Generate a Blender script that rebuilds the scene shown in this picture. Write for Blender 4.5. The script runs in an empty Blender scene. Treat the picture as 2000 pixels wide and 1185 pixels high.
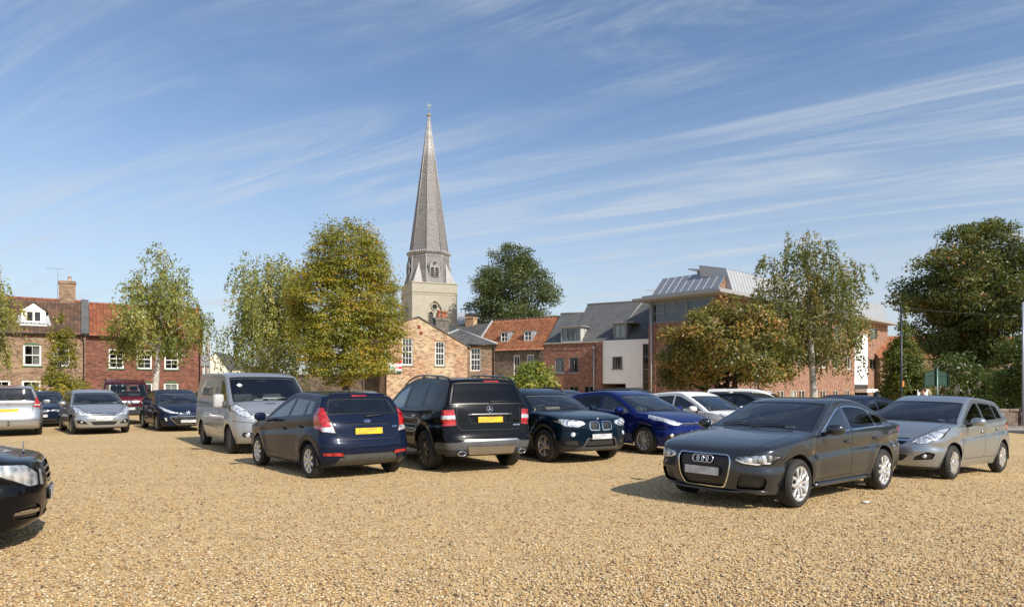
import bpy, bmesh, math, random
import numpy as np
from mathutils import Vector, Matrix, Euler
from mathutils.geometry import delaunay_2d_cdt, tessellate_polygon
from mathutils.bvhtree import BVHTree
# ------------------------------------------------------------------ camera, sky, sun, exposure
SC = bpy.context.scene
COL = SC.collection
PI = math.pi
R = math.radians
CAM_H = 1.55                       # eye height
HORIZON = 757.0                    # horizon line of the 2000x1185 photograph
FOC = 1333.0                       # focal length in photo pixels (24 mm shift lens)
cam_d = bpy.data.cameras.new('camera')
cam = bpy.data.objects.new('camera', cam_d)
COL.objects.link(cam)
cam.location = (0, 0, CAM_H)
cam.rotation_euler = (R(90), 0, 0)
cam_d.sensor_width = 36
cam_d.lens = 36 * FOC / 2000
cam_d.shift_y = (HORIZON - 592.5) / 2000
cam_d.clip_start = 0.1
cam_d.clip_end = 6000
SC.camera = cam
SUN_AZ = Vector((0.68, -0.73)).normalized()    # towards the sun, right and behind the camera
SUN_EL = R(38)
W = bpy.data.worlds.new('World')
SC.world = W
W.use_nodes = True
SC.view_settings.view_transform = 'Standard'
SC.view_settings.look = 'None'
SC.view_settings.gamma = 1
SC.view_settings.exposure = 0.12
SKY_STRENGTH = 0.14
def build_world():
    nt = W.node_tree
    nt.nodes.clear()
    out = nt.nodes.new('ShaderNodeOutputWorld')
    bg = nt.nodes.new('ShaderNodeBackground')
    sky = nt.nodes.new('ShaderNodeTexSky')
    sky.sky_type = 'NISHITA'
    sky.sun_disc = False
    sky.sun_elevation = SUN_EL
    sky.sun_rotation = math.atan2(SUN_AZ.x, SUN_AZ.y)
    sky.altitude = 0
    sky.air_density = 1.0
    sky.dust_density = 0.7
    sky.ozone_density = 3.0
    tc = nt.nodes.new('ShaderNodeTexCoord')
    sep = nt.nodes.new('ShaderNodeSeparateXYZ')
    nt.links.new(tc.outputs['Generated'], sep.inputs[0])
    def math_n(op, a, b=None, c=None):
        n = nt.nodes.new('ShaderNodeMath'); n.operation = op
        for i, v in enumerate((a, b, c)):
            if v is None: continue
            if isinstance(v, (int, float)): n.inputs[i].default_value = v
            else: nt.links.new(v, n.inputs[i])
        return n.outputs[0]
    zc = math_n('ADD', math_n('MAXIMUM', sep.outputs[2], 0.0), 0.10)
    u = math_n('DIVIDE', sep.outputs[0], zc)
    v = math_n('DIVIDE', sep.outputs[1], zc)
    def layer(rot, sx, sy, detail, rough, lo, hi, off, warp):
        comb = nt.nodes.new('ShaderNodeCombineXYZ')
        nt.links.new(u, comb.inputs[0]); nt.links.new(v, comb.inputs[1])
        mp = nt.nodes.new('ShaderNodeMapping')
        mp.inputs['Rotation'].default_value = (0, 0, rot)
        mp.inputs['Location'].default_value = (off, off * 1.7, off * .3)
        nt.links.new(comb.outputs[0], mp.inputs['Vector'])
        m2 = nt.nodes.new('ShaderNodeMapping')
        m2.inputs['Scale'].default_value = (sx, sy, 1)
        nt.links.new(mp.outputs[0], m2.inputs['Vector'])
        nz = nt.nodes.new('ShaderNodeTexNoise')
        nz.inputs['Scale'].default_value = 1.0
        nz.inputs['Detail'].default_value = detail
        nz.inputs['Roughness'].default_value = rough
        nz.inputs['Distortion'].default_value = warp
        nt.links.new(m2.outputs[0], nz.inputs['Vector'])
        mr = nt.nodes.new('ShaderNodeMapRange')
        mr.interpolation_type = 'SMOOTHSTEP'
        mr.inputs[1].default_value = lo; mr.inputs[2].default_value = hi
        nt.links.new(nz.outputs['Fac'], mr.inputs[0])
        return mr.outputs[0]
    streak = layer(R(30), 0.30, 2.1, 10, .68, .42, .74, 3.1, 1.9)
    patch = layer(R(20), 0.60, 1.0, 5, .6, .30, .54, 9.4, .5)
    veil = layer(R(35), 0.16, 0.7, 7, .6, .40, .85, 1.3, .8)
    a = math_n('MULTIPLY', streak, patch)
    a = math_n('MULTIPLY', a, 0.58)
    b = math_n('MULTIPLY', veil, 0.26)
    f = math_n('MINIMUM', math_n('ADD', a, b), 0.92)
    # low cirrus veil thickens towards the horizon
    hz = nt.nodes.new('ShaderNodeMapRange'); hz.interpolation_type = 'SMOOTHSTEP'
    hz.inputs[1].default_value = 0.42; hz.inputs[2].default_value = 0.0
    hz.inputs[3].default_value = 0.0; hz.inputs[4].default_value = 0.60
    nt.links.new(sep.outputs[2], hz.inputs[0])
    f = math_n('MINIMUM', math_n('ADD', f, hz.outputs[0]), 0.95)
    mix = nt.nodes.new('ShaderNodeMix'); mix.data_type = 'RGBA'
    nt.links.new(f, mix.inputs[0])
    nt.links.new(sky.outputs[0], mix.inputs[6])
    mix.inputs[7].default_value = (4.1, 4.5, 5.0, 1)
    nt.links.new(mix.outputs[2], bg.inputs[0])
    bg.inputs[1].default_value = SKY_STRENGTH
    nt.links.new(bg.outputs[0], out.inputs[0])
build_world()
sun_d = bpy.data.lights.new('sun', 'SUN')
sun_d.energy = 4.8
sun_d.angle = R(0.55)
sun_d.color = (1.0, 0.93, 0.82)
sun = bpy.data.objects.new('sun', sun_d)
COL.objects.link(sun)
sun_dir = Vector((SUN_AZ.x * math.cos(SUN_EL), SUN_AZ.y * math.cos(SUN_EL), math.sin(SUN_EL)))
sun.rotation_euler = sun_dir.to_track_quat('Z', 'Y').to_euler()
sun.location = sun_dir * 60
def GZ(x, y=0):
    """ground height: the car park falls away gently to the right"""
    t = min(max(x - 1.5, 0.0), 10.5)
    return -0.002 * t * t
# ------------------------------------------------------------------ helpers
def tag(o, label=None, cat=None, group=None, kind=None):
    if label: o['label'] = label
    if cat: o['category'] = cat
    if group: o['group'] = group
    if kind: o['kind'] = kind
    return o
def empty(name, loc=(0, 0, 0), rz=0.0, label=None, cat=None, group=None):
    o = bpy.data.objects.new(name, None)
    o.empty_display_size = 0.3
    COL.objects.link(o)
    o.location = loc
    o.rotation_euler = (0, 0, rz)
    return tag(o, label, cat, group)
def link_mesh(name, me, parent=None, mats=()):
    o = bpy.data.objects.new(name, me)
    COL.objects.link(o)
    for m in mats:
        me.materials.append(m)
    if parent is not None:
        o.parent = parent
    return o
class MB:
    """collects polygons (with uv in metres and a material slot) and links them as ONE mesh"""
    def __init__(s):
        s.v = []; s.f = []; s.mi = []; s.uv = []; s.sm = []
    def poly(s, pts, mi=0, uv=None, smooth=False):
        b = len(s.v)
        s.v += [tuple(p) for p in pts]
        s.f.append(list(range(b, b + len(pts)))); s.mi.append(mi); s.sm.append(smooth)
        if uv is None:
            p = [Vector(q) for q in pts]
            n = Vector((0, 0, 0))
            for i in range(len(p)):
                n += (p[i] - p[0]).cross(p[(i + 1) % len(p)] - p[0])
            if n.length < 1e-12: n = Vector((0, 0, 1))
            n.normalize()
            if abs(n.z) > 0.95:
                uv = [(q.x, q.y) for q in p]
            else:
                t = Vector((-n.y, n.x, 0)).normalized()
                up = n.cross(t)
                uv = [(q.dot(t), q.dot(up)) for q in p]
        s.uv.append(uv)
    def mesh(s, verts, faces, mi=0, smooth=True, M=None):
        b = len(s.v)
        if M is not None: verts = [M @ Vector(p) for p in verts]
        s.v += [tuple(p) for p in verts]
        for f in faces:
            s.f.append([b + i for i in f]); s.mi.append(mi); s.sm.append(smooth)
            s.uv.append([(s.v[b + i][0], s.v[b + i][2]) for i in f])
    def box(s, lo, hi, mi=0, M=None, skip=''):
        x0, y0, z0 = lo; x1, y1, z1 = hi
        P = [Vector(p) for p in ((x0,y0,z0),(x1,y0,z0),(x1,y1,z0),(x0,y1,z0),(x0,y0,z1),(x1,y0,z1),(x1,y1,z1),(x0,y1,z1))]
        if M is not None: P = [M @ p for p in P]
        for k, q in (('b',(0,3,2,1)),('t',(4,5,6,7)),('f',(0,1,5,4)),('r',(1,2,6,5)),('k',(2,3,7,6)),('l',(3,0,4,7))):
            if k in skip: continue
            s.poly([P[i] for i in q], mi)
    def rbox(s, lo, hi, r=0.02, mi=0, M=None, seg=2):
        """box with bevelled edges"""
        bm = bmesh.new()
        bmesh.ops.create_cube(bm, size=1)
        lo = Vector(lo); hi = Vector(hi)
        for v in bm.verts:
            v.co = Vector(((lo[i] + hi[i]) / 2 + v.co[i] * (hi[i] - lo[i]) for i in range(3)))
        bmesh.ops.bevel(bm, geom=bm.edges[:], offset=r, segments=seg, affect='EDGES', profile=.5)
        bm.verts.index_update()
        s.mesh([v.co.copy() for v in bm.verts], [[v.index for v in f.verts] for f in bm.faces], mi, True, M)
        bm.free()
    def tube(s, pts, rad, n=8, mi=0, cap=True, smooth=True):
        """swept tube; rad a number or a list"""
        pts = [Vector(p) for p in pts]
        if not isinstance(rad, (list, tuple)): rad = [rad] * len(pts)
        rings = []
        ref = None
        for i, p in enumerate(pts):
            t = (pts[min(i + 1, len(pts) - 1)] - pts[max(i - 1, 0)])
            if t.length < 1e-9: t = Vector((0, 0, 1))
            t.normalize()
            if ref is None:
                ref = Vector((1, 0, 0)) if abs(t.x) < .8 else Vector((0, 1, 0))
            a = (ref - t * ref.dot(t)).normalized()
            ref = a
            b = t.cross(a)
            rings.append([p + (a * math.cos(2 * PI * k / n) + b * math.sin(2 * PI * k / n)) * rad[i] for k in range(n)])
        V = [q for r in rings for q in r]
        F = []
        for i in range(len(pts) - 1):
            for k in range(n):
                F.append([i * n + k, i * n + (k + 1) % n, (i + 1) * n + (k + 1) % n, (i + 1) * n + k])
        if cap:
            F.append(list(range(n))[::-1]); F.append([(len(pts) - 1) * n + k for k in range(n)])
        s.mesh(V, F, mi, smooth)
    def lathe(s, prof, n=24, mi=0, M=None, axis='z', smooth=True):
        V = []; F = []
        for (r, h) in prof:
            for k in range(n):
                a = 2 * PI * k / n
                if axis == 'z': V.append(Vector((r * math.cos(a), r * math.sin(a), h)))
                else: V.append(Vector((r * math.cos(a), h, r * math.sin(a))))
        for i in range(len(prof) - 1):
            for k in range(n):
                q = [i * n + k, i * n + (k + 1) % n, (i + 1) * n + (k + 1) % n, (i + 1) * n + k]
                F.append(q if axis == 'z' else q[::-1])
        s.mesh(V, F, mi, smooth, M)
    def prism(s, poly, z0, z1, mi=0, M=None):
        """vertical prism of a 2D polygon (ccw)"""
        A = [Vector((p[0], p[1], z0)) for p in poly]; B = [Vector((p[0], p[1], z1)) for p in poly]
        if M is not None: A = [M @ p for p in A]; B = [M @ p for p in B]
        s.poly(B, mi); s.poly(A[::-1], mi)
        n = len(poly)
        for i in range(n):
            s.poly([A[i], A[(i + 1) % n], B[(i + 1) % n], B[i]], mi)
    def build(s, name, mats, parent=None, weld=False):
        me = bpy.data.meshes.new(name)
        me.from_pydata(s.v, [], s.f)
        if not isinstance(mats, (list, tuple)): mats = [mats]
        o = link_mesh(name, me, parent, mats)
        me.polygons.foreach_set('material_index', s.mi)
        me.polygons.foreach_set('use_smooth', s.sm)
        uvl = me.uv_layers.new(name='UVMap')
        flat = np.array([c for u in s.uv for q in u for c in q], dtype=np.float32)
        uvl.data.foreach_set('uv', flat)
        if weld:
            bm = bmesh.new(); bm.from_mesh(me)
            bmesh.ops.remove_doubles(bm, verts=bm.verts, dist=1e-4)
            bm.to_mesh(me); bm.free()
        me.update()
        return o
# ---- materials
def newmat(name):
    m = bpy.data.materials.new(name)
    m.use_nodes = True
    nt = m.node_tree
    b = nt.nodes['Principled BSDF']
    return m, nt, b
def nd(nt, typ, **kw):
    n = nt.nodes.new('ShaderNode' + typ)
    for k, v in kw.items():
        if k.startswith('_'):
            setattr(n, k[1:], v); continue
        key = int(k[1:]) if k[0] == 'i' and k[1:].isdigit() else k.replace('__', ' ')
        s = n.inputs[key]
        if isinstance(v, bpy.types.NodeSocket): nt.links.new(v, s)
        else: s.default_value = v
    return n
def mixc(nt, fac, a, b, mode='MIX'):
    n = nt.nodes.new('ShaderNodeMix'); n.data_type = 'RGBA'; n.blend_type = mode
    for i, v in ((0, fac), (6, a), (7, b)):
        if isinstance(v, bpy.types.NodeSocket): nt.links.new(v, n.inputs[i])
        elif isinstance(v, (int, float)): n.inputs[i].default_value = v
        else: n.inputs[i].default_value = (*v[:3], 1)
    return n.outputs[2]
def ramp(nt, fac, stops, interp='LINEAR'):
    n = nt.nodes.new('ShaderNodeValToRGB')
    n.color_ramp.interpolation = interp
    e = n.color_ramp.elements
    while len(e) < len(stops): e.new(0.5)
    for i, (p, c) in enumerate(stops):
        e[i].position = p
        e[i].color = (c, c, c, 1) if isinstance(c, (int, float)) else (*c[:3], 1)
    nt.links.new(fac, n.inputs[0])
    return n.outputs[0]
def mth(nt, op, a, b=None):
    n = nt.nodes.new('ShaderNodeMath'); n.operation = op
    for i, v in enumerate((a, b)):
        if v is None: continue
        if isinstance(v, (int, float)): n.inputs[i].default_value = v
        else: nt.links.new(v, n.inputs[i])
    return n.outputs[0]
def simple(name, col, rough=.5, metal=0.0, coat=0.0, var=0.0, vscale=6.0, spec=.5, bump=0.0, bscale=80):
    m, nt, b = newmat(name)
    b.inputs['Base Color'].default_value = (*col, 1)
    b.inputs['Roughness'].default_value = rough
    b.inputs['Metallic'].default_value = metal
    b.inputs['Coat Weight'].default_value = coat
    b.inputs['Coat Roughness'].default_value = 0.03
    b.inputs['Specular IOR Level'].default_value = spec
    if var or bump:
        tc = nd(nt, 'TexCoord')
    if var:
        nz = nd(nt, 'TexNoise', Vector=tc.outputs['Object'], Scale=vscale, Detail=5.0, Roughness=.6)
        lo = tuple(c * (1 - var) for c in col); hi = tuple(min(1, c * (1 + var)) for c in col)
        nt.links.new(ramp(nt, nz.outputs['Fac'], [(.3, lo), (.7, hi)]), b.inputs['Base Color'])
    if bump:
        n2 = nd(nt, 'TexNoise', Vector=tc.outputs['Object'], Scale=bscale, Detail=4.0)
        bp = nd(nt, 'Bump', Strength=bump, Distance=.01, Height=n2.outputs['Fac'])
        nt.links.new(bp.outputs[0], b.inputs['Normal'])
    return m
def paint(name, col, metal=.45, rough=.32, dust=.06, coat=.42):
    m, nt, b = newmat(name)
    tc = nd(nt, 'TexCoord')
    nz = nd(nt, 'TexNoise', Vector=tc.outputs['Object'], Scale=2.2, Detail=6.0, Roughness=.65)
    sp = nd(nt, 'TexNoise', Vector=tc.outputs['Object'], Scale=900.0, Detail=1.0)
    fl = mixc(nt, ramp(nt, sp.outputs['Fac'], [(.45, 0.0), (.7, .35)]), col, tuple(min(1, c * 1.6 + .002) for c in col))
    sep = nd(nt, 'SeparateXYZ', Vector=tc.outputs['Object'])
    # road dust thickens towards the sills
    low = nd(nt, 'MapRange', i0=sep.outputs[2], i1=.62, i2=.2, i3=0.0, i4=1.0)
    d = mth(nt, 'MULTIPLY', ramp(nt, nz.outputs['Fac'], [(.35, 0.15), (.7, 1.0)]), mth(nt, 'ADD', mth(nt, 'MULTIPLY', low.outputs[0], dust * 1.8), dust * .22))
    nt.links.new(mixc(nt, d, fl, (.30, .25, .18)), b.inputs['Base Color'])
    b.inputs['Metallic'].default_value = metal
    rr = mth(nt, 'ADD', rough, mth(nt, 'MULTIPLY', d, .5))
    nt.links.new(rr, b.inputs['Roughness'])
    b.inputs['Coat Weight'].default_value = coat
    b.inputs['Specular IOR Level'].default_value = .06
    b.inputs['Coat IOR'].default_value = 1.5
    nt.links.new(mth(nt, 'ADD', .02, mth(nt, 'MULTIPLY', d, .35)), b.inputs['Coat Roughness'])
    return m
def glass(name, tint=(.30, .36, .36), refl=1.0):
    """thin tinted car glass"""
    m = bpy.data.materials.new(name); m.use_nodes = True
    nt = m.node_tree; nt.nodes.clear()
    out = nd(nt, 'OutputMaterial')
    tr = nd(nt, 'BsdfTransparent', Color=(*tint, 1))
    gl = nd(nt, 'BsdfGlossy', Color=(.95, .98, 1, 1), Roughness=.02)
    fr = nd(nt, 'Fresnel', IOR=1.6)
    f = mth(nt, 'MINIMUM', mth(nt, 'MULTIPLY', fr.outputs[0], 1.45 * refl), .95)
    mx = nd(nt, 'MixShader', i0=f, i1=tr.outputs[0], i2=gl.outputs[0])
    nt.links.new(mx.outputs[0], out.inputs[0])
    return m
def area2(p):
    return sum(p[i][0]*p[(i+1) % len(p)][1] - p[(i+1) % len(p)][0]*p[i][1] for i in range(len(p)))
def circ(cx, cy, r, n=28, ry=None): return [(cx + r*math.cos(2*PI*k/n), cy + (ry or r)*math.sin(2*PI*k/n)) for k in range(n)]
def ring_mesh(mb, rx, ry, w, th=.006, mi=0, M=None, n=36, off=(0, 0)):
    """flat ring (ellipse) in the xy plane of M, raised along z"""
    V = []; F = []
    for k in range(n):
        a = 2*PI*k/n; c, s_ = math.cos(a), math.sin(a)
        for (q, z) in ((-w/2, 0), (-w/4, th), (w/4, th), (w/2, 0)):
            V.append(Vector(((rx+q)*c + off[0], (ry+q)*s_ + off[1], z)))
    for k in range(n):
        for j in range(3):
            a = k*4+j; b = ((k+1) % n)*4+j
            F.append([a, b, b+1, a+1])
    mb.mesh(V, F, mi, True, M)
def flat_poly(mb, pts, th=.004, mi=0, M=None):
    """raised flat shape in the xy plane of M"""
    if area2(pts) < 0: pts = pts[::-1]
    T = tessellate_polygon([[Vector((p[0], p[1], 0)) for p in pts]])
    V = [Vector((p[0], p[1], th)) for p in pts] + [Vector((p[0], p[1], -.004)) for p in pts]
    n = len(pts); F = []
    for t in T:
        q = list(t)
        if area2([pts[i] for i in q]) < 0: q = q[::-1]
        F.append(q)
    for i in range(n): F.append([n+i, n+(i+1) % n, (i+1) % n, i])
    mb.mesh(V, F, mi, False, M)
# ------------------------------------------------------------------ surfaces of the setting
def brick_mat(name, c1, c2, mortar, stain=(.2, .16, .12), stain_amt=.5, bw=.225, bh=.075, pale=None, msize=.012):
    m, nt, b = newmat(name)
    uv = nd(nt, 'UVMap')
    br = nd(nt, 'TexBrick', Vector=uv.outputs[0], Color1=(*c1, 1), Color2=(*c2, 1), Mortar=(*mortar, 1), Scale=1.0)
    br.inputs['Mortar Size'].default_value = msize; br.inputs['Mortar Smooth'].default_value = .2
    br.inputs['Brick Width'].default_value = bw; br.inputs['Row Height'].default_value = bh; br.inputs['Bias'].default_value = 0
    # per-brick tone
    sep = nd(nt, 'SeparateXYZ', Vector=uv.outputs[0])
    row = mth(nt, 'FLOOR', mth(nt, 'DIVIDE', sep.outputs[1], bh))
    colx = mth(nt, 'FLOOR', mth(nt, 'ADD', mth(nt, 'DIVIDE', sep.outputs[0], bw), mth(nt, 'MULTIPLY', row, .5)))
    cc = nd(nt, 'CombineXYZ', X=colx, Y=row)
    wn = nd(nt, 'TexWhiteNoise', Vector=cc.outputs[0]); wn.noise_dimensions = '2D'
    tone = ramp(nt, wn.outputs['Value'], [(0, .50), (.25, .85), (.8, 1.1), (1, 1.5)])
    col = mixc(nt, 1.0, br.outputs['Color'], tone, 'MULTIPLY')
    if pale:
        n3 = nd(nt, 'TexNoise', Vector=uv.outputs[0], Scale=.55, Detail=4.0, Roughness=.6)
        n4 = mth(nt, 'MULTIPLY', ramp(nt, n3.outputs['Fac'], [(.42, 0), (.62, 1)]), ramp(nt, wn.outputs['Value'], [(.2, .2), (.6, .95)]))
        col = mixc(nt, n4, col, pale)
    nz = nd(nt, 'TexNoise', Vector=uv.outputs[0], Scale=.9, Detail=7.0, Roughness=.68)
    col = mixc(nt, mth(nt, 'MULTIPLY', ramp(nt, nz.outputs['Fac'], [(.45, 0), (.75, 1)]), stain_amt), col, stain)
    nt.links.new(col, b.inputs['Base Color'])
    b.inputs['Roughness'].default_value = .9
    bp = nd(nt, 'Bump', Strength=.5, Distance=.01, Height=br.outputs['Fac']); bp.invert = True
    nt.links.new(bp.outputs[0], b.inputs['Normal'])
    return m
def tile_mat(name, a, b_, c, uw=.24, vw=.32, moss=(.10, .09, .05), moss_amt=.4, rough=.85):
    """roof tiles: tone differs from tile to tile (uv in metres: along the eave, up the slope)"""
    m, nt, b = newmat(name)
    uv = nd(nt, 'UVMap'); sep = nd(nt, 'SeparateXYZ', Vector=uv.outputs[0])
    cc = nd(nt, 'CombineXYZ', X=mth(nt, 'FLOOR', mth(nt, 'DIVIDE', sep.outputs[0], uw)), Y=mth(nt, 'FLOOR', mth(nt, 'DIVIDE', sep.outputs[1], vw)))
    wn = nd(nt, 'TexWhiteNoise', Vector=cc.outputs[0]); wn.noise_dimensions = '2D'
    col = ramp(nt, wn.outputs['Value'], [(0, a), (.5, b_), (1, c)])
    nz = nd(nt, 'TexNoise', Vector=uv.outputs[0], Scale=1.3, Detail=8.0, Roughness=.7)
    col = mixc(nt, mth(nt, 'MULTIPLY', ramp(nt, nz.outputs['Fac'], [(.42, 0), (.7, 1)]), moss_amt), col, moss)
    n2 = nd(nt, 'TexNoise', Vector=uv.outputs[0], Scale=14.0, Detail=4.0)
    col = mixc(nt, ramp(nt, n2.outputs['Fac'], [(.5, 0), (.75, .35)]), col, tuple(min(1, x*1.9) for x in b_))
    nt.links.new(col, b.inputs['Base Color']); b.inputs['Roughness'].default_value = rough
    return m
def slate_mat(name, c1, c2, w=.28, h=.17):
    m, nt, b = newmat(name)
    uv = nd(nt, 'UVMap')
    br = nd(nt, 'TexBrick', Vector=uv.outputs[0], Color1=(*c1, 1), Color2=(*c2, 1), Mortar=(.02, .02, .022, 1), Scale=1.0)
    br.inputs['Mortar Size'].default_value = .008; br.inputs['Brick Width'].default_value = w; br.inputs['Row Height'].default_value = h
    nz = nd(nt, 'TexNoise', Vector=uv.outputs[0], Scale=1.1, Detail=8.0, Roughness=.7)
    col = mixc(nt, mth(nt, 'MULTIPLY', ramp(nt, nz.outputs['Fac'], [(.40, 0), (.72, 1)]), .55), br.outputs['Color'], (.17, .165, .14))
    nt.links.new(col, b.inputs['Base Color']); b.inputs['Roughness'].default_value = .62
    bp = nd(nt, 'Bump', Strength=.6, Distance=.012, Height=br.outputs['Fac']); bp.invert = True
    nt.links.new(bp.outputs[0], b.inputs['Normal'])
    return m
def gravel_mat():
    m, nt, b = newmat('gravel')
    tc = nd(nt, 'TexCoord')
    v1 = nd(nt, 'TexVoronoi', Vector=tc.outputs['Object'], Scale=70.0)
    v2 = nd(nt, 'TexVoronoi', Vector=tc.outputs['Object'], Scale=115.0)
    pal = [(0, (.11, .070, .035)), (.10, (.34, .195, .075)), (.28, (.56, .36, .145)), (.52, (.70, .485, .22)), (.76, (.76, .575, .305)), (.92, (.58, .47, .32)), (1, (.86, .76, .57))]
    s1 = nd(nt, 'SeparateXYZ', Vector=v1.outputs['Color']); s2 = nd(nt, 'SeparateXYZ', Vector=v2.outputs['Color'])
    v3 = nd(nt, 'TexVoronoi', Vector=tc.outputs['Object'], Scale=21.0); s3 = nd(nt, 'SeparateXYZ', Vector=v3.outputs['Color'])
    c1 = ramp(nt, s1.outputs[0], pal); c2 = ramp(nt, s2.outputs[1], pal)
    col = mixc(nt, .35, c1, c2)
    # clusters of darker and lighter stones, readable from further away
    col = mixc(nt, 1.0, col, ramp(nt, s3.outputs[0], [(0, .62), (.25, .9), (.7, 1.05), (1, 1.22)]), 'MULTIPLY')
    mp = nd(nt, 'Mapping', Vector=tc.outputs['Object'], Rotation=(0, 0, R(25)), Scale=(.35, 1.1, 1))
    nz = nd(nt, 'TexNoise', Vector=mp.outputs[0], Scale=.55, Detail=5.0, Roughness=.6)
    n2 = nd(nt, 'TexNoise', Vector=tc.outputs['Object'], Scale=3.2, Detail=8.0, Roughness=.75)
    col = mixc(nt, ramp(nt, nz.outputs['Fac'], [(.40, 0), (.65, .30)]), col, (.76, .555, .285))
    col = mixc(nt, ramp(nt, n2.outputs['Fac'], [(.50, 0), (.70, .35)]), col, (.42, .27, .11))
    nt.links.new(col, b.inputs['Base Color'])
    b.inputs['Roughness'].default_value = .92
    b.inputs['Specular IOR Level'].default_value = .25
    h = mth(nt, 'ADD', mth(nt, 'MULTIPLY', v1.outputs['Distance'], 1.0), mth(nt, 'MULTIPLY', v2.outputs['Distance'], .5))
    bp = nd(nt, 'Bump', Strength=.9, Distance=.012, Height=h); bp.invert = True
    nt.links.new(bp.outputs[0], b.inputs['Normal'])
    return m
GRAVEL = gravel_mat()
def ground_sheet():
    xs = sorted(set([-900, -300, -120, -80] + [-50 + i*1.0 for i in range(0, 111)] + [80, 120, 300, 900]))
    ys = sorted(set([-300, -60, -20] + [-4 + i*1.5 for i in range(0, 27)] + [40, 60, 90, 140, 300, 1200]))
    mb = MB(); V = []; F = []
    rnd_ = random.Random(3)
    for y in ys:
        for x in xs:
            bump = .02*math.sin(x*.55+1.3)*math.sin(y*.4) if (3 < y < 30 and abs(x) < 40) else 0
            V.append((x, y, GZ(x) + bump - .004))
    n = len(xs)
    for j in range(len(ys)-1):
        for i in range(n-1): F.append([j*n+i, j*n+i+1, (j+1)*n+i+1, (j+1)*n+i])
    mb.mesh(V, F, 0, True)
    tag(mb.build('ground', [GRAVEL]), kind='structure')
ground_sheet()
# loose stones lying on the sheet near the camera
def loose_stones():
    rg = np.random.default_rng(5)
    t = (1 + 5**.5)/2
    iv = np.array([(-1,t,0),(1,t,0),(-1,-t,0),(1,-t,0),(0,-1,t),(0,1,t),(0,-1,-t),(0,1,-t),(t,0,-1),(t,0,1),(-t,0,-1),(-t,0,1)], float); iv /= np.linalg.norm(iv[0])
    it = np.array([(0,11,5),(0,5,1),(0,1,7),(0,7,10),(0,10,11),(1,5,9),(5,11,4),(11,10,2),(10,7,6),(7,1,8),(3,9,4),(3,4,2),(3,2,6),(3,6,8),(3,8,9),(4,9,5),(2,4,11),(6,2,10),(8,6,7),(9,8,1)])
    N = 110000
    y = 4.2 + 13.5*rg.random(N)**2.1
    x = (rg.random(N)*2-1)*(y*.80+.3)
    s = .0045 + .0075*rg.random(N)**1.8
    ax = s[:, None]*np.stack([1+.7*rg.random(N), .8+.4*rg.random(N), .45+.35*rg.random(N)], 1)
    V = iv[None]*(1+.22*(rg.random((N, 12, 1))-.5))*ax[:, None, :]
    a = rg.random(N)*2*np.pi; c, sn = np.cos(a)[:, None], np.sin(a)[:, None]
    X = V[..., 0]*c - V[..., 1]*sn; Y = V[..., 0]*sn + V[..., 1]*c
    tl = (rg.random(N)-.5)[:, None]*.9
    Z = V[..., 2] + X*tl*.5
    gz = np.array([GZ(q) for q in x]) + .02*np.sin(x*.55+1.3)*np.sin(y*.4)
    P = np.stack([X + x[:, None], Y + y[:, None], Z + (gz + s*.25)[:, None]], -1).reshape(-1, 3)
    F = (it[None] + (np.arange(N)*12)[:, None, None]).reshape(-1, 3)
    me = bpy.data.meshes.new('loose_stones')
    me.vertices.add(len(P)); me.vertices.foreach_set('co', P.ravel())
    me.loops.add(len(F)*3); me.loops.foreach_set('vertex_index', F.ravel())
    me.polygons.add(len(F)); me.polygons.foreach_set('loop_start', np.arange(len(F))*3); 
    me.polygons.foreach_set('use_smooth', np.ones(len(F), bool))
    at = me.attributes.new('tone', 'FLOAT', 'POINT'); at.data.foreach_set('value', np.repeat(rg.random(N), 12))
    me.update(); me.validate()
    m, nt, b = newmat('stone')
    an = nd(nt, 'Attribute'); an.attribute_name = 'tone'
    col = ramp(nt, an.outputs['Fac'], [(0, (.07, .055, .045)), (.10, (.22, .13, .07)), (.25, (.45, .26, .10)), (.45, (.55, .37, .17)), (.65, (.66, .49, .24)), (.80, (.52, .42, .28)), (.95, (.64, .54, .36)), (1, (.72, .64, .48))])
    nt.links.new(col, b.inputs['Base Color']); b.inputs['Roughness'].default_value = .7
    o = link_mesh('loose_stones', me, None, [m])
    tag(o, 'loose tan and brown stones scattered over the gravel in the foreground', 'gravel', kind='stuff')
loose_stones()
# road and pavement on the right
ASPH = simple('asphalt', (.052, .052, .054), .85, var=.25, vscale=3, bump=.3, bscale=120)
PAVE = simple('paving', (.24, .20, .165), .85, var=.2, vscale=2)
KERB = simple('kerb_stone', (.30, .28, .25), .85, var=.15)
mb = MB()
for i in range(40):
    x = 13 + i*2
    mb.poly([(x, 25.6, GZ(x)+.004), (x+2, 25.6, GZ(x+2)+.004), (x+2, 28.3, GZ(x+2)+.004), (x, 28.3, GZ(x)+.004)])
tag(mb.build('road', [ASPH]), kind='structure')
mb = MB(); mb.box((13, 28.3, -.4), (93, 28.42, -.10), 1); mb.box((13, 28.422, -.4), (93, 29.9, -.105), 0)
tag(mb.build('pavement', [PAVE, KERB]), kind='structure')
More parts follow.
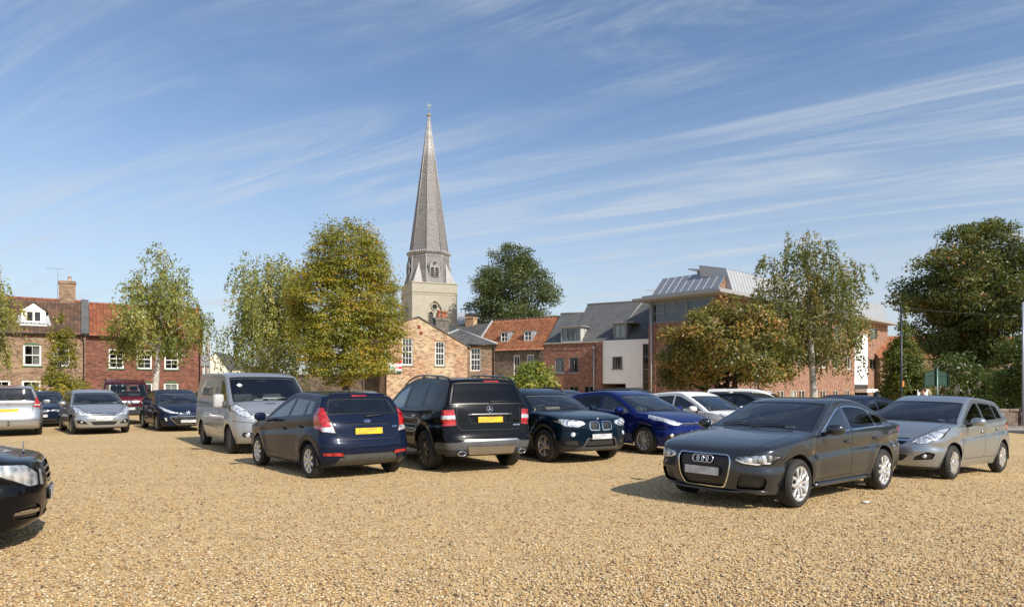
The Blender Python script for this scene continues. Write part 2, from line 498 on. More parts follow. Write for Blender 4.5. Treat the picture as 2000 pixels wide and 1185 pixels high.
# ------------------------------------------------------------------ building kit (local frame: x along the front, y away from it, z up)
def frame_root(name, O, d, label, cat, group=None):
    return empty(name, (O[0], O[1], 0), math.atan2(d[1], d[0]), label, cat, group)
def wall_panel(mb, x0, x1, z0, z1, holes=(), y=0.0, reveal=.11, mi=0, mi_rev=None, axis='x', flip=False):
    """wall in the plane y (axis x) or x (axis y), with rectangular openings and their reveals"""
    xs = sorted({x0, x1} | {min(max(h[k], x0), x1) for h in holes for k in (0, 1)})
    zs = sorted({z0, z1} | {min(max(h[k], z0), z1) for h in holes for k in (2, 3)})
    def P(x, z, dy=0.0):
        return (x, y+dy, z) if axis == 'x' else (y-dy if not flip else y+dy, x, z)
    def put(q, mi_): mb.poly(q if (axis == 'x') != flip else q[::-1], mi_) if axis == 'x' else mb.poly(q if not flip else q[::-1], mi_)
    for i in range(len(xs)-1):
        for j in range(len(zs)-1):
            cx, cz = (xs[i]+xs[i+1])/2, (zs[j]+zs[j+1])/2
            if any(h[0] < cx < h[1] and h[2] < cz < h[3] for h in holes): continue
            put([P(xs[i], zs[j]), P(xs[i+1], zs[j]), P(xs[i+1], zs[j+1]), P(xs[i], zs[j+1])], mi)
    mr = mi if mi_rev is None else mi_rev
    for (a, b, c, d) in [h[:4] for h in holes]:
        put([P(a, c), P(a, c, reveal), P(a, d, reveal), P(a, d)][::-1], mr)
        put([P(b, c), P(b, c, reveal), P(b, d, reveal), P(b, d)], mr)
        put([P(a, d), P(b, d), P(b, d, reveal), P(a, d, reveal)][::-1] if False else [P(a, d), P(a, d, reveal), P(b, d, reveal), P(b, d)], mr)
        put([P(a, c), P(b, c), P(b, c, reveal), P(a, c, reveal)], mr)
PANE = None
def pane_mat():
    m = bpy.data.materials.new('window_glass'); m.use_nodes = True
    nt = m.node_tree; nt.nodes.clear()
    out = nd(nt, 'OutputMaterial'); tr = nd(nt, 'BsdfTransparent', Color=(.72, .77, .77, 1)); gl = nd(nt, 'BsdfGlossy', Color=(1, 1, 1, 1), Roughness=.01)
    tc = nd(nt, 'TexCoord'); nz = nd(nt, 'TexNoise', Vector=tc.outputs['Object'], Scale=1.7, Detail=1.0)
    bp = nd(nt, 'Bump', Strength=.12, Distance=.04, Height=nz.outputs['Fac']); nt.links.new(bp.outputs[0], gl.inputs['Normal'])
    fr = nd(nt, 'Fresnel', IOR=1.55)
    mx = nd(nt, 'MixShader', i0=mth(nt, 'MINIMUM', mth(nt, 'MULTIPLY', fr.outputs[0], 2.0), 1.0), i1=tr.outputs[0], i2=gl.outputs[0])
    nt.links.new(mx.outputs[0], out.inputs[0]); return m
PANE = pane_mat()
WHITE = simple('white_gloss', (.80, .80, .77), .35, var=.04)
GREYF = simple('grey_frame', (.17, .19, .21), .4, var=.1)
CURTAIN = simple('curtain', (.62, .60, .54), .9, var=.12, vscale=20)
BLIND = simple('blind', (.72, .73, .72), .8, var=.05)
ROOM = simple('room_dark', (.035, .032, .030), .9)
STONE_SILL = simple('stone_sill', (.36, .34, .29), .8, var=.2)
GREEN = simple('green_paint', (.03, .13, .055), .5, var=.1)
BLACKM = simple('black_gutter', (.012, .012, .013), .4)
LEADM = simple('lead_sheet', (.26, .27, .285), .5, var=.25, vscale=3)
DARKWOOD = simple('dark_timber', (.03, .024, .018), .7)
def window(root, x0, x1, z0, z1, y=.09, cols=2, rows=2, fw=.07, bar=.025, mat=None, sill=None, curtain=None, sash=True, room=True, axis='x', name='window', flip=False):
    """window = frame with glazing bars; its panes, sill and curtains are its own pieces"""
    mat = mat or WHITE
    mb = MB()
    def bx(a, b, c, d, y0, y1, m=mb, mi=0):
        if axis == 'x': m.box((a, y+y0, c), (b, y+y1, d), mi)
        elif not flip: m.box((y-y1, a, c), (y-y0, b, d), mi)
        else: m.box((y+y0, a, c), (y+y1, b, d), mi)
    bx(x0, x0+fw, z0, z1, -.03, .05); bx(x1-fw, x1, z0, z1, -.03, .05)
    bx(x0+fw, x1-fw, z1-fw, z1, -.03, .05); bx(x0+fw, x1-fw, z0, z0+fw, -.03, .05)
    zm = (z0+z1)/2
    if sash: bx(x0+fw, x1-fw, zm-.03, zm+.03, -.02, .045)
    for k in range(1, cols):
        x = x0+fw + (x1-x0-2*fw)*k/cols
        if sash:
            bx(x-bar/2, x+bar/2, z0+fw, zm-.03, .0, .03); bx(x-bar/2, x+bar/2, zm+.03, z1-fw, .0, .03)
        else: bx(x-bar/2, x+bar/2, z0+fw, z1-fw, -.01, .035)
    for k in range(1, rows):
        z = z0+fw + (z1-z0-2*fw)*k/rows
        if sash and abs(z-zm) < .04: continue
        bx(x0+fw, x1-fw, z-bar/2, z+bar/2, .003, .027)
    o = mb.build(name, [mat], root)
    p = MB()
    def q(a, b, c, d, yy, m, mi=0):
        if axis == 'x': m.poly([(a, y+yy, c), (b, y+yy, c), (b, y+yy, d), (a, y+yy, d)], mi)
        elif not flip: m.poly([(y-yy, a, c), (y-yy, b, c), (y-yy, b, d), (y-yy, a, d)], mi)
        else: m.poly([(y+yy, b, c), (y+yy, a, c), (y+yy, a, d), (y+yy, b, d)], mi)
    q(x0+fw, x1-fw, z0+fw, z1-fw, .015, p); p.build('pane', [PANE], o)
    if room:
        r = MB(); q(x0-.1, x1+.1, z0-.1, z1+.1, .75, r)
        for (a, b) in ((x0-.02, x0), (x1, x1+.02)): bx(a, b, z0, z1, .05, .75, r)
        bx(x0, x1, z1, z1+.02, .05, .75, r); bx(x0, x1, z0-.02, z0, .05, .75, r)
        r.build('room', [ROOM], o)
    if curtain:
        c = MB(); mt = CURTAIN
        if curtain == 'sides':
            for a, b in ((x0+fw, x0+fw+(x1-x0)*.2), (x1-fw-(x1-x0)*.24, x1-fw)):
                n = 6
                for k in range(n):
                    u0 = a+(b-a)*k/n; u1 = a+(b-a)*(k+1)/n
                    q(u0, u1, z0, z1, .12+.03*(k % 2), c)
        elif curtain == 'blind': mt = BLIND; q(x0, x1, z0+(z1-z0)*.62, z1, .10, c)
        elif curtain == 'full': mt = BLIND; q(x0, x1, z0, z1, .10, c)
        elif curtain == 'right': q(x1-fw-(x1-x0)*.36, x1-fw, z0, z1, .12, c)
        c.build('curtain', [mt], o)
    if sill:
        s = MB(); bx(x0-.07, x1+.07, z0-.075, z0-.002, -.17, .0, s); s.build('sill', [sill], o)
    return o
def tiles(root, name, A, B, up, mat, wave=.24, amp=.028, row=.32, step=.022, length=None, sub=8, trim=None):
    """pantiled slope: eave from A to B, rising along up; a real corrugated, stepped surface"""
    A = Vector(A); B = Vector(B); up = Vector(up); L = (B-A).length; H = up.length
    ux = (B-A)/L; uu = up/H; nn = ux.cross(uu).normalized()
    nx = int(L/wave*sub); rows = max(1, int(round(H/row)))
    V = []; F = []; UV = []
    for r in range(rows):
        for e in (0, 1):
            h = H*(r + e*.995)/rows
            for i in range(nx+1):
                x = L*i/nx; ph = x/wave*2*PI
                w = amp*(math.sin(ph) + .35*math.sin(2*ph+.6))
                V.append(A + ux*x + uu*h + nn*(w + .035 + step*(1-e) + .006*math.sin(r*12.9+int(x/wave)*78.2)))
    mb = MB()
    W_ = nx+1
    for r in range(rows):
        b = 2*r*W_
        for i in range(nx): F.append([b+i, b+i+1, b+W_+i+1, b+W_+i])
        if r:
            c = (2*r-1)*W_
            for i in range(nx): F.append([c+i, c+i+1, b+i+1, b+i])
    mb.mesh(V, F, 0, True)
    k = 0; mb.uv = []
    for f in mb.f:
        r0 = min(f)//W_//2
        vv = (max(f)//W_//2 + .5)*row
        x = min(q % W_ for q in f)
        uvs = []
        for q in f: uvs.append((((q % W_))*L/nx + .001, vv))
        xm = (x+.5)*L/nx; cell = (math.floor(xm/wave)+.5)*wave
        mb.uv.append([(cell, vv + .05*(u[0]-cell)) for u in uvs])
    me_o = mb.build(name, [mat], root)
    return me_o
def ridge_tiles(root, A, B, mat, r=.12):
    A = Vector(A); B = Vector(B); mb = MB(); n = max(1, int((B-A).length/.42))
    for k in range(n):
        a = A + (B-A)*k/n; b = A + (B-A)*((k+.97)/n)
        mb.tube([a, b], [r, r*.94], 10, 0)
    return mb.build('ridge', [mat], root)
def gutter(root, A, B, mat=None, r=.06):
    mb = MB(); mb.tube([A, B], r, 8, 0); return mb.build('gutter', [mat or BLACKM], root)
def downpipe(root, pts, mat=None, r=.042):
    mb = MB(); mb.tube(pts, r, 8, 0); return mb.build('drainpipe', [mat or BLACKM], root)
def aerial(root, x, y, z0, h, heading=0.0):
    mb = MB(); mb.tube([(x, y, z0), (x, y, z0+h)], .018, 6)
    mb.tube([(x-.7, y, z0+h-.05), (x+.35, y, z0+h-.05)], .014, 6)
    for k in range(7): mb.tube([(x-.65+k*.15, y-.22, z0+h-.05), (x-.65+k*.15, y+.22, z0+h-.05)], .008, 4)
    return mb.build('aerial', [LEADM], root)
def chimney(root, x, y, z0, z1, wx, wy, mat, pots, potm, name='chimney'):
    mb = MB(); mb.box((x-wx/2, y-wy/2, z0), (x+wx/2, y+wy/2, z1-.22))
    mb.box((x-wx/2-.05, y-wy/2-.05, z1-.22), (x+wx/2+.05, y+wy/2+.05, z1-.08)); mb.box((x-wx/2-.02, y-wy/2-.02, z1-.08), (x+wx/2+.02, y+wy/2+.02, z1))
    o = mb.build(name, [mat], root)
    for (px, py, h) in pots:
        p = MB(); p.lathe([(.13, z1-.02), (.12, z1+h*.5), (.115, z1+h*.85), (.15, z1+h*.88), (.15, z1+h), (.10, z1+h), (.09, z1+h*.5)], 14, 0, Matrix.Translation((px, py, 0)))
        p.build('chimney_pot', [potm], o)
    return o
BR_BROWN = brick_mat('old_brown_brick', (.30, .165, .095), (.21, .105, .06), (.30, .25, .19), stain=(.12, .085, .06), stain_amt=.45, pale=(.36, .25, .16))
BR_RED = brick_mat('old_red_brick', (.235, .072, .04), (.165, .05, .03), (.18, .12, .09), stain=(.10, .05, .035), stain_amt=.4)
BR_GABLE = brick_mat('patched_pale_brick', (.45, .225, .115), (.36, .165, .08), (.50, .42, .31), stain=(.24, .15, .09), stain_amt=.4, pale=(.60, .50, .32))
BR_DARK = brick_mat('dark_stock_brick', (.15, .105, .075), (.10, .07, .05), (.17, .14, .11), stain=(.06, .05, .04), pale=(.24, .19, .13))
BR_MOD = brick_mat('modern_red_brick', (.265, .10, .062), (.21, .078, .05), (.28, .21, .17), stain=(.16, .075, .05), stain_amt=.3)
BR_ORANGE = brick_mat('modern_orange_brick', (.31, .135, .08), (.25, .105, .062), (.36, .27, .2), stain=(.22, .11, .07), stain_amt=.3)
BR_GREY = brick_mat('grey_stock_brick', (.20, .175, .135), (.15, .13, .10), (.24, .21, .17), stain=(.09, .08, .07))
T_BROWN = tile_mat('brown_pantile', (.085, .05, .036), (.125, .068, .046), (.19, .105, .07), moss=(.06, .055, .038), moss_amt=.5)
T_RED = tile_mat('red_pantile', (.19, .066, .036), (.265, .088, .043), (.32, .12, .058), moss=(.13, .055, .035), moss_amt=.45)
T_ORANGE = tile_mat('orange_pantile', (.30, .105, .052), (.40, .15, .07), (.46, .20, .10), moss=(.12, .085, .05), moss_amt=.5)
SLATE = slate_mat('slate', (.085, .088, .095), (.12, .12, .125))
SLATE_B = slate_mat('old_slate', (.065, .066, .066), (.10, .10, .095))
POT = simple('clay_pot', (.42, .13, .06), .8, var=.2)
POT_PALE = simple('pale_pot', (.50, .36, .28), .8, var=.2)
RENDER_W = simple('white_render', (.84, .84, .81), .85, var=.05, vscale=.8)
RENDER_C = simple('cream_render', (.78, .72, .60), .85, var=.04)
ZINC = simple('zinc_sheet', (.46, .47, .48), .42, metal=.25, var=.06, vscale=1.5)
ZINC_D = simple('zinc_panel', (.30, .32, .36), .30, metal=.5, var=.06, vscale=1.5)
ZINC_S = simple('zinc_seam', (.60, .61, .61), .4, metal=.25)
SOFFIT = simple('soffit_grey', (.33, .33, .32), .6)
STEEL = simple('galvanised', (.48, .49, .50), .45, metal=.5, var=.1)
# ------------------------------------------------------------------ terrace on the left
def terrace():
    d = (.8455, .534); O = (-31.3, 50.07)
    # ---- brown brick house with the dormer
    r = frame_root('brick_house', O, d, 'brown brick terraced house with a white gabled dormer in its dark tiled roof', 'house', 'old brick houses')
    up = [(-3.72, -2.66, 3.11, 4.62), (-1.99, -.95, 3.08, 4.60)]
    gr = [(-5.45, -4.45, 1.0, 2.08), (-3.80, -2.70, .95, 2.08), (-2.02, -.95, .0, 2.05)]
    up_hidden = [(-6.9, -5.9, 3.1, 4.62)]
    mb = MB(); wall_panel(mb, -11.5, 0, -.3, 5.45, up + gr + up_hidden)
    mb.box((-11.5, 0.001, 5.28), (0, .3, 5.45)); mb.poly([(0, 0, -.3), (0, 7, -.3), (0, 7, 5.45), (0, 2.6, 8.05), (0, 0, 5.45)])
    mb.poly([(-11.5, 0, -.3), (-11.5, 0, 5.45), (-11.5, 2.6, 8.05), (-11.5, 7, 5.45), (-11.5, 7, -.3)]); mb.poly([(0, 7, -.3), (-11.5, 7, -.3), (-11.5, 7, 5.45), (0, 7, 5.45)])
    # string course and flat arches
    for z, h, o in ((2.62, .075, .03), (2.36, .16, .022)): mb.box((-11.5, -o, z), (-.0, -.001, z+h))
    mb.build('wall', [BR_BROWN], r)
    for k, (a, b, c, e) in enumerate(up + up_hidden):
        w = window(r, a, b, c, e, cols=2, rows=2, fw=.11, sill=GREEN, curtain='right' if k == 0 else 'sides')
        g = MB(); n = 8
        pts = [(a+(b-a)*i/n, -.012, e + .10*math.sin(PI*i/n)) for i in range(n+1)]
        g.poly([(a, -.012, e-.02), (b, -.012, e-.02)] + pts[::-1]); g.build('window_head', [GREEN], w)
    for (a, b, c, e) in gr[:2]: window(r, a, b, c, e, cols=2, rows=1, fw=.12, sash=False, sill=WHITE)
    a, b, c, e = gr[2]
    dm = MB(); dm.box((a, .02, c), (a+.10, .10, e)); dm.box((b-.10, .02, c), (b, .10, e)); dm.box((a+.1, .02, e-.1), (b-.1, .10, e)); dm.box((a+.1, .05, c), (b-.1, .09, e-.1), 0)
    for z0 in (.2, 1.05): dm.box((a+.2, .035, z0), (b-.2, .05, z0+.75))
    dr = dm.build('door', [WHITE], r); hm = MB(); hm.rbox((a+.16, -.0, .98), (a+.20, .035, 1.08), .008); hm.build('door_handle', [STEEL], dr)
    tiles(r, 'roof', (-11.5, -.18, 5.36), (-.22, -.18, 5.36), (0, 2.78, 2.70), T_BROWN)
    mb = MB(); mb.poly([(-11.5, 2.6, 8.08), (-.2, 2.6, 8.08), (-.2, 7.2, 5.4), (-11.5, 7.2, 5.4)][::-1]); mb.build('roof_back', [T_BROWN], r)
    ridge_tiles(r, (-11.5, 2.62, 8.12), (-.2, 2.62, 8.12), T_RED)
    gutter(r, (-11.5, -.24, 5.36), (-.05, -.24, 5.36)); downpipe(r, [(-.35, -.2, 5.32), (-.12, -.12, 5.0), (-.1, -.08, 4.8), (-.1, -.08, 0)])
    # slate-hung parapet between the two roofs
    mb = MB(); M = Matrix.Translation((-.02, -.22, 5.42)) @ Matrix.Rotation(math.atan2(2.70, 2.78), 4, 'X')
    mb.box((-.24, 0, -.1), (.24, 3.95, .16), 0, M); mb.build('parapet', [SLATE], r)
    # dormer
    x0, x1, zb, ze, zp, yf = -3.86, -2.42, 6.15, 7.08, 7.62, .62
    dm = MB(); xm = (x0+x1)/2
    wall_panel(dm, x0, x1, zb, ze, [(x0+.26, x1-.26, zb+.12, ze-.03)], y=yf, reveal=.06)
    dm.poly([(x0, yf, ze), (x1, yf, ze), (xm, yf, zp)])
    yb = lambda z: -.18 + (z-5.36)*2.78/2.70 + .1
    dm.poly([(x0, yf, zb), (x0, yf, ze), (x0, yb(ze), ze), (x0, yb(zb), zb)]); dm.poly([(x1, yf, zb), (x1, yb(zb), zb), (x1, yb(ze), ze), (x1, yf, ze)])
    do = dm.build('dormer', [WHITE], r)
    rm = MB()
    for sg, xe in ((-1, x0-.10), (1, x1+.10)):
        rm.poly([(xe, yf-.10, ze-.04), (xm, yf-.10, zp+.06), (xm, yb(zp), zp+.06), (xe, yb(ze), ze-.04)][::sg])
        rm.box((xe-.02 if sg < 0 else xe-.0, yf-.12, ze-.10), (xe if sg < 0 else xe+.02, yb(ze), ze-.03))
    rm.build('dormer_roof', [T_BROWN], do)
    lm = MB()
    for sg, xe in ((-1, x0), (1, x1)): lm.poly([(xe, yf-.03, zb+.6), (xe+sg*.02, yf-.03, zb-.15), (xe+sg*.34, yf-.25, zb-.12), (xe+sg*.16, yf+.25, zb+.62)][::-sg])
    lm.box((x0-.1, yf-.36, zb-.20), (x1+.1, yf-.02, zb-.05)); lm.build('lead_flashing', [simple('pale_lead', (.55, .58, .58), .6, var=.15)], do)
    window(do, x0+.26, x1-.26, zb+.12, ze-.03, y=yf+.03, cols=2, rows=1, fw=.07, bar=.12, sash=False)
    chimney(r, -1.15, 2.75, 7.3, 9.62, 1.05, .62, BR_BROWN, [(-1.0, 2.75, .36)], POT_PALE)
    aerial(r, -1.75, 2.65, 8.0, 2.55)
    # ---- red brick house
    r = frame_root('brick_house', O, d, 'deep red brick terraced house with orange pantiles behind the white trunked birch', 'house', 'old brick houses')
    up = [(1.47, 2.47, 3.0, 4.47), (3.31, 4.33, 2.99, 4.47), (5.19, 6.18, 2.98, 4.42)]
    gr = [(5.15, 6.18, .84, 1.93), (3.45, 4.40, .84, 1.93), (1.5, 2.45, .84, 1.93)]
    mb = MB(); wall_panel(mb, .004, 7.9, -.3, 5.45, up + gr)
    mb.poly([(7.9, 0, -.3), (7.9, 7, -.3), (7.9, 7, 5.45), (7.9, 2.6, 7.95), (7.9, 0, 5.45)]); mb.poly([(7.9, 7, -.3), (.004, 7, -.3), (.004, 7, 5.45), (7.9, 7, 5.45)])
    mb.box((.004, -.025, 2.50), (7.9, -.001, 2.58))
    mb.build('wall', [BR_RED], r)
    for k, (a, b, c, e) in enumerate(up): window(r, a, b, c, e, cols=2, rows=4, fw=.10, sill=GREEN)
    for k, (a, b, c, e) in enumerate(gr):
        w = window(r, a, b, c, e, cols=2, rows=1, fw=.12, sash=False, sill=WHITE, curtain='full' if k == 0 else None)
        g = MB(); n = 8; g.poly([(a, -.012, e-.02), (b, -.012, e-.02)] + [(a+(b-a)*i/n, -.012, e + .12*math.sin(PI*i/n)) for i in range(n+1)][::-1]); g.build('window_head', [GREEN], w)
    tiles(r, 'roof', (.24, -.18, 5.34), (7.98, -.18, 5.34), (0, 2.78, 2.62), T_RED)
    mb = MB(); mb.poly([(.2, 2.6, 7.98), (7.95, 2.6, 7.98), (7.95, 7.2, 5.4), (.2, 7.2, 5.4)][::-1]); mb.build('roof_back', [T_RED], r)
    ridge_tiles(r, (.25, 2.62, 8.02), (7.98, 2.62, 8.02), T_RED); gutter(r, (.1, -.24, 5.33), (7.95, -.24, 5.33))
    downpipe(r, [(7.6, -.2, 5.3), (7.68, -.08, 5.0), (7.68, -.08, 0)])
terrace()
def far_white_house():
    r = frame_root('rendered_house', (-33.2, 75), (1, .15), 'far cream rendered house with a steep gable beyond the brick terrace', 'house')
    mb = MB()
    mb.poly([(0, 0, -.3), (2.1, 0, -.3), (2.1, 0, 3.2), (.55, 0, 5.45), (-.6, 0, 4.2), (-.6, 0, -.3)])
    mb.poly([(2.1, 0, -.3), (2.1, 7, -.3), (2.1, 7, 3.2), (2.1, 0, 3.2)]); mb.box((2.1, 1.0, -.3), (3.05, 6, 3.55))
    mb.build('wall', [RENDER_C], r)
    mb = MB(); mb.poly([(.55, -.1, 5.5), (2.2, -.1, 3.15), (2.2, 7, 3.15), (.55, 7, 5.5)]); mb.poly([(.55, -.1, 5.5), (.55, 7, 5.5), (-1.0, 7, 3.8), (-1.0, -.1, 3.8)])
    mb.poly([(1.0, .9, 3.55), (3.2, .9, 3.5), (2.5, 3.2, 5.0), (1.2, 3.2, 5.0)]); mb.poly([(3.2, .9, 3.5), (3.2, 6, 3.5), (2.5, 3.2, 5.0)])
    mb.build('roof', [SLATE_B], r)
far_white_house()
def far_right_house():
    r = frame_root('brick_house', (41.0, 76.0), (1, .05), 'orange roofed house glimpsed between the conical tree and the huge dark tree', 'house')
    ws = [(2.0+k*4.2, 3.1+k*4.2, 2.6, 4.0) for k in range(5)]
    mb = MB(); wall_panel(mb, 0, 24, -1, 4.9, ws); mb.poly([(0, 0, -1), (0, 0, 4.9), (0, 4, 7.6), (0, 8, 4.9), (0, 8, -1)]); mb.build('wall', [BR_BROWN], r)
    for w in ws: window(r, *w, cols=2, rows=2, fw=.1)
    tiles(r, 'roof', (-.2, -.2, 4.8), (24.2, -.2, 4.8), (0, 4.2, 2.8), T_ORANGE, wave=.3, row=.36, sub=6)
far_right_house()
# ------------------------------------------------------------------ gabled brick building, hipped wing behind it
def gable_building():
    d = (.92, .39); O = (-8.09, 44.0)
    r = frame_root('gabled_house', O, d, 'pale patched brick gable wall with two tall white sash windows', 'house')
    H_ = [(1.01, 1.74, 3.03, 4.77), (3.26, 3.92, 3.02, 4.65)]
    mb = MB(); wall_panel(mb, 0, 5.5, -.3, 4.40, [(a, b, c, min(e, 4.4)) for a, b, c, e in H_])
    # upper part of the gable, split around the window heads
    def roofz(x): return 5.55 + (6.22-5.55)*x/2.1 if x < 2.1 else 6.22 - (6.22-4.40)*(x-2.1)/3.4
    xs = sorted([0, 1.01, 1.74, 2.1, 3.26, 3.92, 5.5])
    for a, b in zip(xs[:-1], xs[1:]):
        z0 = 4.40
        for h in H_:
            if abs(h[0]-a) < .01: z0 = h[3]
        mb.poly([(a, 0, z0), (b, 0, z0), (b, 0, roofz(b)), (a, 0, roofz(a))] if roofz(b) > z0+.01 else [(a, 0, z0), (b, 0, z0), (a, 0, roofz(a))])
    for a, b, c, e in H_:
        for xx, sgn in ((a, 1), (b, -1)): mb.poly([(xx, 0, 4.4), (xx, .11, 4.4), (xx, .11, e), (xx, 0, e)][::-sgn])
        mb.poly([(a, 0, e), (a, .11, e), (b, .11, e), (b, 0, e)])
    mb.poly([(0, 0, -.3), (0, 0, 5.55), (0, 10, 5.55), (0, 10, -.3)]); mb.poly([(5.5, 0, -.3), (5.5, 10, -.3), (5.5, 10, 4.4), (5.5, 0, 4.4)])
    mb.poly([(0, 10, -.3), (0, 10, 5.55), (2.1, 10, 6.22), (5.5, 10, 4.4), (5.5, 10, -.3)])
    mb.build('wall', [BR_GABLE], r)
    rm = MB()
    for (xa, za), (xb, zb) in (((-.2, 5.50), (2.1, 6.25)), ((2.1, 6.25), (5.72, 4.32))):
        rm.poly([(xa, -.08, za), (xb, -.08, zb), (xb, 10.1, zb), (xa, 10.1, za)]); rm.poly([(xa, -.08, za-.07), (xb, -.08, zb-.07), (xb, -.08, zb), (xa, -.08, za)])
        rm.poly([(xa, 0.0, za-.07), (xa, -.08, za-.07), (xb, -.08, zb-.07), (xb, 0, zb-.07)][::-1])
    rm.build('roof', [SLATE_B], r)
    window(r, *H_[0], cols=3, rows=4, fw=.07, sill=STONE_SILL, curtain='blind'); window(r, *H_[1], cols=3, rows=4, fw=.07, sill=STONE_SILL)
    tp = simple('tie_plate', (.24, .03, .02), .7)
    for (x, z) in ((2.15, 5.55), (2.28, 5.15)):
        pm = MB(); pm.rbox((x-.10, -.04, z-.10), (x+.10, .0, z+.10), .01); pm.build('tie_plate', [tp], r)
    downpipe(r, [(-.08, -.07, 5.4), (-.08, -.07, 0)])
    lm = MB(); lm.lathe([(.0005, -.06), (.09, -.05), (.12, .03), (.08, .10), (.0005, .12)], 12, 0, Matrix.Translation((2.75, -.18, 2.32))); lm.tube([(2.75, 0, 2.35), (2.75, -.18, 2.35)], .02, 6)
    lm.build('wall_lamp', [WHITE], r)
    chimney(r, 5.0, 4.4, 4.2, 6.66, .98, .72, BR_GREY, [(4.85, 4.4, .55), (5.08, 4.2, .46), (5.33, 4.4, .46)], POT)
    # agent's board
    s = empty('sale_board', (0, 0, 0), 0, "red, white and dark green estate agent's board fixed to the pale brick gable", 'sign')
    s.location = r.matrix_basis @ Vector((.03, -.10, 0)) if False else (O[0] + d[0]*.05 + d[1]*.10, O[1] + d[1]*.05 - d[0]*.10, 0); s.rotation_euler = r.rotation_euler
    b = MB(); b.box((0, 0, 2.50), (.92, .03, 3.13)); bo = b.build('board', [WHITE], s)
    RED = simple('sign_red', (.62, .02, .05), .4); DG = simple('sign_green', (.02, .06, .05), .4); TEALP = simple('sign_teal', (.22, .62, .52), .4)
    b = MB(); b.box((.0, -.004, 2.50), (.92, -.001, 2.64)); b.build('foot_band', [DG], s)
    b = MB(); b.poly([(.22, -.002, 3.131), (.92, -.002, 3.131), (.92, -.002, 3.33), (.58, -.002, 3.33)]); b.poly([(.22, .03, 3.131), (.58, .03, 3.33), (.92, .03, 3.33), (.92, .03, 3.131)])
    b.poly([(.22, -.002, 3.131), (.58, -.002, 3.33), (.58, .03, 3.33), (.22, .03, 3.131)]); b.box((.50, -.004, 2.77), (.92, -.001, 2.93)); b.build('red_panel', [RED], s)
    b = MB(); b.box((.10, -.004, 2.79), (.46, -.001, 2.92)); b.build('name_panel', [TEALP], s)
    b = MB()
    for k in range(9): b.box((.10+k*.055, -.008, 2.555), (.135+k*.055, -.0045, 2.59))
    for k in range(3): b.box((.56+k*.06, -.008, 2.81), (.60+k*.06, -.0045, 2.88))
    b.build('lettering', [WHITE], s)
    # ---- hipped wing
    O2 = (-3.45, 46.7)
    r = frame_root('hipped_house', O2, (.9987, .05), 'small brick wing with a hipped slate roof and one tall sash window', 'house')
    w = (.60, 1.32, 2.70, 4.27)
    mb = MB(); wall_panel(mb, -.6, 2.25, -.3, 4.55, [w], mi=0); mb.poly([(2.25, 0, -.3), (2.25, 8, -.3), (2.25, 8, 4.55), (2.25, 0, 4.55)], 0)
    mb.build('wall', [BR_DARK if False else brick_mat('mixed_brick', (.36, .18, .10), (.22, .13, .085), (.36, .29, .21), stain=(.10, .08, .06), stain_amt=.7, pale=(.30, .24, .17))], r)
    window(r, *w, cols=3, rows=4, fw=.07)
    pk = (-.25, 2.2, 5.72); pb = (-.6, 6.5, 5.72)
    rm = MB(); rm.poly([(-2.6, -.18, 4.52), (2.43, -.18, 4.52), pk]); rm.poly([(2.43, -.18, 4.52), (2.43, 8.2, 4.52), pb, pk]); rm.poly([(-2.6, -.18, 4.52), pk, pb, (-2.6, 8.2, 4.52)])
    rm.box((-2.6, -.18, 4.44), (2.43, 8.2, 4.518)); rm.build('roof', [SLATE_B], r)
    h = MB(); h.tube([pk, (2.43, -.18, 4.55)], .07, 6); h.tube([pk, (-2.6, -.18, 4.55)], .07, 6); h.build('hip_lead', [simple('lead_hip', (.42, .43, .44), .5)], r)
    gutter(r, (-.5, -.22, 4.47), (2.45, -.22, 4.47)); downpipe(r, [(2.18, -.2, 4.42), (2.18, -.07, 4.2), (2.18, -.07, 0)])
    # ---- long old slate roof with two stacks
    r = frame_root('slate_roofed_house', (-3.80, 68.35), (.8486, -.529), 'old house under a dark slate roof with one brick chimney, left of the orange roof', 'house')
    mb = MB(); mb.box((-11, 0, -.3), (-.10, 7, 5.2)); mb.build('wall', [BR_DARK], r)
    rm = MB(); rm.poly([(-11.2, -.2, 5.1), (-.12, -.2, 5.1), (-.12, 3.5, 8.35), (-11.2, 3.5, 8.0)]); rm.poly([(-11.2, 3.5, 8.0), (-.12, 3.5, 8.35), (-.12, 7.2, 5.1), (-11.2, 7.2, 5.1)])
    rm.build('roof', [SLATE_B], r)
    chimney(r, -2.9, 3.6, 7.6, 9.15, 1.05, .7, BR_GABLE, [], POT)
    lm = MB(); lm.poly([(-3.6, 3.3, 9.15), (-2.2, 3.3, 9.15), (-2.5, 3.9, 9.5), (-3.9, 3.9, 9.45)]); lm.box((-3.62, 3.26, 9.155), (-2.2, 3.9, 9.22)); lm.build('cowl', [BLACKM], r)
gable_building()
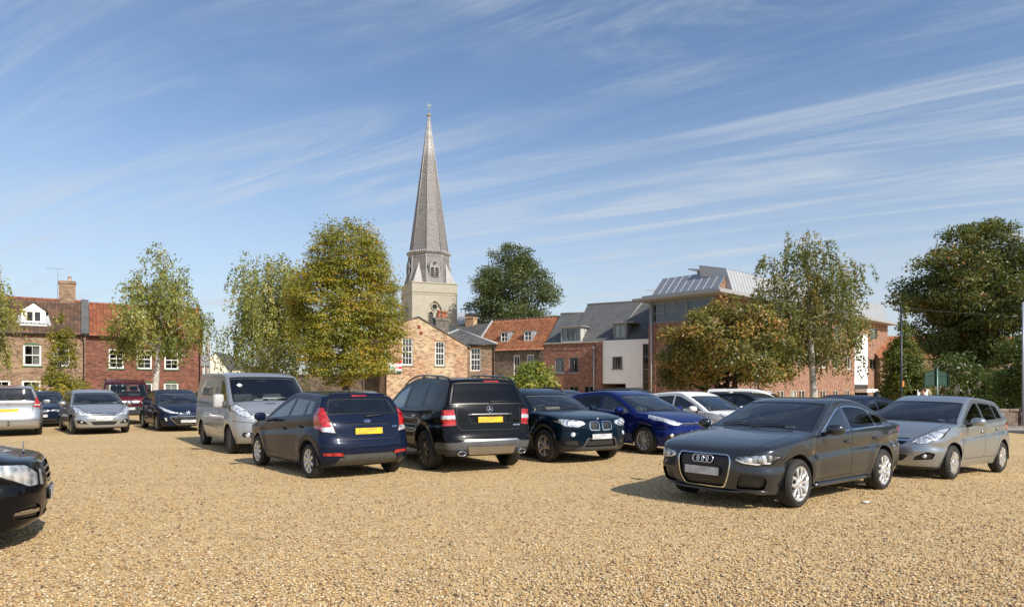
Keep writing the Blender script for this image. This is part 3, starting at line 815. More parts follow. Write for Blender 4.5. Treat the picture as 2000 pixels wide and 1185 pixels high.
# ------------------------------------------------------------------ row to the right of the gable
def right_row():
    d = (.8486, -.529); O = (3.03, 64.04)
    # ---- pantiled cottage
    r = frame_root('pantiled_house', O, d, 'low dark brick house with an orange pantile roof and two small dormers', 'house')
    ws = [(-3.40, -2.70, 2.6, 4.70), (-1.90, -1.15, 2.6, 4.70)]
    mb = MB(); wall_panel(mb, -8.0, 0, -.8, 5.25, ws); mb.poly([(0, 0, -.8), (0, 7, -.8), (0, 7, 5.25), (0, 3.5, 8.5), (0, 0, 5.25)]); mb.poly([(-8, 0, -.8), (-8, 0, 5.25), (-8, 3.5, 8.5), (-8, 7, 5.25), (-8, 7, -.8)])
    mb.build('wall', [BR_DARK], r)
    for a, b, c, e in ws: window(r, a, b, c, e, cols=2, rows=2, fw=.08, curtain='sides', sash=False)
    tiles(r, 'roof', (-8.05, -.2, 5.12), (-.02, -.2, 5.12), (0, 3.65, 3.36), T_ORANGE, wave=.27, row=.34)
    mb = MB(); mb.poly([(-8.05, 3.45, 8.5), (0, 3.45, 8.5), (0, 7.2, 5.1), (-8.05, 7.2, 5.1)][::-1]); mb.build('roof_back', [T_ORANGE], r)
    ridge_tiles(r, (-8.05, 3.47, 8.52), (0, 3.47, 8.52), T_BROWN); gutter(r, (-8, -.26, 5.08), (0, -.26, 5.08))
    vm = MB(); M = Matrix.Translation((-8.1, -.2, 5.16)) @ Matrix.Rotation(math.atan2(3.36, 3.65), 4, 'X'); vm.box((-.10, 0, 0), (.10, 4.96, .10), 0, M); vm.build('verge', [simple('lead_verge', (.48, .48, .47), .6)], r)
    downpipe(r, [(-.75, -.2, 5.05), (-.68, -.08, 4.8), (-.68, -.08, -.8)])
    for (a, b) in ((-5.40, -4.44), (-2.72, -1.74)):
        z0, z1, yf = 6.0, 7.06, .78
        dm = MB(); wall_panel(dm, a, b, z0, z1, [(a+.06, b-.06, z0+.08, z1-.04)], y=yf, reveal=.05)
        yb = lambda z: -.2 + (z-5.12)*3.65/3.36 + .05
        dm.poly([(a, yf, z0), (a, yf, z1), (a, yb(z1)+.1, z1), (a, yb(z0), z0)]); dm.poly([(b, yf, z0), (b, yb(z0), z0), (b, yb(z1)+.1, z1), (b, yf, z1)])
        dm.poly([(a-.06, yf-.08, z1), (b+.06, yf-.08, z1), (b+.06, yb(z1+.15), z1+.12), (a-.06, yb(z1+.15), z1+.12)]); dm.box((a-.06, yf-.08, z1-.06), (b+.06, yf, z1-.001))
        do = dm.build('dormer', [LEADM], r); window(do, a+.06, b-.06, z0+.08, z1-.04, y=yf+.02, cols=2, rows=2, fw=.08, bar=.06, sash=False)
    # ---- modern brick block with slate mansard
    r = frame_root('modern_house', O, d, 'modern red brick building with a slate mansard roof and wide grey dormer', 'house')
    ws = [(1.14, 2.10, 2.96, 4.32), (2.60, 3.57, 2.96, 4.32), (.4, 1.75, .0, 1.72), (2.63, 3.52, .0, 1.70), (4.14, 5.06, .0, 1.70)]
    mb = MB(); wall_panel(mb, .004, 5.95, -.8, 5.62, ws); mb.poly([(5.95, 0, -.8), (5.95, 8, -.8), (5.95, 8, 5.62), (5.95, 0, 5.62)])
    mb.box((.87, -.05, 5.02), (2.16, -.001, 5.12)); mb.box((2.37, -.05, 5.02), (3.68, -.001, 5.12)); mb.box((5.35, -.10, -.8), (5.95, -.001, 5.62))
    for a in (.87, 2.4, 3.95): mb.box((a, -.05, 1.80), (a+1.25, -.001, 1.90))
    mb.build('wall', [BR_MOD], r)
    cp = MB(); cp.box((-.02, -.13, 5.62), (6.0, .25, 5.72)); cp.build('coping', [STONE_SILL], r)
    for k, (a, b, c, e) in enumerate(ws): window(r, a, b, c, e, cols=2, rows=1, fw=.06, bar=.07, mat=GREYF, sash=False, sill=LEADM if k < 2 else None, curtain='sides' if k < 2 else None)
    downpipe(r, [(5.15, -.10, 5.1), (5.15, -.10, -.8)], STEEL, .06); hm = MB(); hm.rbox((5.05, -.22, 5.05), (5.27, -.02, 5.28), .02); hm.build('hopper', [STEEL], r)
    rm = MB(); rm.poly([(0, .2, 5.72), (2.6, .2, 5.72), (2.6, 3.3, 8.75), (0, 3.3, 8.75)]); rm.poly([(2.6, .2, 5.72), (10.2, .2, 5.72), (10.2, 3.9, 9.55), (2.6, 3.9, 9.55)])
    rm.poly([(2.6, 3.0, 8.4), (2.6, 3.9, 9.55), (2.6, 5, 9.55), (2.6, 5, 8.4)]); rm.poly([(0, 3.3, 8.75), (2.6, 3.3, 8.75), (2.6, 7.5, 8.75), (0, 7.5, 8.75)]); rm.poly([(2.6, 3.9, 9.55), (10.2, 3.9, 9.55), (10.2, 8, 6), (2.6, 8, 6)])
    rm.poly([(0, .2, 5.72), (0, 3.3, 8.75), (0, 7.5, 8.75), (0, 7.5, 5.7)])
    rm.build('roof', [SLATE], r)
    em = MB(); em.tube([(2.6, 3.9, 9.6), (10.2, 3.9, 9.6)], .08, 6); em.tube([(0, 3.3, 8.8), (2.6, 3.3, 8.8)], .08, 6); em.tube([(7.45, 1.9, 7.50), (8.3, 3.85, 9.56)], .05, 6); em.build('ridge', [simple('grey_ridge', (.34, .33, .31), .7)], r)
    a, b, z0, z1, yf = 1.70, 3.75, 5.74, 7.12, .12
    dm = MB(); wall_panel(dm, a, b, z0, z1, [(a+.06, b-.06, z0+.08, z1-.10)], y=yf, reveal=.05)
    yb = lambda z: .2 + (z-5.72)*3.1/3.03
    dm.poly([(a, yf, z0), (a, yf, z1), (a, yb(z1), z1), (a, yb(z0), z0)]); dm.poly([(b, yf, z0), (b, yb(z0), z0), (b, yb(z1)+.1, z1), (b, yf, z1)])
    do = dm.build('dormer', [simple('pale_cladding', (.50, .50, .46), .6, var=.06)], r)
    fl = MB(); fl.box((a-.25, yf-.30, z1), (b+.22, yb(z1)+.35, z1+.09)); fl.build('dormer_roof', [LEADM], do)
    window(do, a+.06, b-.06, z0+.08, z1-.10, y=yf+.02, cols=4, rows=1, fw=.08, bar=.11, mat=GREYF, sash=False, curtain='sides')
    # ---- white rendered bay over the passage
    r = frame_root('rendered_house', O, d, 'white rendered house front over a dark passage with a slate roof above', 'house')
    ws = [(6.89, 7.84, 3.22, 4.30), (9.71, 10.31, 1.0, 5.34)]
    mb = MB(); wall_panel(mb, 5.955, 10.45, 1.92, 5.62, [ws[0], (9.71, 10.31, 1.92, 5.34)], y=.02); wall_panel(mb, 8.15, 10.45, -.8, 1.92, [(9.71, 10.31, 1.0, 1.92)], y=.02)
    mb.box((5.955, .02, 5.62), (10.45, .3, 5.75)); mb.poly([(8.15, .02, -.8), (8.15, .02, 1.92), (8.15, 6, 1.92), (8.15, 6, -.8)]); mb.poly([(5.955, .02, 1.92), (5.955, 6, 1.92), (8.15, 6, 1.92), (8.15, .02, 1.92)])
    mb.build('wall', [RENDER_W], r)
    bk = MB(); bk.box((5.96, 5.9, -.8), (8.14, 6.0, 1.9)); bk.build('passage_back', [DARKWOOD], r)
    window(r, *ws[0], y=.07, cols=2, rows=1, fw=.06, bar=.05, mat=GREYF, sash=False, sill=GREYF, curtain='sides')
    window(r, *ws[1], y=.07, cols=1, rows=4, fw=.05, bar=.06, mat=GREYF, sash=False)
    a, b, z0, z1, yf = 6.84, 8.10, 5.80, 7.25, .35
    dm = MB(); wall_panel(dm, a, b, z0, z1, [(a+.10, b-.10, z0+.10, z1-.08)], y=yf, reveal=.05)
    yb2 = lambda z: .2 + (z-5.72)*3.7/3.83
    dm.poly([(a, yf, z0), (a, yf, z1), (a, yb2(z1), z1), (a, yb2(z0), z0)]); dm.poly([(b, yf, z0), (b, yb2(z0), z0), (b, yb2(z1)+.1, z1), (b, yf, z1)])
    do = dm.build('dormer', [LEADM], r); fl = MB(); fl.box((a-.22, yf-.28, z1), (b+.75, yb2(z1)+.3, z1+.09)); fl.build('dormer_roof', [LEADM], do)
    window(do, a+.10, b-.10, z0+.10, z1-.08, y=yf+.02, cols=2, rows=1, fw=.08, bar=.09, mat=GREYF, sash=False, curtain='full')
    aerial(r, 9.3, 3.8, 9.5, 1.0)
right_row()
def seam_sheet(root, name, A, B, up, mat, seam, pitch=.55, h=.05):
    """standing-seam sheet roof with its seams as real ribs"""
    A = Vector(A); B = Vector(B); up = Vector(up); ux = (B-A).normalized(); nn = ux.cross(up.normalized())
    mb = MB(); mb.poly([A, B, B+up, A+up], 0)
    n = int((B-A).length/pitch)
    for k in range(n+1):
        p = A + ux*((B-A).length*k/n)
        for s_ in (-.02, .02): pass
        q = [p - ux*.022, p + ux*.022]
        mb.poly([q[0]+nn*h, q[1]+nn*h, q[1]+up+nn*h, q[0]+up+nn*h], 1); mb.poly([q[0], q[0]+nn*h, q[0]+up+nn*h, q[0]+up][::1], 1); mb.poly([q[1], q[1]+up, q[1]+up+nn*h, q[1]+nn*h], 1)
    return mb.build(name, [mat, seam], root)
def big_block():
    # local frame: x along the short left front, y away; corner of the two fronts at x = 6.1
    d = (.69, -.724); O = (11.5, 57.2); L = 6.1; LEN = 38.8
    r = frame_root('brick_office_block', O, d, 'large modern brick block with zinc roofs and deep eaves', 'building')
    mb = MB()
    lw = [(.30, 3.45, 6.95, 8.5), (3.60, 5.8, 6.95, 8.5), (1.6, 2.6, 3.2, 4.7), (5.2, 5.75, .0, 2.05)]
    wall_panel(mb, 0, L, -.8, 6.9, lw[2:], mi=0); wall_panel(mb, 0, L, 6.9, 8.75, lw[:2], mi=4)
    fw_ = []
    for x in (3.6, 8.2, 10.6, 14.6, 17.9, 19.8, 22.8, 26.2): fw_.append((x, x+1.35, 3.5, 4.85))
    for x in (8.2, 10.6, 13.2, 15.0, 17.9, 19.8, 22.9, 26.0): fw_.append((x, x+1.4, -.1, 1.32))
    for x in (1.6, 5, 8.2, 11, 14.6, 17.9, 20.4, 23.2): fw_.append((x, x+1.5, 6.5, 7.8))
    fw2 = [(33.0, 35.4, 3.65, 4.75), (33.2, 35.4, 7.0, 8.2), (32.5, 33.2, .9, 1.4), (34.0, 34.7, .9, 1.4)]
    def side(x0, x1, z0, z1, holes, mi): wall_panel(mb, x0, x1, z0, z1, holes, y=L, mi=mi, axis='y')
    side(0, 28.6, -.8, 8.75, fw_, 1); side(28.6, 32.4, 7.45, 8.75, [], 1); side(32.4, LEN, -.8, 8.75, fw2, 1); side(28.6, 32.4, 1.9, 7.45, [], 2); side(28.6, 32.4, 1.45, 1.9, [], 3)
    mb.poly([(0, 0, -.8), (0, 0, 8.75), (0, LEN, 8.75), (0, LEN, -.8)]); mb.poly([(0, LEN, -.8), (0, LEN, 8.75), (L, LEN, 8.75), (L, LEN, -.8)], 1)
    for y in (1.2, 3.0, 5.6): mb.box((L, y, -.8), (L+.12, y+.5, 6.2), 1)
    mb.box((-.03, -.06, -.8), (.62, -.001, 6.9), 0)
    mb.build('wall', [BR_MOD, BR_ORANGE, RENDER_W, DARKWOOD, GREYF], r)
    window(r, *lw[0], cols=3, rows=2, fw=.08, bar=.09, mat=GREYF, sash=False); window(r, *lw[1], cols=2, rows=2, fw=.08, bar=.09, mat=GREYF, sash=False)
    window(r, *lw[2], cols=2, rows=1, fw=.06, mat=GREYF, sash=False); window(r, *lw[3], cols=2, rows=2, fw=.06, mat=GREYF, sash=False)
    for k, (a, b, c, e) in enumerate(fw_): window(r, a, b, c, e, y=L-.09, cols=2, rows=1, fw=.07, bar=.07, mat=WHITE if c < 5 else GREYF, sash=False, axis='y', curtain='full' if k in (10, 12) else None, sill=STONE_SILL if c > 3 else None)
    for (a, b, c, e) in fw2: window(r, a, b, c, e, y=L-.09, cols=2, rows=1, fw=.07, bar=.07, mat=GREYF, sash=False, axis='y')
    pm = MB(); pm.box((L, 28.7, 1.05), (L+1.2, 32.3, 1.42)); pm.build('porch_canopy', [WHITE], r)
    # eaves: a two-step grey fascia
    em = MB()
    em.box((-1.05, -1.0, 8.80), (L+1.0, LEN+.5, 8.98)); em.box((-.2, -.75, 9.02), (L+.75, LEN+.3, 9.16)); em.box((-.4, -.5, 8.752), (L+.5, LEN, 8.798))
    em.build('eaves', [SOFFIT], r)
    seam_sheet(r, 'roof_panel', (-.05, .25, 9.18), (L+.05, .25, 9.18), (0, 1.75, 1.72), ZINC_D, ZINC_S, pitch=.68, h=.018)
    # brick cheek and main roof behind it
    ck = MB(); ck.poly([(L+.05, .3, 9.16), (L+.05, 2.2, 9.16), (L+.05, 2.2, 10.95)]); ck.build('gable_cheek', [BR_ORANGE], r)
    seam_sheet(r, 'roof', (L+.62, 1.5, 9.17), (L+.62, LEN-2.2, 9.17), (-.55, 0, 1.75), ZINC, ZINC_S, pitch=.52)
    seam_sheet(r, 'roof', (L+.07, 1.5, 10.92), (L+.07, LEN-5.5, 10.92), (-2.4, 0, .55), ZINC, ZINC_S, pitch=.52)
    tm = MB(); tm.poly([(-.05, 2.0, 10.9), (L+.05, 2.0, 10.9), (L+.05, LEN-5.5, 10.9), (-.05, LEN-5.5, 10.9)]); tm.poly([(L+.62, LEN-2.2, 9.17), (L+.07, LEN-5.5, 10.92), (-.05, LEN-5.5, 10.9), (-.05, LEN-2.2, 9.17)])
    tm.poly([(L+.62, 1.5, 9.17), (L+.07, 1.5, 10.92), (L-2.3, 1.5, 11.47), (L-2.3, 2.0, 9.2)])
    tm.build('roof_top', [ZINC], r)
    # raised monopitch
    seam_sheet(r, 'monopitch_roof', (1.1, 5.0, 12.05), (1.1, 12, 12.05), (3.9, 0, -1.05), ZINC, ZINC_S, pitch=.5) if False else None
    wm = MB(); A = [(1.2, 4.0), (6.0, 4.0), (6.0, 13.0), (1.2, 13.0)]; zt = [11.85, 10.98, 10.98, 11.85]
    top = [(A[i][0], A[i][1], zt[i]) for i in range(4)]; bot = [(A[i][0] + (.55 if i in (0, 3) else 0), A[i][1] + (.6 if i < 2 else 0), 10.9) for i in range(4)]
    wm.poly(top, 0)
    for i in range(4): wm.poly([bot[i], bot[(i+1) % 4], (bot[(i+1) % 4][0], bot[(i+1) % 4][1], zt[(i+1) % 4]-.12), (bot[i][0], bot[i][1], zt[i]-.12)], 1)
    wm.poly([(p[0], p[1], p[2]-.1) for p in top][::-1], 0)
    for i in range(4): wm.poly([(top[i][0], top[i][1], top[i][2]-.1), (top[(i+1) % 4][0], top[(i+1) % 4][1], top[(i+1) % 4][2]-.1), top[(i+1) % 4], top[i]], 0)
    for k in range(18):
        y = 4.2+k*.5; wm.box((1.2, y-.02, 0), (6.0, y+.02, .05), 0, Matrix.Translation((0, 0, 11.85+.2175)) @ Matrix(((1,0,0,0),(0,1,0,0),(-.87/4.8,0,1,0),(0,0,0,1))))
    wm.build('monopitch_roof', [ZINC, LEADM], r)
    downpipe(r, [(.32, -.16, 8.75), (.32, -.16, -.8)], STEEL, .065); downpipe(r, [(L+.1, 6.4, 8.7), (L+.1, 6.4, -.8)], STEEL, .06); downpipe(r, [(L+.1, 6.9, 6.0), (L+.1, 6.9, -.8)], BLACKM, .05)
big_block()
# ------------------------------------------------------------------ church tower and lead spire
def church():
    d = Vector((.927, .375, 0)); n = Vector((-.375, .927, 0)); O = Vector((-12.95, 88.5, 0)); w = 6.1
    r = frame_root('church', O, d, 'pale stone church tower under a tall grey herringbone lead spire', 'church')
    stone, nt, b = newmat('ashlar')
    uv = nd(nt, 'UVMap')
    br = nd(nt, 'TexBrick', Vector=uv.outputs[0], Color1=(.50, .46, .36, 1), Color2=(.43, .40, .32, 1), Mortar=(.30, .27, .21, 1), Scale=1.0)
    br.inputs['Brick Width'].default_value = .55; br.inputs['Row Height'].default_value = .27; br.inputs['Mortar Size'].default_value = .012
    nz = nd(nt, 'TexNoise', Vector=uv.outputs[0], Scale=.8, Detail=8.0, Roughness=.7)
    nt.links.new(mixc(nt, ramp(nt, nz.outputs['Fac'], [(.48, 0), (.8, .5)]), br.outputs['Color'], (.33, .30, .25)), b.inputs['Base Color']); b.inputs['Roughness'].default_value = .9
    dark = simple('louvre_dark', (.02, .02, .02), .8); louv = simple('louvre_slate', (.28, .27, .25), .7)
    # herringbone lead: uv (u across a face from its centre line, v up) makes chevrons
    lead, nt, b = newmat('herringbone_lead')
    uv = nd(nt, 'UVMap'); sp = nd(nt, 'SeparateXYZ', Vector=uv.outputs[0])
    t = mth(nt, 'SUBTRACT', sp.outputs[1], mth(nt, 'MULTIPLY', mth(nt, 'ABSOLUTE', sp.outputs[0]), 1.25))
    st = mth(nt, 'FRACT', mth(nt, 'DIVIDE', t, .52))
    nz = nd(nt, 'TexNoise', Vector=uv.outputs[0], Scale=1.5, Detail=7.0, Roughness=.7)
    base = ramp(nt, nz.outputs['Fac'], [(.3, (.12, .11, .105)), (.5, (.185, .17, .16)), (.75, (.28, .26, .25))])
    col = mixc(nt, ramp(nt, st, [(.0, .35), (.10, .0), (.75, 0), (.86, .6), (1.0, .6)]), base, (.42, .40, .385))
    col = mixc(nt, ramp(nt, st, [(.68, 0), (.76, .55), (.84, 0)]), col, (.09, .085, .085))
    # pale weathered tip
    tip = nd(nt, 'MapRange', i0=sp.outputs[1], i1=12.5, i2=14.5, i3=0.0, i4=.75)
    col = mixc(nt, mth(nt, 'MULTIPLY', tip.outputs[0], ramp(nt, nz.outputs['Fac'], [(.35, .3), (.6, 1)])), col, (.60, .595, .59))
    nt.links.new(col, b.inputs['Base Color']); b.inputs['Roughness'].default_value = .6
    bp = nd(nt, 'Bump', Strength=.8, Distance=.06, Height=ramp(nt, st, [(0, .3), (.7, .1), (.8, 1), (1, .9)])); nt.links.new(bp.outputs[0], b.inputs['Normal'])
    plain = simple('lead_roll', (.33, .315, .30), .55, var=.2, vscale=2)
    H0 = 15.25
    def arch(cx, half, z0, zs, n=8):
        """pointed arch outline from the sill up"""
        pts = [(cx-half, z0), (cx+half, z0), (cx+half, zs)]
        Rr = half*1.75
        top = math.sqrt(Rr*Rr - (Rr-half)**2)
        for k in range(1, n+1):
            a = math.acos((Rr-half)/Rr)*k/n
            pts.append((cx - (Rr-half) + Rr*math.cos(a), zs + Rr*math.sin(a)))
        for k in range(n-1, -1, -1):
            a = math.acos((Rr-half)/Rr)*k/n
            pts.append((cx + (Rr-half) - Rr*math.cos(a), zs + Rr*math.sin(a)))
        return pts
    mb = MB()
    wz0, wzs, half = 9.0, 11.35, 1.02
    ar = arch(w/2, half, wz0, wzs)
    # front face around the arch: left, right, below, and fans above
    def face(M):
        q = lambda pts: mb.poly([M @ Vector((x, 0, z)) for x, z in pts])
        q([(0, -.3), (w, -.3), (w, wz0), (0, wz0)])
        L_ = [p for p in ar[2:] if p[0] >= w/2-.001]; apex = max(ar, key=lambda p: p[1])
        q([(w/2+half, wz0), (w, wz0), (w, wzs), (w/2+half, wzs)]); q([(0, wz0), (w/2-half, wz0), (w/2-half, wzs), (0, wzs)])
        Rt_ = ar[2:2+9]
        for a, b_ in zip(Rt_[:-1], Rt_[1:]):
            q([a, (w, a[1]), (w, b_[1]), b_]); q([(0, a[1]), (w-a[0], a[1]), (w-b_[0], b_[1]), (0, b_[1])])
        q([(0, apex[1]), (w, apex[1]), (w, H0), (0, H0)])
        # reveal
        for a, b_ in zip(ar, ar[1:]+ar[:1]):
            mb.poly([M @ Vector((a[0], 0, a[1])), M @ Vector((b_[0], 0, b_[1])), M @ Vector((b_[0], .45, b_[1])), M @ Vector((a[0], .45, a[1]))])
    faces = [Matrix.Identity(4), Matrix.Translation((0, w, 0)) @ Matrix.Rotation(R(-90), 4, 'Z'), Matrix.Translation((w, 0, 0)) @ Matrix.Rotation(R(90), 4, 'Z'), Matrix.Translation((w, w, 0)) @ Matrix.Rotation(R(180), 4, 'Z')]
    for M in faces: face(M)
    mb.poly([(0, 0, H0), (w, 0, H0), (w, w, H0), (0, w, H0)])
    for z, h, o in ((H0-.02, .16, .08), (14.05, .12, .08), (13.75, .08, .05)):
        mb.box((-o, -o, z), (w+o, -.001, z+h)); mb.box((-o, 0, z), (-.001, w+o, z+h)); mb.box((w+.001, 0, z), (w+o, w+o, z+h))
    mb.build('tower', [stone], r)
    for k, M in enumerate(faces[:3]):
        wm = MB()
        P = lambda pts, y, mi: wm.poly([M @ Vector((x, y, z)) for x, z in pts], mi)
        P(ar, .24, 1)
        hood = [((x-w/2)*1.16+w/2, wzs+(z-wzs)*1.10) for x, z in ar[2:]]
        for a, b_, c_, e_ in zip(ar[2:-1], ar[3:], hood[:-1], hood[1:]):
            wm.poly([M @ Vector((a[0], -.03, a[1])), M @ Vector((c_[0], -.03, c_[1])), M @ Vector((e_[0], -.03, e_[1])), M @ Vector((b_[0], -.03, b_[1]))], 1)
        for sgn in (-1, 1):
            cx = w/2 + sgn*.50
            la = arch(cx, .40, wz0, wzs-.35)
            P(la, .22, 0)
            # tracery: stone plate with two lights and a roundel, built as rims
            pts = [M @ Vector((x, .18, z)) for x, z in la[1:]+la[:1]]; wm.tube(pts, .075, 6, 1, cap=False)
            for z in np.arange(wz0+.15, wzs-.2, .27):
                wm.box((cx-.38, .14, z), (cx+.38, .215, z+.06), 2, M)
        wm.tube([M @ Vector((w/2, .16, wz0)), M @ Vector((w/2, .16, wzs+.35))], .09, 6, 1)
        P(circ(w/2, wzs+.83, .34, 18), .22, 0)
        rg_ = [M @ Vector((w/2+math.cos(t)*.40, .16, wzs+.83+math.sin(t)*.40)) for t in np.linspace(0, 2*PI, 21)]; wm.tube(rg_, .085, 6, 1, cap=False)
        wm.tube([M @ Vector((x, .15, z)) for x, z in ar[2:]], .10, 6, 1)
        wm.build('belfry_window', [dark, stone, louv], r)
    # lead octagon and spire
    c = Vector((w/2, w/2, 0)); z1, z2, ztip = H0+.06, 19.55, 38.3
    def octa(rr, z, rot=PI/8): return [c + Vector((math.cos(rot+k*PI/4)*rr, math.sin(rot+k*PI/4)*rr, z)) for k in range(8)]
    lm = MB()
    def band(a, b_, vo, mi=0):
        for k in range(8):
            p0, p1, q1, q0 = a[k], a[(k+1) % 8], b_[(k+1) % 8], b_[k]
            wa = (p1-p0).length/2; wb_ = (q1-q0).length/2; h = ((q0+q1)/2-(p0+p1)/2).length
            lm.poly([p0, p1, q1, q0], mi, uv=[(-wa, vo), (wa, vo), (wb_, vo+h), (-wb_, vo+h)])
    b0 = octa(3.35, z1-.05); bm_ = octa(2.85, z1+1.7); b1 = octa(2.74, z2-.35)
    band(b0, bm_, -6.5); band(bm_, b1, -4.8)
    lm.build('octagon', [lead], r)
    lm = MB(); c1 = octa(2.72, z2-.35); c2 = octa(2.95, z2-.12); c3 = octa(2.98, z2+.02); c4 = octa(2.70, z2+.12)
    band(c1, c2, 0); band(c2, c3, 0); band(c3, c4, 0)
    for k in range(8):
        a, b_ = c3[k], c3[(k+1) % 8]
        for j in range(7):
            p = a.lerp(b_, (j+.5)/7); lm.lathe([(.11, -.05), (.10, .10), (.0005, .24)], 5, 0, Matrix.Translation(p))
        for j in range(9):
            p = octa(2.77, z2-.55)[k].lerp(octa(2.77, z2-.55)[(k+1) % 8], (j+.5)/9); lm.lathe([(.07, -.06), (.07, .06), (.0005, .08)], 5, 0, Matrix.Translation(p))
    lm.build('cornice', [plain], r)
    lm = MB(); s0 = octa(2.62, z2+.05); prev = s0; nlev = 10
    for j in range(1, nlev+1):
        q = j/nlev; cur = octa(2.62*(1-q)+.10*q, z2+.05+(ztip-z2)*q); band(prev, cur, (ztip-z2)*(q-1/nlev)); prev = cur
    lm.build('spire', [lead], r)
    rb = MB()
    for k in range(8):
        a = s0[k]; b_ = prev[k]; rb.tube([a, b_], [.085, .04], 6, 0)
    for k in range(8): rb.tube([b0[k], bm_[k], b1[k]], .08, 6, 0)
    rb.build('hip_roll', [plain], r)
    # lead broaches at the corners, two-light openings on the faces
    for sx, sy in ((0, 0), (1, 0), (0, 1), (1, 1)):
        cor = Vector((w*sx, w*sy, z1-.02)); dirc = (c - cor); dirc.z = 0; dirc.normalize(); apex = cor + dirc*1.75 + Vector((0, 0, 2.9))
        e1 = cor + Vector((1.45*(1-2*sx), .18*(1-2*sy), 0)); e2 = cor + Vector((.18*(1-2*sx), 1.45*(1-2*sy), 0)); c0 = cor + Vector((.15*(1-2*sx), .15*(1-2*sy), 0))
        bm2 = MB()
        for tri in ((e1, c0, apex), (c0, e2, apex)):
            tri = list(tri)
            if ((tri[1]-tri[0]).cross(tri[2]-tri[0])).dot(tri[0]-c) < 0: tri = tri[::-1]
            bm2.poly(tri)
        bm2.build('broach', [plain], r)
    for k in range(8):
        if k % 2: continue
        ang = k*PI/4 - PI/2
        dirv = Vector((math.cos(ang), math.sin(ang), 0)); tv = Vector((-dirv.y, dirv.x, 0))
        M = Matrix((tv, -dirv, Vector((0, 0, 1)))).transposed().to_4x4(); M.translation = c + dirv*2.72
        om = MB(); oa = arch(0, .62, z1+.25, z1+2.1)
        om.poly([M @ Vector((x, -.14, z)) for x, z in oa], 1)
        for sg in (-1, 1): om.poly([M @ Vector((x, -.155, z)) for x, z in arch(sg*.29, .22, z1+.3, z1+1.8)], 0)
        om.poly([M @ Vector((x, -.155, z)) for x, z in circ(0, z1+2.62, .2, 14)], 0)
        om.tube([M @ Vector((x, -.14, z)) for x, z in oa[1:]+oa[:1]], .10, 6, 1, cap=False)
        hood = [((x)*1.35, z1+2.1+(z-z1-2.1)*1.22) for x, z in oa[2:]]; om.tube([M @ Vector((x, -.10, z)) for x, z in hood], .06, 6, 1)
        om.tube([M @ Vector((0, -.17, z1+.25)), M @ Vector((0, -.17, z1+2.3))], .07, 6, 1)
        om.tube([M @ Vector((math.cos(t)*.24, -.17, z1+2.62+math.sin(t)*.24)) for t in np.linspace(0, 2*PI, 15)], .06, 6, 1, cap=False)
        for z in np.arange(z1+.4, z1+1.9, .26): om.box((-.55, -.22, z), (.55, -.15, z+.05), 2, M)
        om.build('lucarne', [dark, plain, louv], r)
    fm = MB(); T = Vector((c.x, c.y, ztip))
    fm.lathe([(.10, -.1), (.26, .0), (.30, .16), (.18, .34), (.05, .40), (.04, .5)], 14, 0, Matrix.Translation(T)); fm.tube([T, T+Vector((0, 0, 1.9))], [.045, .02], 6, 0); fo = fm.build('finial', [simple('weathered_bronze', (.30, .26, .18), .6)], r)
    vm = MB(); vm.box((-.45, -.02, .95), (.30, .02, 1.0), 0, Matrix.Translation(T)); vm.poly([T+Vector((-.05, 0, 1.25)), T+Vector((.28, 0, 1.35)), T+Vector((.34, 0, 1.75)), T+Vector((.12, 0, 1.5)), T+Vector((-.12, 0, 1.75)), T+Vector((-.22, 0, 1.4))]); vm.poly([T+Vector((-.05, .03, 1.25)), T+Vector((-.22, .03, 1.4)), T+Vector((-.12, .03, 1.75)), T+Vector((.12, .03, 1.5)), T+Vector((.34, .03, 1.75)), T+Vector((.28, .03, 1.35))])
    vm.build('weather_vane', [simple('vane_green', (.16, .25, .22), .5)], fo)
    # nave roof seen low behind the tower
    nm = MB(); nm.poly([(w, 2, 10.2), (w+9, 2, 10.2), (w+9, 6, 12.2), (w, 6, 12.2)]); nm.poly([(w, 2, -.3), (w+9, 2, -.3), (w+9, 2, 10.2), (w, 2, 10.2)], 1); nm.build('nave', [ZINC, stone], r)
church()
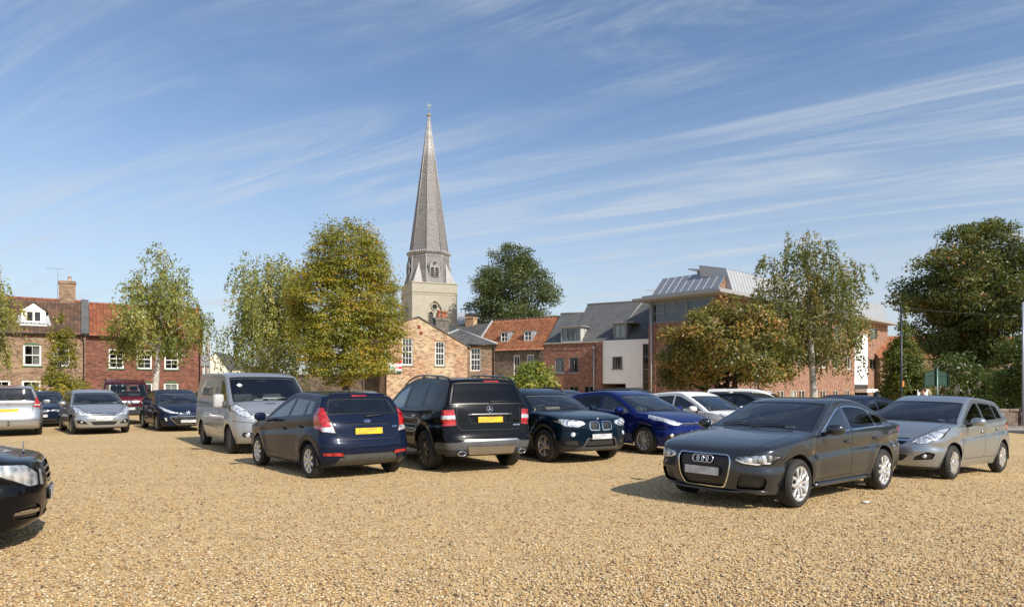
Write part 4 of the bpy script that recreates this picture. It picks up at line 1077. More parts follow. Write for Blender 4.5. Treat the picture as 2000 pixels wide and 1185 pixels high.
# ------------------------------------------------------------------ walls, posts, signs
def walls():
    mb = MB(); mb.box((-15.5, 46.0, -.3), (-8.3, 46.3, 2.35)); mb.box((-15.5, 45.95, 2.35), (-8.3, 46.35, 2.47))
    o = mb.build('garden_wall', [BR_DARK]); tag(o, 'tall dark brick wall in shade behind the big yellow tree', 'wall')
    mb = MB(); rr = random.Random(2)
    mb.box((16, 30, -.5), (60, 30.35, .50))
    for k in range(98): mb.rbox((16+k*.45, 29.97, .50), (16.43+k*.45, 30.38, .50+rr.uniform(.10, .15)), .02)
    m = brick_mat('old_wall_brick', (.13, .06, .04), (.20, .15, .11), (.14, .11, .085), stain=(.05, .035, .03), stain_amt=.7, pale=(.30, .25, .19), bw=.25, bh=.11)
    o = mb.build('garden_wall', [m]); tag(o, 'low old brick wall with rounded top beside the pavement', 'wall')
walls()
def post_sign():
    r = empty('lamp_column', (-22.3, 50.0, 0), 0, 'grey concrete column carrying a 30 speed limit plate', 'post')
    mb = MB(); mb.tube([(0, 0, -.1), (0, 0, 3), (0, 0, 4.85), (0, 0, 4.95)], [.21, .19, .15, .08], 10); mb.lathe([(.0005, .32), (.06, .2), (.10, .05), (.08, 0)], 8, 0, Matrix.Translation((0, 0, 4.9)))
    mb.build('column', [simple('concrete', (.33, .30, .25), .9, var=.2)], r)
    s = MB(); s.box((-.36, -.27, 3.15), (.28, -.24, 4.08)); so = s.build('sign_plate', [simple('plate_grey', (.30, .31, .31), .5)], r)
    c = MB(); M = Matrix.Translation((-.04, -.275, 3.72)) @ Matrix.Rotation(R(90), 4, 'X'); flat_poly(c, circ(0, 0, .27, 28), .004, 0, M); ring_mesh(c, .255, .255, .06, .008, 1, M, 28)
    c.build('speed_disc', [simple('sign_grey', (.42, .43, .42), .5), simple('ring_dark', (.10, .03, .03), .5)], so)
    t = bpy.data.curves.new('digits', 'FONT'); t.body = '30'; t.size = .30; t.align_x = 'CENTER'; t.extrude = .002
    o = bpy.data.objects.new('digits', t); COL.objects.link(o); dg = bpy.context.evaluated_depsgraph_get()
    me = bpy.data.meshes.new_from_object(o.evaluated_get(dg)); bpy.data.objects.remove(o)
    o = link_mesh('digits', me, so, [simple('digit_black', (.01, .01, .01), .5)]); o.matrix_local = Matrix.Translation((-.04, -.286, 3.615)) @ Matrix.Rotation(R(90), 4, 'X')
    # dark green notice board seen from behind
    r = empty('notice_board', (19.9, 32.0, 0), 0, 'dark green notice board on a post, seen from its blank back', 'sign')
    GB = simple('board_green', (.018, .060, .040), .5, var=.15); 
    mb = MB(); P = [(-.50, 1.62), (.52, 1.62), (.52, 2.22), (.12, 2.36), (-.10, 2.36), (-.50, 2.22)]
    mb.poly([(x, 0, z) for x, z in P]); mb.poly([(x, .06, z) for x, z in P][::-1])
    for a, b in zip(P, P[1:]+P[:1]): mb.poly([(a[0], .06, a[1]), (b[0], .06, b[1]), (b[0], 0, b[1]), (a[0], 0, a[1])])
    mb.build('board', [GB], r)
    mb = MB(); mb.box((-.56, -.03, 1.58), (-.50, .07, 2.26)); mb.box((.52, -.03, 1.58), (.58, .07, 2.26)); mb.box((-.50, -.02, 2.10), (.52, -.001, 2.14)); mb.box((-.50, -.02, 1.66), (.52, -.001, 1.70)); mb.build('frame', [GB], r)
    mb = MB(); mb.tube([(0, -.06, -.4), (0, -.06, 2.48)], .035, 8); mb.build('post', [simple('post_green', (.16, .26, .22), .4, metal=.4)], r)
    r = empty('small_sign', (18.6, 30.9, 0), 0, 'small white sign plate with a blue mark above the car roof', 'sign')
    mb = MB(); mb.box((-.24, 0, 1.19), (.24, .02, 1.46)); mb.build('plate', [WHITE], r)
    mb = MB(); M = Matrix.Translation((-.04, -.001, 1.36)) @ Matrix.Rotation(R(90), 4, 'X'); flat_poly(mb, [(-.06, -.04), (.02, -.04), (.03, .0), (.07, .02), (.06, .05), (-.06, .05)], .004, 0, M); mb.build('mark', [simple('sign_blue', (.05, .10, .35), .5)], r)
    mb = MB(); mb.tube([(0, .04, -.3), (0, .04, 1.4)], .025, 8); mb.build('post', [STEEL], r)
    r = empty('lamp_post', (16.6, 29.1, 0), 0, 'slim dark post with an orange tag in front of the conical tree', 'post')
    mb = MB(); mb.tube([(0, 0, -.3), (0, 0, 1.2), (0, 0, 5.0)], [.055, .05, .04], 8); mb.build('pole', [simple('dark_post', (.02, .028, .03), .4)], r)
    mb = MB(); mb.box((.03, -.04, 1.60), (.10, .0, 1.85)); mb.build('tag', [simple('orange_tag', (.75, .25, .03), .5)], r)
    r = empty('sign_post', (22.40, 30.0, 0), 0, 'pale grey steel post at the right edge by the low wall', 'post')
    mb = MB(); mb.tube([(0, -.1, -.4), (0, -.1, 5.3)], .05, 10); mb.build('pole', [simple('pale_post', (.40, .42, .48), .4, metal=.3)], r)
    mb = MB(); pts = []
    for q in np.linspace(0, 1, 25): pts.append((16.6 + 14*q, 29.1 + 3*q, 4.97 - .55*4*q*(1-q)*.4 - .1*q))
    mb.tube(pts, .012, 5); tag(mb.build('overhead_cable', [BLACKM]), 'thin black overhead cable running right from the slim dark post', 'cable')
post_sign()
# ------------------------------------------------------------------ trees and plants
def leaf_mat(name, stops, trans=.35, gain=1.7):
    m = bpy.data.materials.new(name); m.use_nodes = True
    nt = m.node_tree; nt.nodes.clear()
    out = nd(nt, 'OutputMaterial')
    at = nd(nt, 'Attribute'); at.attribute_name = 'tint'
    col = ramp(nt, at.outputs['Fac'], [(p, tuple(min(.6, q*gain) for q in c)) for p, c in stops])
    df = nd(nt, 'BsdfDiffuse', Color=col, Roughness=.5)
    tl = nd(nt, 'BsdfTranslucent', Color=mixc(nt, .5, col, (.30, .28, .04)))
    gl = nd(nt, 'BsdfGlossy', Color=(.9, .95, 1, 1), Roughness=.45)
    mx = nd(nt, 'MixShader', i0=trans, i1=df.outputs[0], i2=tl.outputs[0])
    m2 = nd(nt, 'MixShader', i0=.035, i1=mx.outputs[0], i2=gl.outputs[0])
    nt.links.new(m2.outputs[0], out.inputs[0])
    return m
def bark_mat(name, a, b_, birch=False):
    m, nt, b = newmat(name)
    tc = nd(nt, 'TexCoord')
    mp = nd(nt, 'Mapping', Vector=tc.outputs['Object'], Scale=(5, 5, 1.2) if not birch else (2.2, 2.2, 7))
    nz = nd(nt, 'TexNoise', Vector=mp.outputs[0], Scale=2.0, Detail=7.0, Roughness=.65)
    nt.links.new(ramp(nt, nz.outputs['Fac'], [(.38, a), (.62, b_)] if not birch else [(.36, (.03, .028, .025)), (.44, a), (.7, b_)]), b.inputs['Base Color'])
    b.inputs['Roughness'].default_value = .9
    bp = nd(nt, 'Bump', Strength=.7, Distance=.03, Height=nz.outputs['Fac']); nt.links.new(bp.outputs[0], b.inputs['Normal'])
    return m
L_BIRCH = leaf_mat('birch_leaves', [(0, (.040, .062, .014)), (.45, (.098, .108, .024)), (.75, (.17, .155, .038)), (.92, (.26, .21, .05)), (1, (.34, .20, .035))], gain=2.5)
L_BIRCH2 = leaf_mat('birch_leaves_autumn', [(0, (.036, .046, .012)), (.45, (.072, .085, .020)), (.75, (.13, .12, .03)), (.92, (.24, .15, .03)), (1, (.34, .15, .025))], gain=2.3)
L_HORN = leaf_mat('hornbeam_leaves', [(0, (.034, .050, .008)), (.35, (.090, .100, .011)), (.65, (.165, .150, .014)), (.9, (.27, .19, .018)), (1, (.30, .14, .020))], gain=2.15)
L_PLANE = leaf_mat('lobed_leaves', [(0, (.022, .030, .009)), (.4, (.062, .068, .013)), (.65, (.13, .105, .022)), (.88, (.22, .135, .032)), (1, (.27, .12, .042))], .3, gain=2.3)
L_DARK = leaf_mat('chestnut_leaves', [(0, (.022, .034, .008)), (.5, (.050, .066, .012)), (.85, (.088, .092, .016)), (.97, (.15, .11, .02)), (1, (.22, .09, .02))], .28, gain=2.05)
L_CONE = leaf_mat('hedge_leaves', [(0, (.020, .036, .008)), (.5, (.045, .072, .013)), (.85, (.085, .105, .02)), (1, (.16, .12, .02))], .3, gain=1.95)
L_CONE2 = leaf_mat('cone_tree_leaves', [(0, (.030, .045, .008)), (.5, (.07, .088, .013)), (.85, (.12, .125, .02)), (1, (.19, .14, .02))], .35, gain=2.0)
L_FAR = leaf_mat('ash_leaves', [(0, (.020, .034, .012)), (.5, (.042, .062, .018)), (.88, (.085, .095, .025)), (1, (.20, .14, .03))], .25, gain=1.8)
L_BUSH = leaf_mat('bush_leaves', [(0, (.05, .08, .012)), (.5, (.12, .15, .022)), (.85, (.21, .22, .04)), (1, (.32, .24, .045))], .4, gain=1.9)
L_MAPLE = leaf_mat('young_tree_leaves', [(0, (.05, .06, .010)), (.4, (.11, .105, .013)), (.75, (.20, .17, .02)), (1, (.30, .20, .025))], .35, gain=2.0)
B_BIRCH = bark_mat('birch_bark', (.42, .40, .36), (.66, .64, .60), True)
B_GREY = bark_mat('grey_bark', (.05, .042, .032), (.12, .10, .075))
B_DARK = bark_mat('dark_bark', (.018, .014, .010), (.05, .04, .03))
def leaf_mesh(name, P, D, S, tint, wid=.55, rg=None, face=None):
    """one rhombic, slightly folded leaf per row: P base, D axis, S length"""
    n = len(P)
    up = rg.normal(size=(n, 3))
    if face is not None: up = up*.42 + face
    side = np.cross(D, up); side /= np.linalg.norm(side, axis=1)[:, None] + 1e-9
    nrm = np.cross(side, D)
    L = S[:, None]
    fold = (rg.random((n, 1))*.25)
    v0 = P; v1 = P + D*L*.45 + side*L*wid/2 + nrm*L*fold*.5; v2 = P + D*L; v3 = P + D*L*.45 - side*L*wid/2 + nrm*L*fold*.5
    V = np.stack([v0, v1, v2, v3], 1).reshape(-1, 3)
    me = bpy.data.meshes.new(name)
    me.vertices.add(4*n); me.vertices.foreach_set('co', V.astype(np.float32).ravel())
    me.loops.add(4*n); me.loops.foreach_set('vertex_index', np.arange(4*n, dtype=np.int32))
    me.polygons.add(n); me.polygons.foreach_set('loop_start', np.arange(n, dtype=np.int32)*4)
    at = me.attributes.new('tint', 'FLOAT', 'POINT'); at.data.foreach_set('value', np.repeat(np.clip(tint, 0, 1), 4).astype(np.float32))
    me.update()
    return me
def tree(name, label, x, y, H, prof, leaf, bark, seed, n=40000, ls=.11, clumps=220, rc=.55, droop=0.0, spike=0.0, trunk=.16, fork=.25, limbs=9, tilt=(0, 0), bias=.55, gap=.25, z0=None, squash=.7, autumn=.0, lobes=.22, trunks=None, cat='tree', group=None, lean=(0, 0), wid=.55, limb_r=.4, twig=True, hollow=None, fl=.05):
    """tapered trunk with limbs, and a crown of single leaves gathered in clumps inside an uneven envelope.
    prof: (height, radius) pairs in metres; droop hangs the clumps in strings, spike stretches them upright"""
    rg = np.random.default_rng(seed); pr = random.Random(seed)
    gz = GZ(x, y) if z0 is None else z0
    root = empty(name, (x, y, gz), 0, label, cat, group)
    ph = [p[0] for p in prof]; prr = [p[1] for p in prof]
    def rad(h): return np.interp(h, ph, prr)
    k1 = rg.random(6)*6.28
    def lob(az, h): return 1 + lobes*(np.sin(2*az + k1[0] + h*.7)*.5 + np.sin(3*az + k1[1] - h*1.1)*.6 + np.sin(5*az + k1[2] + h*1.7)*.4 + np.sin(h*2.3 + k1[3])*.35)
    hb, ht = ph[0], ph[-1]
    # clump centres, area weighted over height, biased to the outside
    hh = np.linspace(hb, ht, 200); wgt = rad(hh)**1.3 + fl; cdf = np.cumsum(wgt); cdf /= cdf[-1]
    M = clumps
    ch = np.interp(rg.random(M*2), cdf, hh); az = rg.random(M*2)*2*np.pi
    q = rg.random(M*2)**bias
    rr = rad(ch)*q*lob(az, ch)
    # leave real gaps
    g = np.sin(az*3 + ch*1.9 + k1[4])*np.sin(ch*2.7 - az*2 + k1[5])
    keep = (g < 1 - gap*2) | (q < .35) | (rg.random(M*2) < .25)
    ch, az, rr, q = ch[keep][:M], az[keep][:M], rr[keep][:M], q[keep][:M]
    M = len(ch)
    C = np.stack([np.cos(az)*rr + lean[0]*ch/H, np.sin(az)*rr + lean[1]*ch/H, ch], 1)
    cs = rc*(.6 + .8*rg.random(M))*np.clip(.45 + rad(ch)/max(prr), .5, 1.2)
    ctint = np.clip(rg.normal(.42, .20, M) + autumn*(ch-hb)/(ht-hb), 0, 1)
    per = rg.multinomial(n, cs**2/np.sum(cs**2))
    idx = np.repeat(np.arange(M), per)
    n = len(idx)
    G = rg.normal(size=(n, 3))*.43
    # hollow the clumps a little so that leaves sit on their outside
    ln = np.linalg.norm(G, axis=1)[:, None]; G = G/ln*np.clip(ln, .25, .95)
    G[:, 2] *= squash
    P = C[idx] + G*cs[idx][:, None]
    if droop:
        s_id = rg.integers(0, 7, n); off = np.stack([np.sin(idx*1.7 + s_id*2.1), np.cos(idx*2.3 + s_id*1.3)], 1)*cs[idx][:, None]*.75
        ln_ = droop*(.5 + .9*np.abs(np.sin(idx*3.1 + s_id)))
        t = rg.random(n)
        P = C[idx].copy(); P[:, :2] += off*(.35 + .65*np.sqrt(t))[:, None] + rg.normal(size=(n, 2))*.06
        P[:, 2] += cs[idx]*.3*(1-t) - t*ln_ + rg.normal(size=n)*.05
    if spike:
        P[:, 2] += np.abs(G[:, 2])*spike*cs[idx]*(1.2 - np.linalg.norm(G[:, :2], axis=1))
    if hollow:
        k = ~((np.hypot(P[:, 0]-hollow[2], P[:, 1]*.35) < hollow[0]*(1.15 - .5*P[:, 2]/hollow[1])) & (P[:, 2] < hollow[1]))
        P = P[k]; idx = idx[k]; n = len(idx)
    P[:, 2] = np.minimum(P[:, 2], ht + .25 - .1*rg.random(n))
    D = rg.normal(size=(n, 3)); D[:, 2] -= .4 + 1.2*(droop > 0)
    out = P - np.array([lean[0]*.5, lean[1]*.5, (hb+ht)/2]); out /= np.linalg.norm(out, axis=1)[:, None] + 1e-6
    D += out*.8
    D /= np.linalg.norm(D, axis=1)[:, None]
    S = ls*1.18*(.65 + .7*rg.random(n))
    tint = ctint[idx]*.75 + .18 + rg.normal(0, .16, n)
    P[:, 2] = np.maximum(P[:, 2], .15)
    loc = P - C[idx]; loc /= np.linalg.norm(loc, axis=1)[:, None] + 1e-6
    face = loc*.95 + out*.45 + np.array([0, 0, .35])
    o = link_mesh('crown', leaf_mesh('crown', P, D, S, tint, wid, rg, face), root, [leaf])
    # wood
    mb = MB()
    tr = trunks or [(0, 0, 0, 0, 1.0)]
    zf = H*fork
    for (dx, dy, ex, ey, sc) in tr:
        pts = []; rd = []
        top = H*.86*sc
        for k in range(9):
            t = k/8; z = -.15 + (top+.15)*t
            pts.append((dx + (ex-dx)*t + lean[0]*z/H + math.sin(t*5+seed)*.05*H/10, dy + (ey-dy)*t + lean[1]*z/H + math.cos(t*4+seed)*.05*H/10, z)); rd.append(trunk*sc*(1.25 if k == 0 else 1)*(1-t)**.8 + .012)
        mb.tube(pts, rd, 10, 0)
    # limbs run out to clumps
    order = sorted(range(M), key=lambda i: -rr[i])
    pick = [order[int(pr.random()**1.3*min(M-1, M*.8))] for _ in range(limbs)]
    lpts = []
    for i in pick:
        e = Vector(C[i]); z = max(zf, min(H*.7, e.z - (.15 + .45*pr.random())*max(.6, rr[i]))) if not droop else max(zf, min(H*.75, e.z - .6*rr[i]))
        t = max(0, min(1, z/(H*.86))); s_ = Vector((tr[0][2]*t + lean[0]*z/H, tr[0][3]*t + lean[1]*z/H, z))
        r0 = max(.015, trunk*(1-t)**.8*limb_r + .012)
        mid = s_.lerp(e, .5) + Vector((pr.uniform(-.1, .1), pr.uniform(-.1, .1), (.12 if not droop else .35)*rr[i]))
        pts = [s_*(1-u)**2 + mid*2*u*(1-u) + e*u*u for u in (0, .25, .5, .75, 1)]
        mb.tube(pts, [r0, r0*.78, r0*.55, r0*.35, .008], 6, 0)
        lpts += pts[2:]
    if twig:
        for i in range(0, M, 3):
            e = Vector(C[i]); 
            if not lpts: break
            b_ = min(lpts, key=lambda p: (p-e).length_squared)
            if (b_-e).length < 2.2: mb.tube([b_, b_.lerp(e, .5) + Vector((0, 0, .08)), e], [.016, .011, .005], 4, 0, cap=False)
    mb.build('trunk', [bark], root)
    return root
G_B = 'birches around the car park'
tree('birch_tree', 'birch at the left edge, its trunk out of the picture, hanging over the brown house', -27.6, 34, 9.6, [(2.2, 1.4), (3.2, 2.1), (5.5, 2.6), (7.6, 1.9), (9.2, .5)], L_BIRCH, B_BIRCH, 11, n=26000, ls=.12, clumps=150, rc=.6, droop=1.0, trunk=.17, group=G_B)
tree('birch_tree', 'slender birch with a white trunk standing in front of the red brick house', -19.9, 38, 9.8, [(3.8, 2.2), (4.5, 2.9), (5.4, 2.6), (6.8, 1.85), (8.2, 1.6), (9.2, 1.1), (9.7, .3)], L_BIRCH, B_BIRCH, 23, n=19000, ls=.12, clumps=125, rc=.52, droop=1.05, trunk=.19, hollow=(1.1, 3.3, .3), lean=(.55, 0), gap=.36, group=G_B, bias=.62)
tree('birch_tree', 'weeping birch trailing long strands left of the big golden tree', -13.75, 40, 9.6, [(2.6, 1.2), (3.8, 2.3), (5.8, 2.8), (7.6, 2.6), (8.9, 1.9), (9.5, .8)], L_BIRCH, B_GREY, 31, n=30000, ls=.12, clumps=140, rc=.60, droop=1.9, trunk=.17, gap=.40, lobes=.32, group=G_B, lean=(-.6, 0))
tree('hornbeam_tree', 'big egg shaped hornbeam turning golden, left of the church tower', -8.0, 33, 9.85, [(1.7, 1.0), (2.4, 1.9), (3.2, 2.35), (4.9, 2.6), (6.4, 2.3), (7.7, 1.85), (8.7, 1.2), (9.35, .6)], L_HORN, B_GREY, 47, n=95000, ls=.088, clumps=460, rc=.50, spike=1.4, squash=.85, trunk=.20, fork=.12, limbs=16, bias=.42, gap=.2, autumn=.10, lobes=.12)
tree('young_tree', 'thin young tree with tufted yellow green branches against the brown house', -24.6, 37.2, 5.4, [(.5, .25), (1.2, 1.05), (1.9, 1.0), (2.3, .5), (3.2, .55), (4.3, .55), (5.0, .3), (5.45, .06)], L_MAPLE, B_GREY, 53, n=9000, ls=.11, clumps=80, rc=.34, spike=.9, squash=.8, trunk=.06, fork=.12, limbs=8, lobes=.5, gap=.3, twig=False)
tree('ash_tree', 'dark spreading tree rising behind the orange roof', .0, 86, 19.6, [(7.0, 3.0), (9.5, 5.0), (13, 5.3), (16, 4.2), (18.4, 2.6), (19.5, .7)], L_FAR, B_DARK, 61, n=56000, ls=.22, clumps=200, rc=1.2, trunk=.35, limbs=16, gap=.42, bias=.5, lobes=.26, autumn=.05)
tree('bush', 'rounded yellow green bush behind the parked black and teal cars', 1.05, 36, 3.15, [(.3, 1.0), (.9, 1.35), (1.7, 1.3), (2.3, .95), (2.75, .3)], L_BUSH, B_GREY, 67, n=9000, ls=.17, clumps=120, rc=.42, trunk=.05, fork=.05, limbs=8, bias=.45, cat='bush', wid=.5, lobes=.15)
tree('spreading_tree', 'low spreading tree with bronze autumn leaves and a forked dark trunk', 11.35, 36, 6.6, [(2.15, 2.6), (2.6, 3.1), (3.5, 3.35), (4.6, 3.0), (5.5, 2.2), (6.2, 1.1), (6.5, .4)], L_PLANE, B_DARK, 71, n=50000, ls=.125, clumps=290, rc=.52, hollow=(1.25, 2.7, .1), trunk=.26, fork=.17, limbs=15, bias=.45, gap=.36, autumn=.20, lobes=.28, trunks=[(0, 0, -1.1, .2, .75), (0, .05, .9, -.2, .8), (0, 0, .15, .3, .7)], wid=.7, limb_r=.6)
tree('birch_tree', 'tall birch with a pale grey trunk in front of the brick office block', 16.55, 37.5, 10.9, [(3.1, 2.2), (4.2, 2.95), (5.8, 2.75), (7.4, 2.75), (8.9, 2.2), (10.0, 1.4), (10.7, .4)], L_BIRCH2, B_BIRCH, 83, n=31000, ls=.12, clumps=190, rc=.58, droop=.8, trunk=.21, hollow=(1.0, 3.0, 0.0), gap=.38, lobes=.16, group=G_B, bias=.5, lean=(-.3, 0))
tree('conical_tree', 'small dark green conical tree behind the slim lamp post', 20.35, 35.4, 6.1, [(.4, .95), (1.1, 1.15), (2.2, 1.05), (3.3, .75), (4.3, .42), (5.2, .16), (6.0, .05)], L_CONE2, B_DARK, 97, n=24000, ls=.105, clumps=240, rc=.34, spike=.9, trunk=.09, fork=.1, limbs=10, bias=.4, gap=.1, lobes=.12, fl=.28)
tree('chestnut_tree', 'huge dark tree filling the right edge above the low wall', 29.3, 43, 12.5, [(3.0, 1.7), (4.2, 2.6), (5.6, 3.7), (7.4, 4.2), (9.2, 3.4), (11.0, 2.3), (12.0, 1.2), (12.3, .4)], L_DARK, B_DARK, 101, n=80000, ls=.155, clumps=300, rc=.85, trunk=.38, fork=.15, limbs=26, bias=.5, gap=.34, lobes=.22, squash=.5, autumn=.06, limb_r=.5)
tree('street_tree', 'small bright leafed tree at the right edge beside the pale post', 23.6, 31.2, 4.4, [(1.2, .7), (1.9, 1.25), (2.8, 1.3), (3.6, .9), (4.2, .3)], L_CONE, B_GREY, 103, n=11000, ls=.12, clumps=110, rc=.40, trunk=.07, limbs=8, lobes=.2)
for i, (px, hh_, rr_) in enumerate(((-38.4, 5.1, 1.25), (-36.6, 5.3, 1.35))):
    tree('distant_tree', ('rounded distant tree beside the cream rendered house', 'distant dark tree between the cream house and the weeping birch')[i], px + (1.6 if i == 0 else 2.4), 96, hh_ - .3, [(.4, rr_), (2.5, rr_*1.1), (4.0, rr_*.8), (hh_-.4, .2)], L_FAR, B_DARK, 110+i, n=5000, ls=.24, clumps=50, rc=.7, trunk=.15, limbs=4, twig=False)
tree('chestnut_tree', 'second huge dark tree, outside the right edge, whose shade falls on the hedge', 39.5, 27.0, 13.5, [(2.6, 4.2), (5.2, 5.6), (8.2, 5.6), (11.0, 4.4), (13.2, 2.0)], L_DARK, B_DARK, 131, n=26000, ls=.30, clumps=200, rc=1.2, trunk=.4, fork=.15, limbs=8, squash=.6, twig=False)
# shrubbery under the big tree, climbers, grasses
def shrub_mass(name, label, cat, x0, x1, y0, y1, z1, leaf, seed, n, ls, kind=None, zf=0.0):
    rg = np.random.default_rng(seed)
    P = np.stack([x0 + (x1-x0)*rg.random(n), y0 + (y1-y0)*rg.random(n), rg.random(n)**.8], 1)
    top = z1*(.72 + .16*np.sin(P[:, 0]*1.3 + seed) + .12*np.sin(P[:, 0]*2.9 + P[:, 1]*2))
    P[:, 2] = zf + P[:, 2]*top
    D = rg.normal(size=(n, 3)); D[:, 1] -= .6; D[:, 2] += .3; D /= np.linalg.norm(D, axis=1)[:, None]
    o = link_mesh(name, leaf_mesh(name, P, D, ls*(.6+.8*rg.random(n)), rg.normal(.35 + .15*np.sin(P[:, 0]*2)*np.sin(P[:, 2]*3), .16), .55, rg, np.tile([0, -.5, .6], (n, 1))), None, [leaf])
    return tag(o, label, cat, None, kind)
shrub_mass('hedge', 'deep shaded evergreen hedge under the huge dark tree', 'hedge', 23.6, 40, 37.0, 40, 3.9, L_CONE, 7, 48000, .16, zf=-.3)
shrub_mass('ivy', 'low ivy trailing over the top of the old brick wall', 'plant', 22.5, 34, 30.15, 30.9, .8, L_CONE, 9, 6000, .09, zf=.05)
shrub_mass('climbing_plant', 'thin climbing rose under the tall window of the hipped wing', 'plant', -3.0, -1.6, 46.35, 46.6, 2.9, L_BUSH, 13, 700, .15)
def grasses():
    rr = random.Random(4); pm = simple('pampas_plume', (.50, .42, .30), .95); gm = simple('grass_blade', (.10, .13, .04), .8)
    for i, (x, n) in enumerate(((20.75, 6), (21.6, 4), (22.35, 1), (22.75, 1))):
        r = empty('pampas_grass', (x, 33.2, GZ(x)), 0, ('full clump of pampas plumes right of the green notice board', 'second clump of pampas plumes, narrower and upright', 'single leaning pampas plume right of the narrow clump', 'last lone short pampas plume towards the big trunk')[i], 'grass', 'pampas grasses by the notice board')
        for k in range(n):
            a = rr.uniform(-.5, .5) if n > 1 else .05; h = rr.uniform(1.35, 1.75); dx = math.sin(a)*.5 + (k-n/2)*.10
            mb = MB(); st = [(0 + dx*.1, 0, 0), (dx*.5, 0, h*.65), (dx, rr.uniform(-.1, .1), h)]
            mb.tube(st, .012, 5, 1); e = Vector(st[2]); t = (e-Vector(st[1])).normalized()
            mb.tube([e-t*.05, e+t*.12, e+t*.28, e+t*.42+Vector((dx*.1, 0, -.02))], [.02, .055, .05, .008], 7, 0); mb.build('plume', [pm, gm], r)
        mb = MB()
        for k in range(60):
            a = rr.uniform(0, 6.28); l = rr.uniform(.4, .8); p = [(0, 0, 0), (math.cos(a)*l*.5, math.sin(a)*l*.5, rr.uniform(.7, 1.1)), (math.cos(a)*l, math.sin(a)*l, rr.uniform(.3, .9))]
            mb.tube(p, [.012, .010, .002], 3, 0, cap=False)
        mb.build('blades', [gm], r)
grasses()
# ------------------------------------------------------------------ cars
def hermite(keys, xs=None, n=None, t=None):
    """chord-length Catmull-Rom through rows of keys; returns dense samples evenly spaced along the first two columns"""
    K = np.array(keys, dtype=float)
    d = np.sqrt(((K[1:, :2] - K[:-1, :2]) ** 2).sum(1)); d = np.maximum(d, 1e-4)
    T = np.concatenate([[0], np.cumsum(np.sqrt(d))])
    m = np.zeros_like(K)
    m[1:-1] = 0
    for i in range(1, len(K) - 1):
        a = (K[i] - K[i-1]) / (T[i] - T[i-1]); b = (K[i+1] - K[i]) / (T[i+1] - T[i])
        w = (T[i+1] - T[i]) / (T[i+1] - T[i-1])
        m[i] = a * w + b * (1 - w)
    m[0] = (K[1] - K[0]) / (T[1] - T[0]); m[-1] = (K[-1] - K[-2]) / (T[-1] - T[-2])
    out = []
    for i in range(len(K) - 1):
        h = T[i+1] - T[i]
        for q in np.linspace(0, 1, 40, endpoint=False):
            out.append((2*q**3-3*q**2+1)*K[i] + (q**3-2*q**2+q)*h*m[i] + (-2*q**3+3*q**2)*K[i+1] + (q**3-q**2)*h*m[i+1])
    out.append(K[-1])
    D = np.array(out)
    s = np.concatenate([[0], np.cumsum(np.sqrt(((D[1:, :2] - D[:-1, :2]) ** 2).sum(1)))])
    u = np.linspace(0, s[-1], n)
    return np.stack([np.interp(u, s, D[:, k]) for k in range(D.shape[1])], 1)
def sstep(a, b, x):
    t = min(max((x - a) / (b - a), 0.0), 1.0)
    return t * t * (3 - 2 * t)
def interp_keys(keys, x):
    xs = [k[0] for k in keys]; ys = [k[1] for k in keys]
    if x <= xs[0]: return ys[0]
    if x >= xs[-1]: return ys[-1]
    for i in range(len(xs) - 1):
        if xs[i] <= x <= xs[i+1]:
            t = (x - xs[i]) / (xs[i+1] - xs[i]); break
    # monotone cubic
    def sl(j): return (ys[j+1] - ys[j]) / (xs[j+1] - xs[j])
    def tan(j):
        if j == 0 or j == len(xs) - 1: return sl(0) if j == 0 else sl(len(xs) - 2)
        a, b = sl(j-1), sl(j)
        return 0 if a * b <= 0 else 2 * a * b / (a + b)
    h = xs[i+1] - xs[i]
    return (2*t**3-3*t**2+1)*ys[i] + (t**3-2*t**2+t)*h*tan(i) + (-2*t**3+3*t**2)*ys[i+1] + (t**3-t**2)*h*tan(i+1)
def pin(poly, x, y):
    c = False; j = len(poly) - 1
    for i in range(len(poly)):
        xi, yi = poly[i]; xj, yj = poly[j]
        if (yi > y) != (yj > y) and x < (xj - xi) * (y - yi) / (yj - yi + 1e-12) + xi: c = not c
        j = i
    return c
def offs(p, d):
    """shrink a ccw polygon by d"""
    n = len(p); out = []
    for i in range(n):
        a = Vector(p[i-1]); b = Vector(p[i]); c = Vector(p[(i+1) % n])
        e1 = (b - a); e2 = (c - b)
        if e1.length < 1e-6 or e2.length < 1e-6: out.append(tuple(b)); continue
        e1.normalize(); e2.normalize()
        n1 = Vector((-e1.y, e1.x)); n2 = Vector((-e2.y, e2.x))
        m = n1 + n2
        if m.length < 1e-6: m = n1
        m.normalize()
        k = d / max(.35, m.dot(n1))
        out.append((b.x + m.x * k, b.y + m.y * k))
    return out
def rnd(poly, r=.03, n=4):
    """round the corners of a polygon"""
    out = []
    N = len(poly)
    for i in range(N):
        a = Vector(poly[i-1]); b = Vector(poly[i]); c = Vector(poly[(i+1) % N])
        rr = min(r, (a-b).length*.45, (c-b).length*.45)
        p = b + (a-b).normalized()*rr; q = b + (c-b).normalized()*rr
        for k in range(n + 1):
            t = k / n
            s = p*(1-t)**2 + b*2*t*(1-t) + q*t*t
            out.append((s.x, s.y))
    return out
def mirror_poly(p): return [(-a, b) for a, b in p][::-1]
